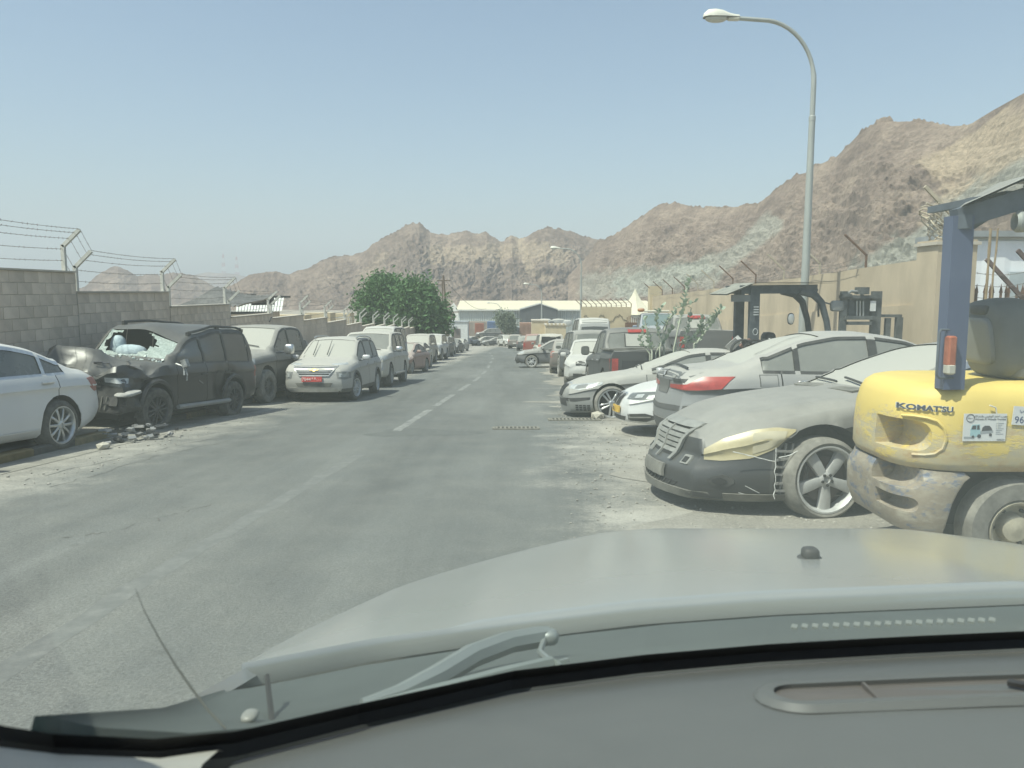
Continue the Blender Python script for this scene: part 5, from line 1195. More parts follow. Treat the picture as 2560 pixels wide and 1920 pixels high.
# ------------------------------------------------------------------ wooden poles
WOOD = mat('weathered_wood', (.16, .12, .09), .9, var=.3, scale=2, stretch=(6, 6, .6), bump=.4)
def utility(px, y, ztop, lean, label):
    x = at(px, 800, y).x; z0 = G(y); t = empty('utility_pole', label, 'utility pole', (x, y, z0), 'wooden poles by the tree'); h = ztop - z0
    MB().tube([(0, 0, 0), (lean, 0, h)], [.16, .10], 8).build('pole', WOOD, t); MB().bar((lean * .93 - .7, 0, h * .93), (lean * .93 + .7, 0, h * .93), .1).build('crossarm', WOOD, t)
    for d in (-.6, 0, .6): MB().lathe([(.05, 0), (.07, .06), (.04, .14), (.001, .16)], 8, Matrix.Translation((lean * .93 + d, 0, h * .93 + .04)) @ Matrix.Rotation(R(90), 4, 'X')).build('insulator', mat('porcelain', (.4, .36, .3), .4), t)
    return t
u1 = utility(1122, 84, at(1110, 688, 84).z, -.55, 'leaning wooden utility pole at the road edge beside the tree'); u2 = utility(1108, 110, at(1105, 700, 110).z, -.1, 'thinner upright wooden pole behind the leaning one')
MB().blob((1.0, -.2, 2.6), (.9, .5, 1.1), .7, 8).build('transformer', mat('transformer_grey', (.25, .25, .24), .6), u2)
w_ = MB(); a, b_ = at(1112, 700, 84), at(1215, 772, 172); w_.tube([a + (b_ - a) * t - Vector((0, 0, 1.2 * math.sin(math.pi * t))) for t in np.linspace(0, 1, 14)], .03, 4); tag(w_.build('overhead_wire', BLK, None), 'thin overhead wire running from the leaning pole towards the warehouse', 'wire')
# ------------------------------------------------------------------ block wall along the left
BLOCK = mat('concrete_block', (.58, .48, .385), .95, var=.16, scale=1.6, bump=.6, bscale=30, bdist=.012)
n_ = BLOCK.node_tree; oi = n_.nodes.new('ShaderNodeObjectInfo'); rr_ = _ramp(n_, oi.outputs['Random'], [(0, .88), (1, 1.1)]); b_ = n_.nodes['Principled BSDF']; src = b_.inputs['Base Color'].links[0].from_socket
st_ = _noise(n_, .5, 5, .7, (1, 1, .25), 'Object'); gg = n_.nodes.new('ShaderNodeNewGeometry'); n_.links.new(gg.outputs['Position'], st_.inputs['Vector']); rs_ = _ramp(n_, st_.outputs['Fac'], [(.3, .82), (.65, 1.08)])
n_.links.new(_mix(n_, 1, _mix(n_, 1, src, rr_.outputs[0], 'MULTIPLY'), rs_.outputs[0], 'MULTIPLY'), b_.inputs['Base Color']); MORT = mat('mortar', (.42, .37, .32), .95, var=.15, scale=8)
CAP = mat('wall_cap', (.46, .41, .34), .9, var=.15, scale=3); POST = mat('whitewashed_concrete', (.52, .51, .46), .9, var=.14, scale=5); WIRE = mat('barbed_wire', (.17, .155, .14), .7, .3, var=.3, scale=10)
wall = empty('block_wall', 'long stepped concrete block wall behind the kerbside row, topped with bent posts and barbed wire', 'wall', (-8.6, 12, G(12)))
def put(o, p, parent=wall):
    o.parent = parent; o.matrix_parent_inverse = Matrix.Translation(parent.location).inverted(); return o
WX = -8.6; TOPS = [.38, -.01, -.38, -.78, -.95, -1.19, -1.44, -1.74, -1.98, -2.19, -2.40, -2.70, -2.91, -3.08, -3.4]
blk = []; nb = 0; BH, BL = .21, .415; rest = MB(); q = random.Random(2)
for k, tz in enumerate(TOPS):
    y0 = 15.4 + 4.15 * (k - 1); y1 = y0 + 4.12; zt = 1.6 + tz; zb = G(y1) - .1
    put(MB().box((WX - .11, (y0 + y1) / 2, (zt + zb) / 2), (.18, y1 - y0, zt - zb)).build('mortar_panel', MORT, None, 0), None)
    put(MB().box((WX - .09, (y0 + y1) / 2, zt + .012), (.25, y1 - y0 + .01, .03)).build('coping', CAP, None, 0), None)
    r = 0; z = zt - BH / 2 - .006
    while z > zb:
        y = y0 + .01 - (BL / 2 if r % 2 else 0)
        while y < y1 - .03:
            a, b_ = max(y, y0), min(y + BL - .009, y1)
            if b_ - a > .05:
                c = (WX - .040 + q.uniform(-.005, .005), (a + b_) / 2, z); d = (.06, b_ - a, BH - .010); vis = z > G(y0) + 1.0 if k > 1 else z > G(y0) + .7
                if nb < 296 and vis:
                    o = bpy.data.objects.new('block', blk[0]) if blk else MB().box((0, 0, 0), (.06, BL - .009, BH - .010), ch=.004).build('block', BLOCK, None, 0)
                    if blk: link(o)
                    else: blk.append(o.data)
                    o.location = c; o.scale = (1, d[1] / (BL - .009), 1); put(o, None); nb += 1
                else: rest.box(c, d)
            y += BL
        z -= BH; r += 1
tag(put(rest.build('block_courses', BLOCK, None, 0), None), kind='stuff')
def wpost(x, y, z, s, dx, m, hv=.5, n='post'):
    f = MB(); f.box((0, 0, hv / 2), (s, s, hv)); f.bar((0, 0, hv - .03), (dx, 0, hv + abs(dx) * .85), s, s * .9); o = f.build(n, m, None, 0); o.location = (x, y, z); return o
def strand(pts, r=.005, barbs=.16, seed=0, sag=.03):
    q = random.Random(seed); f = MB()
    for a, b_ in zip(pts, pts[1:]):
        a, b_ = Vector(a), Vector(b_); L = (b_ - a).length; n = 8
        P = [a + (b_ - a) * t - Vector((0, 0, sag * L * .5 * math.sin(math.pi * t))) for t in np.linspace(0, 1, n)]; f.tube(P, r, 4, False)
        for i in range(int(L / barbs)):
            t = (i + .5) / (L / barbs); p = a + (b_ - a) * t - Vector((0, 0, sag * L * .5 * math.sin(math.pi * t))); d = Vector((q.uniform(-1, 1), q.uniform(-.4, .4), q.uniform(-1, 1))).normalized() * .022; f.bar(p - d, p + d, r * 1.3)
    return f
ends = []
for k, tz in enumerate(TOPS):
    y0 = 15.4 + 4.15 * (k - 1); zt = 1.6 + tz + .025
    for y in ((y0 + .12, y0 + 3.95) if k else (y0 + .1, y0 + 3.9)):
        put(wpost(WX - .09, y, zt, .072, .34, POST), None); ends.append((y, zt))
for lv in range(5):
    hx, hz = ((0, .2), (0, .42), (.14, .62), (.26, .73), (.35, .80))[lv]
    for i in range(0, len(ends) - 1):
        (ya, za), (yb, zb) = ends[i], ends[i + 1]
        put(strand([(WX - .09 + hx, ya, za + hz), (WX - .09 + hx, yb, zb + hz)], .0042 if ya < 30 else .008, .14 if ya < 24 else 2, i * 9 + lv, .02).build('barbed_strand', WIRE, None, 0), None)

# ------------------------------------------------------------------ what stands behind the left wall
SHEET = mat('white_sheet_metal', (.56, .56, .53), .6, .1, var=.15, scale=2); SHEETG = mat('grey_sheet_metal', (.30, .31, .31), .6, .2, var=.2, scale=2); CREAM = mat('cream_render', (.52, .43, .29), .9, var=.08, scale=1.5); SAND = mat('sand_render', (.45, .365, .26), .92, var=.2, scale=.9, stretch=(1, 1, .35), bump=.3, bscale=25, bdist=.01)
def slab(name, label, cat, c, d, m, rz=0): 
    o = MB().box((0, 0, 0), d).build(name, m, None, 0); o.location = c; o.rotation_euler = (0, 0, R(rz)); return tag(o, label, cat)
def ribbed(f, a, b_, h, n, dp=.05, up=(0, 0, 1)):
    """a sheet from a to b, h tall, folded into ribs"""
    a, b_, up = Vector(a), Vector(b_), Vector(up); d = (b_ - a) / n; nrm = d.cross(up).normalized(); rows = [[], []]
    for i in range(n):
        for t, o in ((0, 0), (.35, 0), (.5, dp), (.85, dp)):
            p = a + d * (i + t) + nrm * o; rows[0].append(p); rows[1].append(p + up * h)
    return f.grid(rows)
# collapsed corrugated roof
sr = empty('tin_roof_shed', 'sagging corrugated tin roof just over the block wall, before the white ribbed shed', 'shed', at(520, 760, 36))
a, b_ = at(430, 772, 36), at(600, 768, 36); f = MB(); rows = []
for j in range(6):
    row = []
    for i in range(30): 
        t = i / 29; p = a + (b_ - a) * t; row.append(p + Vector((0, j * 1.1, .18 * j - .12 * math.sin(t * 5 + j) * (j / 5) + (.10 if i % 2 else 0) - .45 * t * j / 5)))
    rows.append(row)
f.grid(rows); put(f.build('corrugated_roof', mat('rusty_tin', (.27, .255, .23), .7, .2, var=.3, scale=1.5), None, 0), None, sr)
f = MB(); [f.bar(a + (b_ - a) * t + Vector((0, 5.6, .55 - .5 * t)), a + (b_ - a) * (t + .34) + Vector((0, 5.6, .75 - .5 * t - .2)), .5, .45) for t in (0, .3, .6)]; put(f.build('ridge_beam', mat('dark_timber', (.10, .095, .09), .9), None, 0), None, sr)
put(MB().box((a + b_) / 2 + Vector((0, 3, -2.6)), (3.4, 5.4, 4.6)).build('shed_wall', SAND, None, 0), None, sr)
ws = empty('white_shed', 'white ribbed sheet metal shed with a dark gap below its roof, beyond the stepped wall', 'shed', at(640, 790, 52))
a, b_ = at(588, 776, 52), at(706, 770, 52); f = MB(); ribbed(f, a + Vector((0, 0, -.2)), b_ + Vector((0, 0, -.2)), 1.05, 16, .06, (0, .55, .83)); put(f.build('roof_sheet', SHEET, None, 0), None, ws)
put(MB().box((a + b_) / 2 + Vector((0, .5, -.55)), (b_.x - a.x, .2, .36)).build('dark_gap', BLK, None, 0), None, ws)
f = MB(); ribbed(f, a + Vector((0, .3, -4.2)), b_ + Vector((0, .3, -4.2)), 3.4, 20, .05); put(f.build('wall_sheet', SHEET, None, 0), None, ws)
put(MB().box((a + b_) / 2 + Vector((0, 1.6, .82)), (b_.x - a.x + .2, .12, .14)).build('ridge_cap', BLK, None, 0), None, ws)
for i, (p0, p1, py, y, lab) in enumerate(((596, 770, 787, 47, 'sunlit cream compound wall right behind the fourth and fifth wall steps'), (770, 832, 782, 55, 'sunlit cream compound wall behind the sixth wall step'), (828, 880, 783, 61, 'short cream building with a railing below its eaves, next to the big tree'))):
    a, b_ = at(p0, py, y), at(p1, py, y); h = 4.5; slab('cream_wall', lab, 'wall', ((a.x + b_.x) / 2, y, a.z - h / 2), (b_.x - a.x, 1.6, h), CREAM)
a, b_ = at(834, 806, 60), at(878, 804, 60); t = empty('railing', 'low white railing in front of the short cream building', 'railing', a); nrl = 11
for i in range(nrl): put(MB().bar(a + (b_ - a) * (i / (nrl - 1)) - Vector((0, 0, .5)), a + (b_ - a) * (i / (nrl - 1)) + Vector((0, 0, .35)), .05).build('baluster', POST, None, 0), None, t)
put(MB().bar(a + Vector((0, 0, .36)), b_ + Vector((0, 0, .36)), .07).build('handrail', POST, None, 0), None, t)

# ------------------------------------------------------------------ right wall, pillar, gate
RX = 9.6
rwl = empty('rendered_wall', 'long sand coloured rendered wall sloping away on the far side of the dark forklift', 'wall', (RX, 18, G(18)))
wt = lambda y: 1.6 + float(np.interp(y, [18.2, 30, 54], [.76, .35, -.34])); wl_ = lambda y: 1.6 + float(np.interp(y, [19.3, 33.4, 54], [-.30, -1.14, -2.3]))
yy = [18.35 + i * (53.2 - 18.35) / 9 for i in range(10)]
for y0, y1 in zip(yy, yy[1:]):
    def quadbox(x0, x1, za, zb_): 
        V = [(x0, y0, za(y0)), (x1, y0, za(y0)), (x1, y1, za(y1)), (x0, y1, za(y1)), (x0, y0, zb_(y0)), (x1, y0, zb_(y0)), (x1, y1, zb_(y1)), (x0, y1, zb_(y1))]
        return MB().add(V, [(3, 2, 1, 0), (4, 5, 6, 7), (0, 1, 5, 4), (1, 2, 6, 5), (2, 3, 7, 6), (3, 0, 4, 7)])
    put(quadbox(RX, RX + .22, wl_, wt).build('wall_panel', SAND, None, 0), None, rwl)
    put(quadbox(RX - .06, RX + .28, lambda y: G(y) - .4, wl_).build('plinth', SAND, None, 0), None, rwl)
put(MB().box((RX + .34, 17.9, .2 + .3), (.88, .9, 2.66 * 2 - .8)).build('end_pillar', SAND, None, 0), None, rwl)
put(MB().box((RX + .34, 17.9, 2.68), (1.0, 1.0, .07)).build('pillar_cap', CAP, None, 0), None, rwl)
put(MB().box((RX + .25, 53.6, -.4), (.8, .8, 4.8)).build('far_pillar', CREAM, None, 0), None, rwl)
RUST = mat('rusty_steel', (.15, .085, .06), .85, .3, var=.4, scale=8, c2=(.26, .15, .10)); PALE = mat('sun_bleached_steel', (.42, .36, .27), .8, var=.2, scale=6)
pys = [21.4 + 3.2 * i for i in range(11)]
for i, y in enumerate(pys): put(wpost(RX + .1, y, wt(y), .05, -.62, PALE if i in (1, 2, 5, 6) else RUST, .38), None, rwl)
for lv in range(3):
    hx, hz = ((0, .25), (-.25, .55), (-.5, .75))[lv]
    put(strand([(RX + .1 + hx * .6, y, wt(y) + hz * .35) for y in pys], .006, 9, lv, .06).build('barbed_strand', WIRE, None, 0), None, rwl)
q = random.Random(14)
for k in range(7): put(MB().tube([Vector((RX + .25 - .1 * t + .22 * math.sin(t * 2 + k), 17.8 + .25 * math.cos(t * 1.7 + k * 1.3), 2.75 + .16 * t + .1 * math.sin(t * 3 + k))) for t in np.linspace(0, 4.6, 14)], .018, 5).build('tangled_wire', PALE, None), None, rwl)
f = MB(); f.bar((RX + .5, 17.7, 2.7), (RX + .42, 17.7, 3.2), .09); f.bar((RX + .42, 17.7, 3.2), (RX - .35, 17.7, 3.95), .07); put(f.build('bent_post', PALE, None, 0), None, rwl)
wb = empty('white_building', 'plain white metal building behind the spiked gate', 'building', (15, 24, G(21)))
f = MB(); [ribbed(f, (12.55 + 2.5 * i, 21.6, -2), (15.05 + 2.5 * i, 21.6, -2), 5.0, 2, .03) for i in range(3)]; WHS = mat('bright_white_sheet', (.80, .80, .80), .6, var=.05, scale=1)
f.box((16.3, 22.9, .6), (7.5, 2.4, 5.0)); put(f.build('wall', WHS, None, 0), None, wb); put(MB().box((16.3, 22.8, 3.18), (7.7, 2.8, .16)).build('roof', SHEETG, None, 0), None, wb)
put(MB().box((14.9, 21.5, .4), (.12, .1, 4.9)).build('corner_strip', SHEETG, None, 0), None, wb)
put(MB().box((14.2, 21.5, 1.4), (1.0, .08, 1.5)).build('window', mat('grey_pane', (.42, .46, .47), .3), None, 0), None, wb)
gt = empty('metal_gate', 'white gate of sheets and spear topped brown bars between the sand pillar and yellow forklift', 'gate', (12, 18.1, G(18)))
for z0, z1 in ((.95, 1.35), (.2, .55), (-1.8, -.6)): put(MB().box((13.2, 18.15, (z0 + z1) / 2), (5.6, .03, z1 - z0)).build('sheet', WHS, None, 0), None, gt)
pm = None
for i in range(44):
    o = bpy.data.objects.new('picket', pm) if pm else MB().box((0, 0, -.35), (.045, .03, 3.1)).add([(-.04, -.012, 1.2), (.04, -.012, 1.2), (.04, .012, 1.2), (-.04, .012, 1.2), (0, 0, 1.42)], [(0, 1, 4), (1, 2, 4), (2, 3, 4), (3, 0, 4), (3, 2, 1, 0)]).build('picket', RUST, None, 0)
    if pm: link(o)
    pm = o.data; o.location = (10.5 + i * .125, 18.09 if i % 3 else 18.2, .38); put(o, None, gt)
for x, hh in ((11.9, 1.9), (12.6, 2.1), (14.6, 1.7)):
    f = MB(); f.box((x, 17.95, -.3), (.11, .11, 3.6 + (hh - 1.9))); f.bar((x, 17.95, hh - .55), (x - 1.0, 17.95, hh + .45), .06, .09); put(f.build('gate_post', mat('rust_dark_steel', (.13, .085, .075), .8, .3, var=.4, scale=6), None, 0), None, gt)
for k in range(4): put(strand([(10.6, 17.9, 1.2 + .28 * k), (12, 17.9, 1.35 + .25 * k), (13.4, 17.9, 1.25 + .25 * k), (15.5, 17.9, 1.15 + .27 * k)], .006, .18, k + 60, .12).build('barbed_strand', WIRE, None, 0), None, gt)
po = MB(); q = random.Random(6)
for x, lx in ((10.52, .05), (10.62, -.03), (10.7, .02)): po.tube([(x + lx * t + q.uniform(-.02, .02), 17.35, G(17) + 2.7 * t) for t in np.linspace(.0, 1.5, 9)], .02, 6)
tag(po.build('stick_bundle', mat('dry_sticks', (.27, .20, .12), .9, var=.3, scale=7), None), 'bundle of dry brown sticks leaning at the sand pillar', 'sticks')
# far piece of wall across the road edge, with its own posts; tent; iron gate
fw = empty('yard_wall', 'sand wall with leaning fence posts behind the white van, facing us', 'wall', (7, 58, G(58)))
a, b_ = at(1453, 774, 58), at(1578, 770, 58); put(MB().box(((a.x + b_.x) / 2, 58, (a.z + G(58)) / 2), (b_.x - a.x, .25, a.z - G(58) + .4)).build('wall_panel', CREAM, None, 0), None, fw)
for i in range(11): 
    p = a + (b_ - a) * (i / 10.); o = wpost(p.x, 58, p.z, .05, -.45, RUST, .35); put(o, None, fw)
for i in range(3): put(strand([a + Vector((-.1 * i, 0, .25 + .2 * i)), b_ + Vector((-.1 * i, 0, .25 + .2 * i))], .008, 9, i, .03).build('barbed_strand', WIRE, None, 0), None, fw)
q = random.Random(17); put(MB().tube([a + (b_ - a) * t + Vector((0, -.15, -.75 + .25 * math.sin(t * 19) + q.uniform(-.1, .1))) for t in np.linspace(.05, .95, 40)], .016, 4).build('hanging_cable', BLK, None, 0), None, fw)
ig = empty('iron_gate', 'small rusty iron gate between the yard wall and the long sand wall', 'gate', at(1592, 810, 56)); c = at(1592, 808, 56)
for i in range(12): put(MB().bar(c + Vector((-.7 + i * .13, 0, -1.2)), c + Vector((-.7 + i * .13, 0, .45 + .1 * math.sin(i))), .05).build('gate_bar', RUST, None, 0), None, ig)
put(MB().box(c + Vector((0, 0, -.3)), (1.7, .04, .7)).build('gate_sheet', RUST, None, 0), None, ig)
tn = empty('tent', 'white pointed tent top beyond the iron gate', 'tent', at(1590, 785, 78)); a = at(1588, 722, 78); b_ = at(1588, 786, 78); rows = []
for t in np.linspace(0, 1, 8): r = .05 + 1.75 * t ** 1.35; z = a.z + (b_.z - a.z) * t; rows.append([(a.x + r * math.cos(R(45 + 45 * k)) * (1.25 if k % 2 == 0 else .95), 78 + r * math.sin(R(45 + 45 * k)), z) for k in range(9)])
put(MB().grid(rows).build('canopy', mat('tent_canvas', (.62, .57, .44), .85, var=.05), None, 0), None, tn); put(MB().box((a.x, 78, b_.z - 1.4), (3, 3, 2.8)).build('tent_wall', mat('tent_side', (.55, .53, .47), .85), None, 0), None, tn)

# ------------------------------------------------------------------ warehouse and yard at the end of the road
wh = empty('warehouse', 'long pale warehouse with a cream roof across the end of the road', 'warehouse', (5, 200, G(200))); ROOF = mat('cream_roof', (.60, .54, .40), .7, var=.06, scale=.3); WS = mat('pale_corrugated', (.46, .49, .47), .6, .1, var=.05, scale=.5)
y = 200; e0, e1 = at(1146, 774, y), at(1640, 772, y); rz = at(1200, 757, y + 14).z + .6; zb = G(200) - 1
f = MB(); ribbed(f, (e0.x, y, zb), (e1.x, y, zb), e0.z - zb, 90, .12); put(f.build('front_wall', WS, None, 0), None, wh)
f = MB(); f.grid([[(e0.x - .5, y - .6, e0.z), (e1.x, y - .6, e0.z)], [(e0.x - .5, y + 14, rz), (e1.x, y + 14, rz)], [(e0.x - .5, y + 28, e0.z), (e1.x, y + 28, e0.z)]]); put(f.build('roof', ROOF, None, 0), None, wh)
put(MB().bar((e0.x - .5, y - .62, e0.z - .15), (e1.x, y - .62, e0.z - .15), .2, .35).build('gutter', SHEET, None, 0), None, wh)
g0 = at(1114, 770, y + 10); gx = e0.x
put(MB().add([(gx, y, zb), (gx - 3.4, y + 14, zb), (gx, y, e0.z), (gx - 1.7, y + 7, rz - .4), (gx - 3.4, y + 14, e0.z + .2)], [(0, 1, 4, 3, 2)]).build('gable_wall', SHEET, None, 0), None, wh)
gs = empty('gabled_shed', 'dark grey gabled shed front in the middle of the warehouse', 'shed', (4, 190, G(190))); y = 190; p = [at(a, b_, y) for a, b_ in ((1300, 774), (1350, 760), (1394, 774))]
f = MB(); DG = mat('dark_sheet', (.10, .105, .11), .6, .1, var=.1, scale=.6); zb = G(190) - .5
f.add([(p[0].x, y, zb), (p[2].x, y, zb), tuple(p[2]), tuple(p[1]), tuple(p[0]), (p[0].x, y + 9, zb), (p[2].x, y + 9, zb), (p[2].x, y + 9, p[2].z), (p[1].x, y + 9, p[1].z), (p[0].x, y + 9, p[0].z)], [(0, 1, 2, 3, 4), (5, 9, 8, 7, 6), (0, 4, 9, 5), (1, 6, 7, 2)]); put(f.build('gable_front', DG, None, 0), None, gs)
f = MB(); [f.bar(p[i] + Vector((0, -.1, .1)), p[i + 1] + Vector((0, -.1, .1)), .35, .25) for i in (0, 1)]; put(f.build('verge_trim', SHEET, None, 0), None, gs); f = MB(); f.grid([[(q_.x, y - .1, q_.z + .1) for q_ in p], [(q_.x, y + 9, q_.z + .1) for q_ in p]]); put(f.build('roof', SHEETG, None, 0), None, gs)
for i in range(9): xx = p[0].x + (p[2].x - p[0].x) * (i + .5) / 9; put(MB().box((xx, y - .04, (zb + p[0].z) / 2), (.12, .08, p[0].z - zb)).build('rib', DG, None, 0), None, gs)
# kiosk, perimeter wall, containers
wb2 = empty('kiosk_building', 'small white flat roofed building with a brown roller door beside the tree', 'building', at(1145, 840, 125)); y = 125; a, b_ = at(1122, 806, y), at(1169, 806, y); zb = G(y) - .3
put(MB().box(((a.x + b_.x) / 2, y + 2.2, (a.z + zb) / 2), (b_.x - a.x, 4.4, a.z - zb)).build('wall', mat('kiosk_white', (.58, .58, .56), .85), None, 0), None, wb2); put(MB().box(((a.x + b_.x) / 2, y + 2.2, a.z + .06), (b_.x - a.x + .2, 4.6, .14)).build('roof', SHEETG, None, 0), None, wb2)
c0, c1 = at(1129, 822, y), at(1151, 843, y); put(MB().box(((c0.x + c1.x) / 2, y - .03, (c0.z + zb) / 2), (c1.x - c0.x, .06, c0.z - zb)).build('roller_door', mat('brown_shutter', (.16, .135, .125), .7), None, 0), None, wb2)
c = at(1138, 818, y); put(MB().box((c.x, y - .2, c.z), (.45, .4, .35)).build('air_conditioner', SHEETG, None, 0), None, wb2); c = at(1130, 800, y + 1); f = MB(); f.lathe([(.5, 0), (.5, 1.0), (.1, 1.2), (.001, 1.2)], 12, Matrix.Translation(c) @ Matrix.Rotation(R(90), 4, 'X')); f.bar(c + Vector((-1.2, 0, 1.3)), c + Vector((1.1, 0, 1.3)), .18); put(f.build('roof_tank', mat('tank_brown', (.2, .15, .12), .8), None), None, wb2)
pw = [at(1204, 839, 146), at(1300, 843, 142), at(1420, 848, 138)]; f = MB()
for a, b_ in zip(pw, pw[1:]): f.add([(a.x, a.y, G(a.y) - .5), (b_.x, b_.y, G(b_.y) - .5), tuple(b_), tuple(a), (a.x, a.y + .3, G(a.y) - .5), (b_.x, b_.y + .3, G(b_.y) - .5), (b_.x, b_.y + .3, b_.z), (a.x, a.y + .3, a.z)], [(0, 1, 2, 3), (3, 2, 6, 7), (5, 4, 7, 6)])
tag(f.build('perimeter_wall', mat('pale_wall', (.55, .51, .43), .9), None, 0), 'low pale wall behind the cars across the bend', 'wall')
def crate(px0, px1, py0, py1, y, m, name, lab, cat, dp=2.4, rib=0, group=None):
    a, b_ = at(px0, py0, y), at(px1, py1, y); t = empty(name, lab, cat, ((a.x + b_.x) / 2, y, b_.z), group); f = MB(); f.box(((a.x + b_.x) / 2, y + dp / 2, (a.z + b_.z) / 2), (b_.x - a.x, dp, a.z - b_.z)); n = max(4, int((px1 - px0) / 3))
    put(f.build('shell', m, None, 0), None, t)
    for i in range(n): put(MB().box((a.x + (b_.x - a.x) * (i + .5) / n, y - .05, (a.z + b_.z) / 2), ((b_.x - a.x) / n * .5, .1, (a.z - b_.z) * .94)).build('rib', m, None, 0), None, t)
RO, BO = mat('container_red', (.36, .15, .10), .6, var=.2, scale=1), mat('container_blue', (.15, .21, .34), .6, var=.2, scale=1); OB = mat('oxide_brown', (.36, .22, .16), .8, var=.25, scale=.8)
crate(1169, 1174, 807, 838, 160, RO, 'metal_rack', 'red upright rack beside the small white building', 'rack', .6); crate(1187, 1210, 808, 836, 160, RO, 'red_container', 'row of upright red panels near the thin grey tree', 'container', 1)
crate(1218, 1246, 804, 833, 160, BO, 'blue_container', 'blue metal container next to the thin grey tree', 'container'); crate(1247, 1252, 803, 834, 159, RO, 'metal_rack', 'narrow red rack touching the blue container', 'rack', .5)
crate(1170, 1290, 803, 846, 166, mat('pinkish_sheet', (.42, .36, .30), .8, var=.2, scale=.4), 'yard_fence', 'pale pinkish sheet fence behind the red and blue containers', 'fence', .2); crate(1299, 1331, 807, 846, 150, OB, 'brown_container', 'rust brown container below the dark gabled shed', 'container'); crate(1281, 1299, 818, 846, 152, mat('bluish_sheet', (.30, .34, .36), .7), 'grey_container', 'grey blue container between thin tree and rust brown container', 'container')
def block_house(px0, px1, py0, py1, y, lab, m=CREAM, step=None):
    a, b_ = at(px0, py0, y), at(px1, py1, y); t = empty('yard_building', lab, 'building', ((a.x + b_.x) / 2, y, b_.z)); put(MB().box(((a.x + b_.x) / 2, y + 2, (a.z + b_.z) / 2 - 1), (b_.x - a.x, 4, a.z - b_.z + 2)).build('wall', m, None, 0), None, t); put(MB().box(((a.x + b_.x) / 2, y + 2, a.z + .08), (b_.x - a.x + .15, 4.2, .16)).build('parapet', CAP, None, 0), None, t)
    return t
block_house(1330, 1370, 803, 838, 112, 'sand coloured building with a sloping wall end behind the red pickup'); t = block_house(1364, 1415, 814, 838, 108, 'lower sand wall with battlements behind the cream SUV')
for i in range(5): a = at(1366 + i * 10, 813, 107.8); put(MB().box((a.x + .2, 108, a.z + .1), (.28, .3, .28)).build('merlon', CREAM, None, 0), None, t)
junk = empty('car_shells', 'pile of bare car shells showing over the battlemented wall', 'scrap cars', at(1395, 808, 122)); q = random.Random(4)
for k in range(5): c = at(1345 + k * 17, 805 - 3 * (k % 2), 122); put(MB().blob(c + Vector((0, 0, -.2)), (2.2, 1.6, 1.1), .6, 6).build('car_shell', (PT['silver'], PT['dust_white'], PT['dark_grey'])[k % 3], None), None, junk)

# ------------------------------------------------------------------ trees and bushes
def leafmat(name, a, b_, c):
    m, n, b = _new(name); S(b, rough=.7, spec=.25); g = n.nodes.new('ShaderNodeObjectInfo'); t = _noise(n, .9, 4, .7); t2 = _noise(n, 7, 2, .6)
    k = _math(n, 'ADD', _math(n, 'MULTIPLY', t.outputs['Fac'], .6), _math(n, 'MULTIPLY', t2.outputs['Fac'], .4)); r = _ramp(n, k, [(.35, a), (.5, b_), (.65, c)]); n.links.new(r.outputs[0], b.inputs['Base Color'])
    tr = n.nodes.new('ShaderNodeBsdfTranslucent'); n.links.new(r.outputs[0], tr.inputs[0]); mx = n.nodes.new('ShaderNodeMixShader'); mx.inputs[0].default_value = .25
    n.links.new(b.outputs[0], mx.inputs[1]); n.links.new(tr.outputs[0], mx.inputs[2]); n.links.new(mx.outputs[0], n.nodes['Material Output'].inputs[0]); return m
LEAF = leafmat('neem_leaf', (.06, .125, .05), (.095, .18, .07), (.15, .235, .10)); LEAFG = leafmat('dusty_leaf', (.12, .15, .10), (.18, .21, .15), (.24, .26, .19)); BARK = mat('bark', (.17, .14, .11), .95, var=.3, scale=5, bump=.6)
def crown(lobes, n, size, seed):
    q = np.random.RandomState(seed); V = []; F = []
    tot = sum(l[3] * l[4] * l[5] for l in lobes) 
    for cx, cy_, cz, rx, ry, rz in lobes:
        m_ = int(n * rx * ry * rz / tot)
        for _ in range(m_):
            d = q.normal(size=3); d /= np.linalg.norm(d); r = .55 + .5 * q.rand() ** .6; 
            p = np.array([cx + d[0] * rx * r, cy_ + d[1] * ry * r, cz + d[2] * rz * r])
            if fbm(np.array([p[0] * .9]), np.array([p[2] * .9 + p[1] * .5]), 3, seed)[0] < .40: continue
            for _k in range(3):
                u = q.normal(size=3); u[2] -= .35; u /= np.linalg.norm(u); v = np.cross(u, q.normal(size=3)); v /= np.linalg.norm(v) + 1e-9; s_ = size * (.6 + .8 * q.rand()); o = p + q.normal(size=3) * size * .9
                k = len(V); V += [o, o + u * s_ * .5 + v * s_ * .22, o + u * s_, o + u * s_ * .5 - v * s_ * .22]; F.append((k, k + 1, k + 2, k + 3))
    return V, F
def tree(name, lab, base, limbs, lobes, n, size, m, seed, tr=.2, grp=None):
    t = empty(name, lab, 'tree', base, grp); f = MB(); V, F = crown(lobes, n, size, seed)
    for P, r0, r1 in limbs: f.tube([Vector(p) for p in P], list(np.linspace(r0, r1, len(P))), 7)
    f.build('trunk', BARK, t); o = mk('crown', V, F, m, t, 0); return t
s_ = 74 / 1930; base = Vector((at(1005, 843, 74).x, 74, G(74))); X = lambda px: (px - 1005) * s_; Z = lambda py: at(1005, py, 74).z - base.z
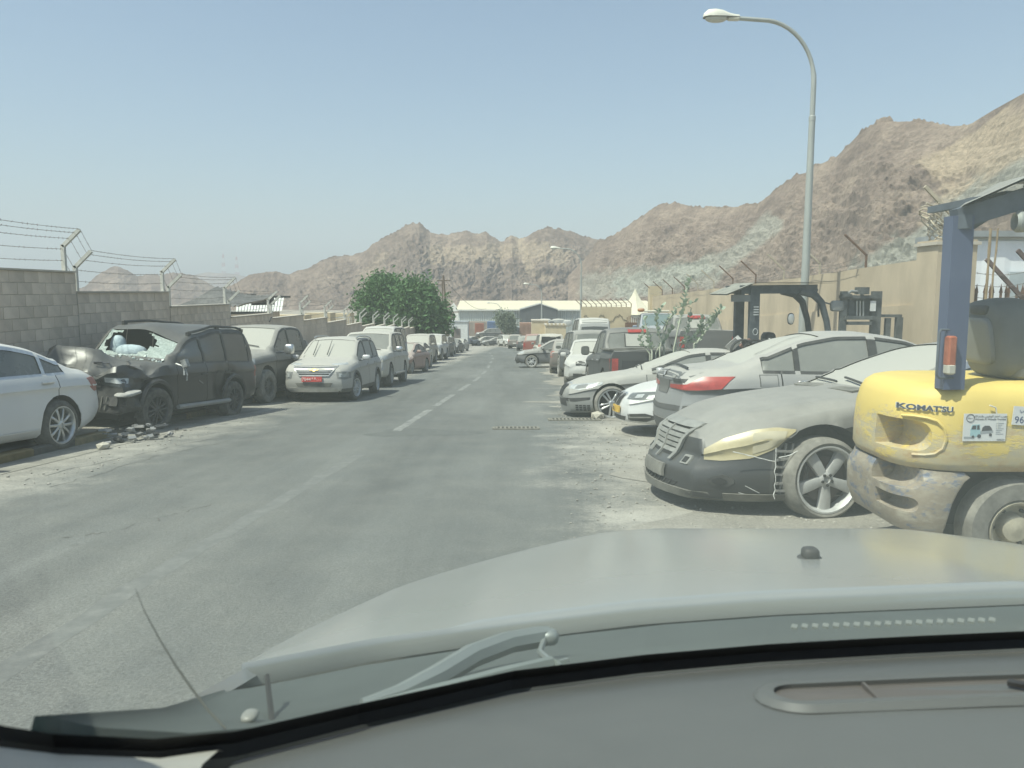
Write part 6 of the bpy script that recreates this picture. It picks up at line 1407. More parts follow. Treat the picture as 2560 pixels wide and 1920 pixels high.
lob = [(X(px), dy, Z(py), rx, ry, rz) for px, py, rx, rz, dy, ry in ((925, 765, 1.4, 1.6, 0, 1.5), (945, 735, 1.5, 1.3, .5, 1.6), (965, 720, 1.5, 1.2, -.3, 1.5), (990, 745, 1.6, 1.6, -.6, 1.6), (975, 790, 1.9, 1.6, -.5, 1.5), (935, 800, 1.5, 1.2, 0, 1.3), (895, 790, .7, .8, 0, .7), (1015, 790, 1.4, 1.5, -.4, 1.4), (890, 770, .45, .7, .2, .5))]
tree('neem_tree', 'broad dense green tree rising over the end of the stepped wall', base, [([(0, 0, 0), (.1, 0, 1.5), (-.2, 0, 3)], .28, .2), ([(-.2, 0, 3), (-1.5, 0, 4.5), (-2.6, .2, 5.6)], .16, .06), ([(-.2, 0, 3), (.4, -.2, 4.8), (-.3, 0, 6)], .15, .06)], lob, 5200, .42, LEAF, 5, grp='green trees at the road edge')
base = Vector((at(1094, 843, 70).x, 70, G(70))); s_ = 70 / 1930; X = lambda px: (px - 1094) * s_; Z = lambda py: at(1094, py, 70).z - base.z
lob = [(X(px), dy, Z(py), rx, ry, rz) for px, py, rx, rz, dy, ry in ((1045, 715, 1.0, .9, 0, 1.1), (1068, 725, 1.0, 1.0, .3, 1.2), (1030, 745, 1.3, 1.3, -.2, 1.4), (1075, 757, 1.3, 1.3, -.4, 1.4), (1055, 790, 1.5, 1.3, -.3, 1.4), (1095, 790, .9, 1.2, -.5, 1.1), (1102, 820, .65, .8, -.6, .8), (1080, 815, .9, .7, -.3, .9), (1020, 790, 1.1, 1.1, 0, 1.2))]
tree('neem_tree', 'taller green tree nearest the wooden poles, its boughs hanging low over the parked cars', base, [([(0, 0, 0), (-.1, 0, 1.4), (-.3, 0, 2.6)], .26, .18), ([(-.3, 0, 2.6), (-1.0, 0, 4), (-1.5, 0, 5.6)], .15, .05), ([(-.3, 0, 2.4), (.2, -.3, 2.9)], .1, .05)], lob, 4600, .40, LEAF, 8, grp='green trees at the road edge')
base = Vector((at(1262, 850, 150).x, 150, G(150))); s_ = 150 / 1930; Z = lambda py: at(1262, py, 150).z - base.z
tree('thin_tree', 'thin dusty grey tree in front of the warehouse', base, [([(0, 0, 0), (.1, 0, 2.5), (0, 0, 4.5)], .2, .08), ([(.1, 0, 2.2), (1, 0, 4.2)], .1, .04), ([(.1, 0, 2.2), (-.9, 0, 4.4)], .1, .04)], [((px - 1262) * s_, 0, Z(py), rx, 1.2, rz) for px, py, rx, rz in ((1255, 790, 1.1, 1.4), (1272, 800, 1.1, 1.6), (1262, 815, 1.3, 1.3), (1252, 812, .8, 1.1), (1278, 820, .8, 1.0))], 1500, .42, LEAFG, 12)
# calotropis: pale stems with pairs of thick grey leaves
bu = empty('milkweed_bush', 'leafy bush with pale bare stems behind the lowered grey sedan', 'bush', (4.4, 17.95, G(18)))
STEM = mat('pale_stem', (.42, .43, .33), .8, var=.15, scale=6); BLEAF = leafmat('milkweed_leaf', (.26, .33, .24), (.36, .43, .32), (.46, .51, .41)); q = random.Random(31); lf = None
y = 17.95
for P in ([(1685, 870), (1700, 800), (1712, 745), (1722, 700)], [(1650, 870), (1665, 810), (1690, 770), (1735, 755)], [(1630, 880), (1620, 840), (1612, 800)], [(1660, 870), (1645, 830), (1640, 790), (1655, 765)], [(1740, 860), (1770, 820), (1800, 775)], [(1690, 860), (1730, 845), (1775, 800), (1802, 770)], [(1715, 865), (1745, 830), (1757, 790)], [(1640, 880), (1660, 850), (1680, 820)], [(1625, 885), (1600, 850), (1610, 815)], [(1700, 870), (1720, 825), (1728, 770)], [(1735, 860), (1752, 845), (1758, 815)]):
    pts = [at(a, b_, y + q.uniform(-.12, .12)) for a, b_ in P]; pts = [pts[0] + Vector((0, 0, -1.3))] + pts
    o = MB().tube(pts, list(np.linspace(.026, .012, len(pts))), 6).build('stem', STEM, None); put(o, None, bu)
    L_ = sum((b_ - a).length for a, b_ in zip(pts[1:], pts[2:])); n = int(L_ / .062)
    for i in range(n):
        t = .25 + .75 * i / max(1, n - 1) if len(P) > 3 else .1 + .9 * i / max(1, n - 1); k = min(len(pts) - 3, int(t * (len(pts) - 2))); ft = t * (len(pts) - 2) - k; p = pts[1 + k].lerp(pts[2 + k], min(1, ft)); ax_ = (pts[2 + k] - pts[1 + k]).normalized()
        for sg in (-1, 1):
            if q.random() < .25: continue
            if lf is None:
                V = []; F = []
                for jj, (u, w) in enumerate(((0, .008), (.25, .32), (.55, .36), (.85, .2), (1, .02))): V += [(u, -w, .06 * u), (u, 0, -.04 + .1 * u * u), (u, w, .06 * u)]
                for jj in range(4): F += [(jj * 3, jj * 3 + 1, jj * 3 + 4, jj * 3 + 3), (jj * 3 + 1, jj * 3 + 2, jj * 3 + 5, jj * 3 + 4)]
                o = mk('leaf', V, F, BLEAF, None, 60); lf = o.data
            else: o = link(bpy.data.objects.new('leaf', lf))
            az = (i % 2) * 1.57 + q.uniform(-.5, .5); d = Vector((math.cos(az) * sg, math.sin(az) * sg, .55 + q.uniform(-.2, .6))).normalized(); up = ax_; yx = up.cross(d).normalized(); zz = d.cross(yx); s_ = q.uniform(.09, .155)
            o.matrix_world = Matrix.Translation(p) @ Matrix((d, yx, zz)).transposed().to_4x4() @ Matrix.Scale(s_, 4); put(o, None, bu)
# ------------------------------------------------------------------ yellow forklift
def worn_paint(name, c, cols, cover, scale=2.2, rough=.55, streak=(1, 1, 3.2)):
    m, n, b = _new(name); S(b, rough=rough, spec=.4)
    t = _noise(n, scale, 9, .72, streak); t2 = _noise(n, scale * 1.7, 6, .7, (1, 1, 2)); t3 = _noise(n, 26, 5, .7, streak)
    sub = _ramp(n, t2.outputs['Fac'], [(.32, cols[0]), (.5, cols[1]), (.66, cols[2])])
    k = _math(n, 'ADD', _math(n, 'MULTIPLY', t.outputs['Fac'], .72), _math(n, 'MULTIPLY', t3.outputs['Fac'], .28)); tc = n.nodes.new('ShaderNodeTexCoord'); sx = n.nodes.new('ShaderNodeSeparateXYZ'); n.links.new(tc.outputs['Object'], sx.inputs[0])
    k = _math(n, 'ADD', k, _math(n, 'MULTIPLY', _math(n, 'SUBTRACT', sx.outputs[2], .95), cover[1]))
    f = _ramp(n, k, [(cover[0] - .03, 0), (cover[0] + .03, 1)])
    t4 = _noise(n, 1.5, 4, .6); cc = _ramp(n, t4.outputs['Fac'], [(.3, tuple(x * .9 for x in c)), (.7, tuple(min(1, x * 1.08) for x in c))])
    n.links.new(_mix(n, f.outputs[0], sub.outputs[0], cc.outputs[0]), b.inputs['Base Color'])
    _bump(n, b, f.outputs[0], .4, .003); return m
YEL = worn_paint('worn_yellow', (.66, .50, .145), [(.38, .35, .28), (.50, .42, .25), (.42, .28, .14)], (.515, .5))
BLU = worn_paint('worn_blue_grey', (.15, .17, .215), [(.34, .30, .23), (.27, .225, .17), (.40, .36, .28)], (.50, .1), 3.2, streak=(1, 1, 2.2))
fy = 5.05; gx = 2.31; gz = G(5.6)
fk = empty('forklift', 'battered yellow forklift with blue worn counterweight beside us', 'forklift', (gx, 5.65, gz))
FW = 1.16
def rrect(x0, x1, y0, y1, r, n=8):
    P = []
    for cx, cy_, a0 in ((x1 - .02, y0 + .02, -90), (x1 - .02, y1 - .02, 0), (x0 + r, y1 - r, 90), (x0 + r, y0 + r, 180)):
        rr = .02 if a0 in (-90, 0) else r
        for k in range(n): a = R(a0 + 90 * k / (n - 1)); P.append((cx + rr * math.cos(a), cy_ + rr * math.sin(a)))
    return P
def loft(secs):
    f = MB(); n = len(secs[0][1]); V = [(x, y, z) for z, P in secs for x, y in P]
    F = [(i * n + k, i * n + (k + 1) % n, (i + 1) * n + (k + 1) % n, (i + 1) * n + k) for i in range(len(secs) - 1) for k in range(n)]
    F += [tuple(range(n - 1, -1, -1)), tuple(range((len(secs) - 1) * n, len(secs) * n))]; return f.add(V, F)
def cut(o, cutters):
    for c in cutters:
        md = o.modifiers.new('cut', 'BOOLEAN'); md.operation = 'DIFFERENCE'; md.solver = 'EXACT'; md.object = c
    bpy.context.view_layer.update(); me = bpy.data.meshes.new_from_object(o.evaluated_get(bpy.context.evaluated_depsgraph_get())); o.modifiers.clear(); o.data = me
    for c in cutters: bpy.data.objects.remove(c)
    me.polygons.foreach_set('use_smooth', [True] * len(me.polygons)); me.set_sharp_from_angle(angle=R(32))
hw_ = FW / 2
secs = []
for z, ins, r in ((.74, .05, .30), (.76, .02, .32), (.80, .0, .33), (.95, 0, .33), (1.12, .01, .33), (1.22, .03, .33), (1.28, .06, .32), (1.315, .11, .30), (1.33, .18, .26)): secs.append((z, rrect(.33 + ins, 1.9, -hw_ + ins * .8, hw_ - ins * .8, r + .1 - ins * .3)))
up = loft(secs).build('counterweight', YEL, fk)
c1 = loft([(.865, rrect(-.3, .36, -.9, -.30, .01)), (1.06, rrect(-.3, .36, -.9, -.30, .01))]).build('cutter', None, fk)
c1 = None
def stadium(x0, x1, z0, z1, ya, yb, r=.1, both=True):
    P = []
    for cx, cz, a0 in ((x1 - r, z0 + r, -90), (x1 - r, z1 - r, 0), (x0 + r, z1 - r, 90), (x0 + r, z0 + r, 180)):
        for k in range(7): a = R(a0 + 15 * k); P.append((cx + r * math.cos(a), cz + r * math.sin(a)))
    M = Matrix(((1, 0, 0, 0), (0, 0, -1, 0), (0, 1, 0, 0), (0, 0, 0, 1)))
    return MB().prism(P, yb - ya, Matrix.Translation((0, yb, 0)) @ M)
for o in [x for x in SC.objects if x.name.startswith('cutter')]: bpy.data.objects.remove(o)
ct = stadium(-.4, .53, .865, 1.075, -.9, -.12, .085).build('cutter', None, fk); cut(up, [ct])
secs = []
for z, ins, xr in ((.30, .07, .64), (.34, .05, .65), (.42, .02, .66), (.52, .01, .68), (.60, .0, .71), (.67, .0, .75), (.70, .01, .79), (.735, .03, .75)): secs.append((z, rrect(.33 + ins, xr, -hw_ + .02 + ins * .5, hw_ - .02 - ins * .5, min(.40, xr - .40))))
lo = loft(secs).build('lower_counterweight', BLU, fk)
c1 = stadium(-.4, .50, .60, .86, -.9, -.1, .09).build('cutter', None, fk); c2 = stadium(-.4, .47, .44, .545, -.9, -.15, .05).build('cutter', None, fk); cut(lo, [c1, c2])
MB().box((.95, 0, .9), (.5, .7, .3)).build('recess_core', PIT, fk); MB().box((1.25, 0, .52), (1.3, .55, .45)).build('chassis', mat('grimy_black', (.05, .048, .045), .9, var=.4, scale=6), fk)
rc = .43; XR = .33; wp = lambda p: Vector((p.x, p.y + (rc - math.sqrt(max(0, rc * rc - min(rc, max(0, .33 + rc - p.x)) ** 2)) if p.x < .33 + rc else 0), p.z))
# lip round the window in the side
P = [tuple(wp(Vector((x, -hw_ + .002, z)))) for x, z in ((.44, .838), (.50, .845), (.55, .86), (.59, .90), (.605, .97), (.59, 1.04), (.55, 1.085), (.50, 1.10), (.44, 1.105), (.39, 1.10))]
MB().tube(P, .012, 6).build('window_lip', YEL, fk)
def fwheel(x, r, wd, y):
    e = bpy.data.objects.new('wheel', None); link(e, fk); e.location = (x, y, r - .01); h = wd / 2
    f = MB().lathe([(r * .55, -h), (r * .9, -h), (r, -h * .6), (r, h * .6), (r * .93, h), (r * .62, h + .005), (r * .55, h - .02)], 36)
    f.build('tyre', RUBD, e); MB().lathe([(r * .58, h - .02), (r * .56, h + .004), (r * .5, h - .01), (r * .46, h - .09), (r * .3, h - .1), (r * .26, h - .03), (.001, h - .02)], 28).build('rim', mat('rim_cream', (.40, .36, .27), .8, var=.3, scale=8), e)
    for k in range(6): a = k * 1.047; MB().lathe([(.014, h - .1), (.014, h - .07), (.001, h - .065)], 6, Matrix.Translation((r * .38 * math.cos(a), 0, r * .38 * math.sin(a)))).build('wheel_nut', BLK, e)
    return e
for x, r, wd in ((1.14, .345, .22), (2.35, .38, .25)):
    e = fwheel(x, r, wd, -hw_ + .14); e.rotation_euler = (0, 0, math.pi); e = fwheel(x, r, wd, hw_ - .14)
# posts and canopy
PB = worn_paint('worn_post_blue', (.085, .105, .165), [(.22, .22, .25), (.30, .29, .28), (.17, .15, .15)], (.34, .02), 4)
GB = mat('grimy_blue_steel', (.10, .115, .135), .7, .2, var=.3, scale=5)
for sg in (-1, 1): MB().bar((.635 + .27 * (sg + 1), sg * (hw_ - .09), 1.3), (.625 + .27 * (sg + 1), sg * (hw_ - .09), 2.44), .11, .14).build('canopy_post', PB, fk); MB().bar((.60 + .27 * (sg + 1), sg * (hw_ - .09), 2.42), (1.25 + .1 * (sg + 1), sg * (hw_ - .09), 2.62), .10, .13).build('canopy_rail', GB, fk); MB().bar((1.25, sg * (hw_ - .09), 2.62), (2.4, sg * (hw_ - .09), 2.64), .10, .11).build('canopy_rail', GB, fk); MB().tube([(2.4, sg * (hw_ - .09), 2.62), (2.62, sg * (hw_ - .09), 2.45), (2.75, sg * (hw_ - .09), 1.6), (2.72, sg * (hw_ - .09), .9)], .05, 8).build('front_post', GB, fk)
for k in range(6): MB().bar((.95 + .28 * k, -hw_ + .1, 2.58), (.95 + .28 * k, hw_ - .1, 2.58), .05).build('canopy_bar', GB, fk)
MB().bar((.62, -hw_ + .02, 2.40), (1.16, hw_, 2.40), .09).build('rear_rail', GB, fk)
f = MB(); [f.grid([[(a - .0, -hw_ - .06, z - d), (a + .56 * max(0, 1 - (a - .57) / 1.2), hw_ + .1, z - d)] for a, z in ((.57, 2.50), (.95, 2.67), (1.4, 2.81), (2.6, 2.86))]) for d in (0, .014)]; f.build('canopy_sheet', mat('sheet_dusty', (.27, .265, .235), .8, .2, var=.25, scale=3), fk, 0)
f = MB(); f.lathe([(.04, -.06), (.065, -.05), (.07, .05), (.055, .07), (.045, .06), (.04, 0)], 16, Matrix.Translation((1.02, -hw_ + .02, 2.40)) @ Matrix.Rotation(R(80), 4, 'Z')); f.build('work_lamp', mat('lamp_grey', (.30, .31, .29), .6, .2), fk)
MB().tube([(1.05, -hw_ + .05, 2.46), (1.12, -hw_, 2.52), (1.08, -hw_ + .02, 2.60), (.98, -hw_, 2.62)], .014, 6).build('lamp_bracket', mat('lamp_grey', (0, 0, 0)), fk); MB().tube([(1.07, -hw_ + .02, 2.34), (1.13, -hw_, 2.28), (1.08, -hw_, 2.24), (1.04, -hw_, 2.30)], .006, 5).build('loose_wire', BLK, fk)
# tail lamp cluster on its bracket
MB().box((.585, -hw_ + .02, 1.56), (.055, .07, .20), ch=.01).build('tail_lamp', mat('amber_red_lens', (.42, .10, .05), .35, var=.5, scale=9, c2=(.48, .17, .10)), fk); MB().box((.585, -hw_ + .015, 1.44), (.055, .07, .07), ch=.01).build('reverse_lamp', mat('clear_lens', (.45, .43, .36), .3), fk)
MB().tube([(.62, -hw_ + .05, 1.70), (.52, -hw_ + .03, 1.70), (.51, -hw_ + .03, 1.68), (.51, -hw_ + .03, 1.40), (.53, -hw_ + .03, 1.38), (.63, -hw_ + .04, 1.38)], .009, 6).build('lamp_guard', GB, fk)
# seat, steering wheel, mast
SG = mat('seat_grey', (.13, .135, .13), .7, var=.15, scale=4)
f = MB(); f.blob((1.22, -.05, 1.62), (.30, .50, .56), .45, 12, Matrix.Rotation(R(-10), 3, 'Y')); f.build('seat_back', SG, fk); MB().blob((1.42, -.05, 1.40), (.50, .50, .16), .5, 10).build('seat_cushion', SG, fk); MB().blob((1.07, -.05, 1.60), (.06, .36, .34), .4, 10, Matrix.Rotation(R(-10), 3, 'Y')).build('seat_shell', mat('seat_panel', (.19, .195, .19), .6), fk); MB().blob((1.05, -.08, 1.82), (.05, .20, .07), .5, 8).build('seat_handle', BLK, fk)
MB().tube([Vector((2.15, 0, 1.72)) + Matrix.Rotation(R(30), 3, 'Y') @ Vector((.17 * math.cos(a), .17 * math.sin(a), 0)) for a in np.linspace(0, 6.28, 20)], .014, 6).build('steering_wheel', BLK, fk)
MB().box((2.2, 0, .95), (.5, FW - .2, .5), ch=.04).build('front_cowl', YEL, fk)
for sg in (-1, 1): MB().box((2.85, sg * .3, 1.35), (.12, .1, 2.4)).build('mast_rail', GB, fk); MB().box((3.4, sg * .25, .12), (1.0, .11, .05)).build('fork', GB, fk)
MB().box((2.92, 0, .6), (.06, .9, .4)).build('carriage', GB, fk)
# lettering and stickers
STX, STZ = .055, .072
def side(x, z, y=-hw_ - .004): return Matrix.Translation((x + (STX if y < -hw_ - .005 else 0), y, z + (STZ if y < -hw_ - .005 else 0))) @ FACE_RIGHT
rc = .43 - .3 * .015; wp = lambda p: Vector((p.x, p.y + (rc - math.sqrt(max(0, rc * rc - min(rc, max(0, .33 + rc - p.x)) ** 2)) if p.x < .33 + rc else 0) + .004 * 0, p.z))
text('maker_edge', "KOMAT'SU", .058, mat('letter_pale', (.55, .55, .50), .6), fk, side(.50, 1.165, -hw_ + .006), .001, offset=.004, sc=(.95, .85), warp=wp); text('maker_lettering', "KOMAT'SU", .058, mat('letter_blue_black', (.06, .07, .09), .6), fk, side(.50, 1.165, -hw_ + .003), .001, offset=.0015, sc=(.95, .85), warp=wp)
st_ = MB().box((.78 + STX, -hw_ - .003, .98 + STZ), (.285, .004, .185)).build('sticker', mat('sticker_white', (.62, .62, .60), .5, var=.04), fk)
GI, TI, GR = mat('sticker_ink', (.07, .07, .075), .5), mat('sticker_teal', (.32, .48, .50), .5), mat('sticker_grey', (.30, .32, .33), .5)
Y_ = -hw_ - .0062
text('sticker_name', 'Muheeb Al Wahaibi Provides', .0175, GI, st_, side(.815, 1.035, Y_), .0003); text('sticker_arabic', '\ufee2\ufedc\ufedf \ufee1\ufeaa\ufed8\ufef3 \ufef2\ufe92\ufef4\ufeeb\ufeee\ufedf\ufe8d \ufeaa\ufee4\ufea3\ufe8d \ufe90\ufef4\ufeec\ufee3', .0195, GI, st_, side(.815, 1.056, Y_), .0003); text('sticker_phone', '92002253', .013, GI, st_, side(.89, .897, Y_), .0003)
f = MB(); f.tube([(.68 + STX + .026 * math.cos(a), Y_, 1.043 + STZ + .026 * math.sin(a)) for a in np.linspace(0, 6.283, 20)], .0022, 4); f.build('sticker_ring', GI, st_); text('sticker_logo', '\ufee3\ufeec\ufef4\ufe90', .014, GI, st_, side(.68, 1.045, Y_), .0003)
def flat(name, pts, m, y): pts = [(x + STX, z + STZ) for x, z in pts]; V = [(x, y, z) for x, z in pts] + [(x, y + .001, z) for x, z in pts]; n = len(pts); mk(name, V, [tuple(range(n))] + [(i, n + i, n + (i + 1) % n, (i + 1) % n) for i in range(n)], m, st_, 0)
flat('truck_cab', [(.685, .925), (.685, .965), (.695, .998), (.745, 1.002), (.752, .96), (.752, .93), (.72, .915)], TI, Y_); flat('cab_window', [(.692, .968), (.698, .992), (.722, .994), (.722, .968)], GI, Y_ - .001); flat('cab_window', [(.728, .966), (.728, .994), (.742, .996), (.746, .966)], GI, Y_ - .001)
flat('truck_bed', [(.752, .935), (.752, .955), (.835, .962), (.838, .945)], GR, Y_); flat('carried_car', [(.76, .956), (.765, .98), (.78, .992), (.81, .992), (.825, .975), (.83, .96)], GI, Y_ - .0005)
for x, r in ((.745, .013), (.82, .010), (.705, .009)): flat('truck_wheel', [(x + r * math.cos(a), .922 + (x - .745) * .12 + r * math.sin(a)) for a in np.linspace(0, 6.0, 10)], GI, Y_ - .0015)
for k in range(7): flat('print_line', [(.855, 1.01 - .012 * k), (.905 - .01 * (k % 3), 1.01 - .012 * k), (.905 - .01 * (k % 3), 1.006 - .012 * k), (.855, 1.006 - .012 * k)], GR, Y_)
flat('print_band', [(.645, .918), (.70, .918), (.70, .905), (.645, .905)], GR, Y_)
s2 = MB().box((1.06 + STX, -hw_ - .003, 1.055 + STZ), (.20, .004, .125), Matrix.Rotation(R(4), 3, 'Y')).build('sticker', mat('sticker_white', (0, 0, 0)), fk); text('sticker_number', '96', .065, mat('navy_ink', (.05, .07, .16), .5), s2, side(1.005, 1.03, Y_), .0003); text('sticker_arabic', '\ufe8e\ufef4\ufea8', .026, mat('navy_ink', (0, 0, 0)), s2, side(1.02, 1.09, Y_), .0003)
MB().tube([(.86, -hw_ - .001, 1.20), (.90, -hw_ - .002, 1.185), (.915, -hw_ - .002, 1.12), (.92, -hw_ - .002, 1.04)], .005, 5).build('paint_run', mat('white_drip', (.62, .60, .54), .7), fk)
for o in list(fk.children): pass

# ------------------------------------------------------------------ dark forklift behind the cars
DK = mat('dark_blue_steel', (.055, .07, .085), .65, .2, var=.3, scale=4, c2=(.12, .13, .135)); DKD = mat('dusty_roof_sheet', (.24, .235, .20), .85, var=.3, scale=4)
yn, yf = 18.2, 19.4; df = empty('forklift', 'dark blue forklift with flat patched roof in front of the sand wall', 'forklift', (6, 18.8, G(18.8)))
def A(px, py, y): return at(px, py, y)
def fput(f, n, m, sm_=35): return put(f.build(n, m, None, sm_), None, df)
ptx = lambda px, y=yn: (px - 1280) / FPX * y * 1.006
x0, x1 = ptx(1880), ptx(2068); zr = A(1880, 722, yn).z; gz2 = G(18.8)
for y in (yn, yf):
    fput(MB().bar((x0, y, gz2 + .9), (x0 - .02, y, zr), .17, .22), 'rear_post', DK); fput(MB().bar((x0 - .35, y, zr - .02), (x1 - .35, y, zr), .12, .2), 'roof_rail', DK)
    P = [(x1 - .75, y, zr - .04), (x1 - .42, y, zr - .12), (x1 - .22, y, zr - .32), (x1 - .08, y, zr - .75), (x1 + .06, y, zr - 1.5)]; fput(MB().tube(P, [.1, .1, .085, .075, .075], 8), 'front_leg', DK)
for k in range(5): fput(MB().bar((x0 + .25 + .3 * k, yn, zr - .03), (x0 + .25 + .3 * k, yf, zr - .03), .05), 'roof_bar', DK)
f = MB(); f.grid([[(x0 - .72, yn - .25, zr - .12), (x0 - .72, yf + .2, zr - .12)], [(x0 - .1, yn - .25, zr + .14), (x0 - .1, yf + .2, zr + .14)], [(x1 + .10, yn - .25, zr + .16), (x1 + .10, yf + .2, zr + .16)]]); f.grid([[(x0 - .72, yn - .25, zr - .15), (x0 - .72, yf + .2, zr - .15)], [(x0 - .1, yn - .25, zr + .11), (x0 - .1, yf + .2, zr + .11)], [(x1 + .10, yn - .25, zr + .13), (x1 + .10, yf + .2, zr + .13)]]); fput(f, 'roof_sheet', DKD, 0)
fput(MB().box((x0 - .30, yn - .02, zr - .22), (.5, .12, .16)), 'lamp_box', mat('tarnished', (.20, .20, .19), .7))
for k in range(4): fput(MB().box((x0, yn - .125, zr - .42 - .06 * k), (.12, .01, .025)), 'vent_mark', mat('pale_mark', (.42, .43, .42), .7))
f = MB(); f.tube([(x0 + .055 * math.cos(a), yn - .12, zr - 1.0 + .075 * math.sin(a)) for a in np.linspace(0, 6.28, 16)], .008, 4); fput(f, 'round_mark', mat('pale_mark', (0, 0, 0)))
c = A(1977, 797, yn); fput(MB().blob(c, (.17, .06, .28), .8, 8), 'mirror', DK); fput(MB().blob(c + Vector((0, -.025, 0)), (.14, .03, .24), .85, 8), 'mirror_glass', mat('mirror_pale', (.5, .5, .48), .2, .4)); c = A(2092, 765, yn); fput(MB().blob(c, (.30, .16, .26), .5, 8), 'mirror', mat('mirror_back', (.24, .245, .235), .6)); fput(MB().bar(c + Vector((-.35, 0, .1)), c, .03), 'mirror_arm', DK)
fput(MB().bar(A(2012, 757, yn), A(2014, 785, yn), .04), 'wiper_arm', BLK); fput(MB().bar(A(2046, 760, yn), A(2046, 792, yn), .035), 'grab_handle', BLK)
fput(MB().box(((x0 + x1) / 2 - .1, 18.8, gz2 + .75), (x1 - x0 + .8, 1.25, .75), ch=.08), 'body', DK); fput(MB().blob((x0 + .55, 18.8, gz2 + 1.45), (.3, .5, .7), .5, 8), 'seat_back', BLK)
MD = mat('mast_grey', (.075, .085, .09), .6, .3, var=.3, scale=5, c2=(.15, .155, .15)); m_ = lambda a, b_, c_, d_, y=yn + .1, t=.12: (lambda p, q_: MB().box(((p.x + q_.x) / 2, y, (p.z + q_.z) / 2), (abs(q_.x - p.x), t, abs(p.z - q_.z))))(A(a, c_, y), A(b_, d_, y))
for px0, px1 in ((2102, 2112), (2180, 2197)):
    for y in (yn, yf - .1): fput(m_(px0, px1, 728, 850, y, .1), 'mast_rail', MD)
fput(m_(2100, 2197, 738, 746, yn - .05, .14), 'mast_crossbar', MD); fput(m_(2120, 2180, 746, 790), 'mast_plate', MD); fput(m_(2112, 2186, 790, 799, yn - .1, .12), 'carriage', MD); fput(m_(2118, 2176, 804, 812, yn - .1, .12), 'carriage', MD)
for px in (2142, 2150, 2158): fput(MB().tube([A(px, 752, yn), A(px, 792, yn)], .022, 8), 'lift_cylinder', mat('lift_chrome', (.4, .41, .4), .35, .6))
fput(m_(2144, 2166, 718, 736, yn, .3), 'mast_head', MD); fput(MB().tube([A(2128, 748, yn), A(2122, 742, yn), A(2120, 734, yn), A(2128, 728, yn), A(2150, 730, yn), A(2158, 742, yn)], .035, 8), 'hose', mat('hose_grey', (.2, .205, .2), .6)); fput(m_(2103, 2128, 735, 742, yn - .1), 'mast_bracket', MD)
fput(m_(2176, 2189, 752, 778, yn - .08, .01), 'paper_notice', mat('paper_white', (.6, .6, .58), .7)); fput(m_(2198, 2252, 786, 793, yn + .1), 'fork_arm', MD); fput(m_(2240, 2252, 793, 850, yn + .1), 'fork_arm', MD); fput(m_(2214, 2222, 795, 850, yn + .1), 'fork_arm', MD)
for x, y in ((x0 + .1, yn), (x1, yn), (x0 + .1, yf), (x1, yf)): fput(MB().lathe([(.2, -.12), (.36, -.12), (.4, -.08), (.4, .08), (.36, .12), (.2, .12)], 20, Matrix.Translation((x, y, gz2 + .4))), 'tyre', RUB)

# ------------------------------------------------------------------ rubbish under the white sedan's tail
rb = stones(60, lambda q, y: -6.2 + q.gauss(0, .3), lambda q: 12.0 + q.gauss(.3, .5), .008, .045, 8); tag(rb.build('rubble', mat('rubble_mix', (.17, .16, .14), .9, var=.6, scale=5), None, 0), kind='stuff')
q = random.Random(12); SH = [mat('scrap_black', (.04, .04, .04), .6), mat('scrap_silver', (.26, .26, .25), .5, .3), mat('scrap_mix', (0, 0, 0))]
heap = empty('broken_parts', 'small heap of broken lamp and bumper bits on the kerb between white sedan and wreck', 'debris', (-6.1, 12.4, G(12.4)))
for k in range(34):
    x, y = -6.1 + q.gauss(0, .25), 12.35 + q.gauss(0, .4); put(MB().box((x, y, G(y) + .04 + .16 * q.random()), (q.uniform(.04, .18), q.uniform(.03, .1), q.uniform(.01, .05)), Matrix.Rotation(q.uniform(0, 3), 3, 'Z') @ Matrix.Rotation(q.uniform(-.7, .7), 3, 'X')).build('fragment', SH[k % 3], None, 0), None, heap)
for k, (x, y, r, lab) in enumerate(((-6.0, 11.15, .09, 'pale rock by the rear wheel of the white sedan'), (1.75, 15.55, .13, 'stone lying at the front wheel of the lowered grey sedan'), (2.75, 15.5, .12, 'stone half under the lowered grey sedan behind its wheel'))):
    o = mk('rock', [Vector(v) * r * (1 + .35 * noise.noise(Vector(v) * 2 + Vector((k, 0, 0)))) for v in IV], IF, mat('pale_rock', (.42, .39, .32), .9, var=.2, scale=9), None, 0); o.location = (x, y, G(y) + r * .5); o.scale = (1.2, 1, .7); tag(o, lab, 'rock')

# ------------------------------------------------------------------ the car we sit in
own = empty('own_car', 'silver car we sit in, with its bonnet, wiper, windscreen and grey dashboard', 'car', (.42, -.6, G(0)))
def oput(f, n, m, sm_=40): return put(f.build(n, m, None, sm_), None, own)
XC = .85
def sy(x, xs, vs): return float(np.interp(abs(x - XC), [XC - a for a in reversed(xs)], list(reversed(vs))))
OX = [-.362, -.352, -.323, -.26, -.184, -.09, 0, .141, .28, .42, .85]; OY = [1.02, 1.25, 1.45, 1.70, 1.88, 2.01, 2.10, 2.20, 2.25, 2.27, 2.28]; OZ = [1.085, 1.03, .98, .93, .893, .876, .87, .872, .884, .889, .885]
RX_ = [-.362, -.2, 0, .2, .42, .85]; RY = [.985, 1.09, 1.16, 1.195, 1.215, 1.235]; RZ = [1.105, 1.092, 1.09, 1.10, 1.108, 1.118]
OWNP = paint('own_silver', (.34, .35, .335), .16, .09, .5, (.38, .37, .33), .4)
RS = .72
xs = [XC - 1.212 * math.cos(math.pi * k / 56) for k in range(57)]; xs = [x if x < XC else XC + (x - XC) * RS for x in xs]
UN = lambda x: x if x < XC else XC + (x - XC) / RS
rows = []
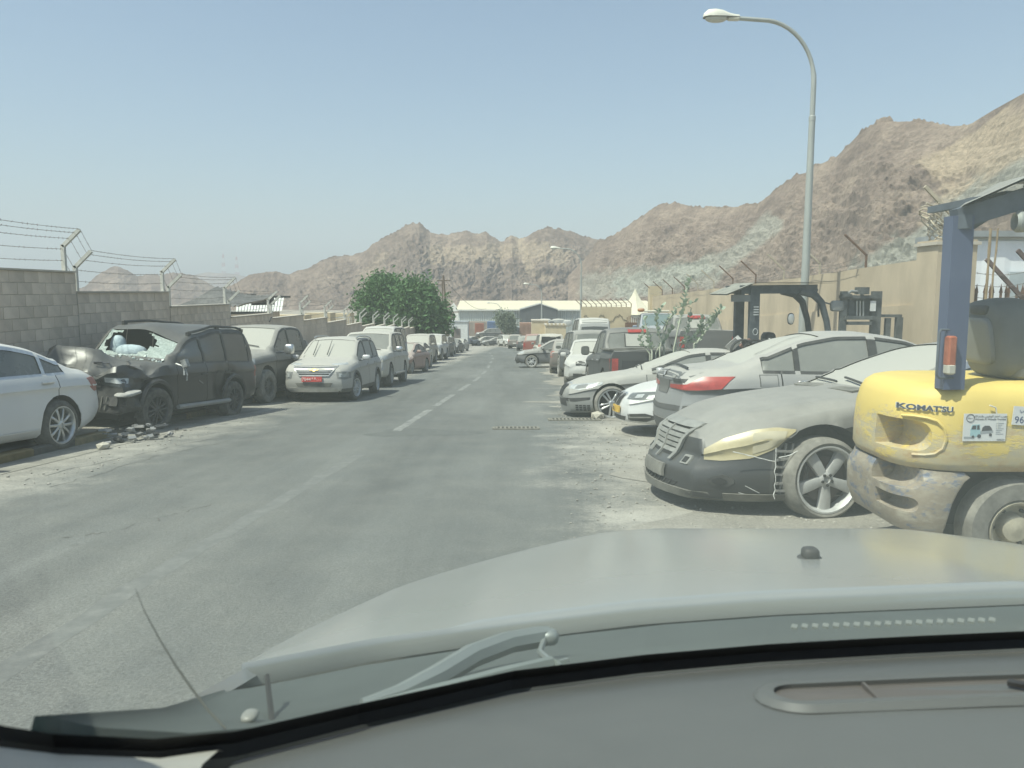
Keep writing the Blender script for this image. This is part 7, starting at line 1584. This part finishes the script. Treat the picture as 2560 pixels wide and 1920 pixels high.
for x in xs:
    x_ = UN(x); yr, zr_ = sy(x_, RX_, RY), sy(x_, RX_, RZ); yo, zo = sy(x_, OX, OY), sy(x_, OX, OZ); row = []
    row.append((x, yr - .012, zr_ - .030)); row.append((x, yr - .008, zr_ - .006)); row.append((x, yr, zr_))
    for t in np.linspace(.03, 1, 22): row.append((x, yr + (yo - yr) * t, zr_ + (zo - zr_) * t + .05 * t * (1 - t) * min(1, (yo - yr))))
    dx = (x - XC) / 1.21; 
    for k in (1, 2, 3): row.append((x + dx * .03 * k, yo + .035 * k, zo - .03 * k * k))
    row.append((x + dx * .10, yo + .12, .45)); rows.append(row)
rows_b = rows; oput(MB().grid(rows), 'bonnet', OWNP, 50)
# wings either side, cowl, windscreen base
MX = lambda v: XC + (XC - v) * RS
crest = [at(a, b_, c) for a, b_, c in ((668, 1640, 1.06), (575, 1692, .93), (492, 1736, .84), (420, 1782, .745), (350, 1822, .66))]
for sg in (-1, 1):
    X = (lambda v: v) if sg < 0 else MX
    P = [[(X(p.x + .012), p.y, p.z - .012), (X(p.x), p.y, p.z), (X(p.x - .02), p.y + .01, p.z - .015), (X(p.x - .05), p.y + .02, p.z - .10), (X(p.x - .06), p.y + .03, .3)] for p in reversed(crest)] + [[(X(x), y, z), (X(x - .005), y, z - .004), (X(x - .03), y, z - .03), (X(x - .06), y, z - .12), (X(x - .08), y, .3)] for y, x, z in ((1.25, -.356, 1.02), (1.45, -.327, .97), (1.7, -.264, .915))]
    oput(MB().grid(P), 'wing', OWNP, 50)
BP = [(-60, 1828, .40), (0, 1832, .42), (150, 1855, .47), (400, 1866, .525), (600, 1846, .575), (900, 1776, .665), (1280, 1692, .755), (1600, 1652, .80), (1900, 1626, .825), (2250, 1606, .845), (2560, 1592, .862), (3050, 1572, .885)]
B0 = [at(a, b_, c) for a, b_, c in BP]; half = B0
right = [Vector((MX(p.x), p.y, p.z)) for p in reversed(B0) if p.x < XC - .02]; base = [p for p in B0 if p.x < XC + .02] + right
cw = []
for i, p in enumerate(base):
    x = p.x; q_ = Vector((np.clip(XC + (x - XC) * 1.08, -.36, MX(-.36)), 0, 0)); q_.y = sy(UN(q_.x), RX_, RY) - .02; q_.z = sy(UN(q_.x), RX_, RZ) - .035
    cw.append([p + Vector((0, .03, -.05)), p + Vector((0, .05, -.02)), p.lerp(q_, .45) + Vector((0, .02, -.012)), q_.lerp(p, .12) + Vector((0, 0, .01)), q_])
oput(MB().grid(cw), 'cowl', mat('cowl_grey', (.06, .07, .064), .55, var=.2, scale=4), 50)
def head(p): 
    t = (p.x - XC) / 1.1; return Vector((XC + (p.x - XC) * .9, .24 - .10 * t * t, 1.87 - .03 * t * t))
NR = 9; inner = [[p.lerp(head(p), k / NR) + Vector((0, .05 * math.sin(math.pi * k / NR), .04 * math.sin(math.pi * k / NR))) for p in base] for k in range(NR + 1)]
n = len(base); V = []; off = Vector((0, .0045, .0035))
for r_ in inner: V += r_
k0 = len(V); V += [v + off for v in V[:k0]]
F = []
for i in range(NR):
    for j in range(n - 1): a = i * n + j; F += [(a, a + 1, a + n + 1, a + n), (k0 + a, k0 + a + n, k0 + a + n + 1, k0 + a + 1)]
for j in range(n - 1): F += [(j, k0 + j, k0 + j + 1, j + 1), (NR * n + j, NR * n + j + 1, k0 + NR * n + j + 1, k0 + NR * n + j)]
for i in range(NR): F += [(i * n, (i + 1) * n, k0 + (i + 1) * n, k0 + i * n), (i * n + n - 1, k0 + i * n + n - 1, k0 + (i + 1) * n + n - 1, (i + 1) * n + n - 1)]
gm_ = bpy.data.materials.new('dusty_windscreen_glass'); gm_.use_nodes = True; g_ = gm_.node_tree; g_.nodes.clear(); go = g_.nodes.new('ShaderNodeOutputMaterial'); gt_ = g_.nodes.new('ShaderNodeBsdfTransparent'); gt_.inputs[0].default_value = (.93, .985, .968, 1); g_.links.new(gt_.outputs[0], go.inputs[0])
gv = g_.nodes.new('ShaderNodeVolumePrincipled'); gv.inputs['Color'].default_value = (.90, .96, .90, 1); gv.inputs['Density'].default_value = 18; gv.inputs['Anisotropy'].default_value = .0; g_.links.new(gv.outputs[0], go.inputs['Volume'])
ow = mk('windscreen', V, F, gm_, None, 0); put(ow, None, own)
bb = bmesh.new(); bb.from_mesh(ow.data); bmesh.ops.recalc_face_normals(bb, faces=bb.faces)
if bb.calc_volume(signed=True) < 0: bmesh.ops.reverse_faces(bb, faces=bb.faces)
bb.to_mesh(ow.data); bb.free()
fr_ = [[p + Vector((0, -.010, -.009)) for p in base], [p + Vector((0, -.006, .0)) for p in base], [p.lerp(head(p), .022) + Vector((0, -.004, .001)) for p in base]]
oput(MB().grid(fr_), 'screen_border', mat('border_black', (.012, .012, .012), .5), 0)
# wiper arm and blade, washer jets, slots of the cowl
WPM = mat('wiper_silver', (.22, .24, .23), .45, .4, var=.1, scale=6)
def path(P): return [at(a, b_, c) for a, b_, c in P]
oput(MB().tube(path([(905, 1762, .715), (1000, 1736, .74), (1090, 1694, .79), (1180, 1640, .86), (1270, 1606, .91), (1350, 1592, .935), (1372, 1588, .94)]), [.006, .010, .013, .014, .014, .014, .012], 8), 'wiper_arm', WPM)
oput(MB().tube(path([(890, 1772, .70), (1000, 1752, .725), (1100, 1728, .745), (1250, 1688, .785), (1380, 1656, .83), (1402, 1668, .82)]), [.004, .007, .008, .008, .007, .004], 6), 'wiper_blade', mat('blade_grey', (.15, .17, .16), .6))
oput(MB().blob(at(1372, 1592, .935), (.026, .024, .02), .8, 8), 'wiper_pivot', WPM); oput(MB().tube(path([(1360, 1600, .925), (1350, 1630, .90), (1385, 1662, .85), (1420, 1652, .86)]), .004, 6), 'wiper_hook', WPM)
bon = BVHTree.FromPolygons([Vector(p) for r_ in rows_b for p in r_], [(i * len(rows_b[0]) + j, i * len(rows_b[0]) + j + 1, (i + 1) * len(rows_b[0]) + j + 1, (i + 1) * len(rows_b[0]) + j) for i in range(len(rows_b) - 1) for j in range(len(rows_b[0]) - 1)])
p = bon.ray_cast(EYE, ray(2025, 1395).normalized())[0]
f = MB(); f.blob(p + Vector((0, 0, .008)), (.034, .034, .03), .6, 8); f.blob(p, (.05, .045, .008), .8, 8); oput(f, 'washer_jet', BLK)
oput(MB().tube(path([(338, 1470, .62), (362, 1530, .62), (400, 1600, .615), (440, 1665, .61), (480, 1722, .605), (520, 1775, .60), (565, 1822, .592)]), [.0002, .0005, .0007, .0009, .0011, .0011, .001], 5), 'screen_line', mat('screen_line', (.09, .09, .08), .9))  # thin dark line running down the lower left of the windscreen
SLM = mat('slot_glint', (.15, .16, .145), .6)  # pale tone paints the light caught along the cowl slots
for k in range(20): oput(MB().bar(at(1985 + k * 26, 1572 - k * .9, .90), at(1987 + k * 26, 1563 - k * .9, .91), .007, .003), 'cowl_slat', SLM)
oput(MB().blob(at(625, 1790, .66), (.015, .02, .008), .8, 8), 'grommet', mat('grommet_pale', (.2, .2, .18), .4)); oput(MB().tube(path([(668, 1690, .80), (676, 1760, .72), (682, 1812, .66)]), .003, 5), 'panel_gap', PIT)
# dashboard
DM = mat('dash_grey', (.115, .119, .113), .55, var=.05, scale=3, bump=.15, bscale=160, bdist=.001, spec=.45)
rows = []
for p in base:
    if p.x < -.25 or p.x > MX(-.25): continue
    q0 = p + Vector((0, -.012, -.012)); row = [q0 + Vector((0, .03, -.03)), q0]
    for t, dz in ((.25, .022), (.5, .042), (.75, .055), (1, .06), (1.3, .06), (1.7, .045)): row.append(Vector((XC + (p.x - XC) * (1 - .0 * t), q0.y - .26 * t, q0.z + dz)))
    row.append(row[-1] + Vector((0, -.03, -.3))); rows.append(row)
dsh = oput(MB().grid(rows), 'dashboard', DM, 50)
bv = BVHTree.FromPolygons([v.co.copy() for v in dsh.data.vertices], [tuple(p.vertices) for p in dsh.data.polygons])
def ond(x, y, dz=0): h = bv.ray_cast(Vector((x, y, 2)), Vector((0, 0, -1))); return (h[0] if h[0] else Vector((x, y, 1.24))) + Vector((0, 0, dz))
a0, a1, yc = .262, .90, .662
def stad(r, n=10, k=.03):
    P = [(a0 + r * math.cos(R(90 + 180 * i / n)), yc + r * math.sin(R(90 + 180 * i / n))) for i in range(n + 1)]; P += [(a0 + (a1 - a0) * t, yc - r) for t in (.25, .5, .75)] + [(a1 + r * math.cos(R(-90 + 180 * i / n)), yc + r * math.sin(R(-90 + 180 * i / n))) for i in range(n + 1)] + [(a0 + (a1 - a0) * t, yc + r) for t in (.75, .5, .25)]; return [(x, y + (x - a0) * .055) for x, y in P]
S1, S2, S3 = stad(.042), stad(.036), stad(.024); L1 = [ond(x, y, .001) for x, y in S1]; L2 = [ond(x, y, .007) for x, y in S2]; L3 = [ond(x, y, .006) for x, y in S3]; L4 = [ond(x, y, .0015) for x, y in S3]
oput(MB().grid([L + L[:1] for L in (L1, L2, L3, L4)]), 'vent_rim', DM, 50)
k = len(L4); oput(MB().add(L4, [tuple(range(k))]), 'vent_slot', mat('vent_brown', (.115, .105, .095), .7), 0)
for i in (1, 7): x = a0 + .012 + i * .05; oput(MB().bar(ond(x, yc - .022 + (x - a0) * .055, .003), ond(x + .006, yc + .022 + (x - a0) * .055, .003), .003, .004), 'vent_fin', mat('vent_brown', (0, 0, 0)))
x = a0 + .21; oput(MB().bar(ond(x - .012, yc + .004 + .012, .005), ond(x + .012, yc - .02 + .012, .005), .008, .004), 'vent_lever', BLK)
for sg in (-1, 1):
    X = (lambda v: v) if sg < 0 else MX
    T1 = [at(*q_) for q_ in ((-140, 1858, .385), (0, 1868, .405), (150, 1886, .455), (400, 1896, .505), (548, 1874, .55))]; T2 = [at(*q_) for q_ in ((-140, 2150, .30), (0, 2150, .31), (150, 2150, .34), (330, 2120, .38), (430, 2060, .42))]
    oput(MB().grid([[Vector((X(p.x), p.y + .04, p.z - .03)) for p in T1], [Vector((X(p.x), p.y, p.z)) for p in T1], [Vector((X(p.lerp(q_, .4).x), p.lerp(q_, .4).y, p.lerp(q_, .4).z + .008)) for p, q_ in zip(T1, T2)], [Vector((X(p.x), p.y, p.z)) for p in T2]]), 'pillar_trim', mat('trim_beige', (.40, .385, .34), .7), 50)
    oput(MB().tube([(X(-.40), .46, 1.33), (X(-.37), .38, 1.5), (X(-.32), .22, 1.7), (X(-.26), .08, 1.86)], .045, 8), 'screen_pillar', mat('trim_beige', (0, 0, 0)))
    oput(MB().box((X(-.47), -.55, .85), (.06, 1.9, .95), ch=.02), 'door', OWNP); oput(MB().bar((X(-.40), -.55, 1.3), (X(-.28), -.6, 1.86), .06, .1), 'door_pillar', mat('trim_beige', (0, 0, 0))); oput(MB().bar((X(-.42), -1.6, 1.3), (X(-.3), -1.3, 1.86), .06, .14), 'rear_pillar', mat('trim_beige', (0, 0, 0)))
oput(MB().box((.62, -.70, 1.895), (2.0, 1.64, .05), ch=.02), 'roof', OWNP); oput(MB().box((.6, -.55, .55), (1.9, 2.1, .1)), 'floor', PIT); oput(MB().box((.6, -1.62, .9), (1.9, .08, .8)), 'rear_panel', OWNP)
for x in (-.02, 1.2): oput(MB().blob((x, -.55, 1.15), (.46, .16, .62), .5, 10), 'seat_back', SG)
for sg in (-1, 1):
    for y in (1.5, -1.2): e = wheel(own, (.36, .24, .24, 5, 'twin'), RUB, ALLOY); e.location = (.15 + sg * .85, y + .6, .36 - .062 * y + G(y) * 0); e.rotation_euler = (0, 0, math.pi / 2 * 0 + (math.pi / 2 if sg < 0 else -math.pi / 2))

# ------------------------------------------------------------------ haze
hz = MB().box((0, 1770, 112), (5600, 3680, 276)).build('haze', None, None, 0); hm = bpy.data.materials.new('haze_air'); hm.use_nodes = True; h_ = hm.node_tree; h_.nodes.clear(); ho = h_.nodes.new('ShaderNodeOutputMaterial'); hv = h_.nodes.new('ShaderNodeVolumePrincipled')
hv.inputs['Color'].default_value = (.93, .96, 1, 1); hv.inputs['Density'].default_value = .0005; hv.inputs['Anisotropy'].default_value = .0; h_.links.new(hv.outputs[0], ho.inputs['Volume']); hz.data.materials.append(hm); tag(hz, kind='stuff')
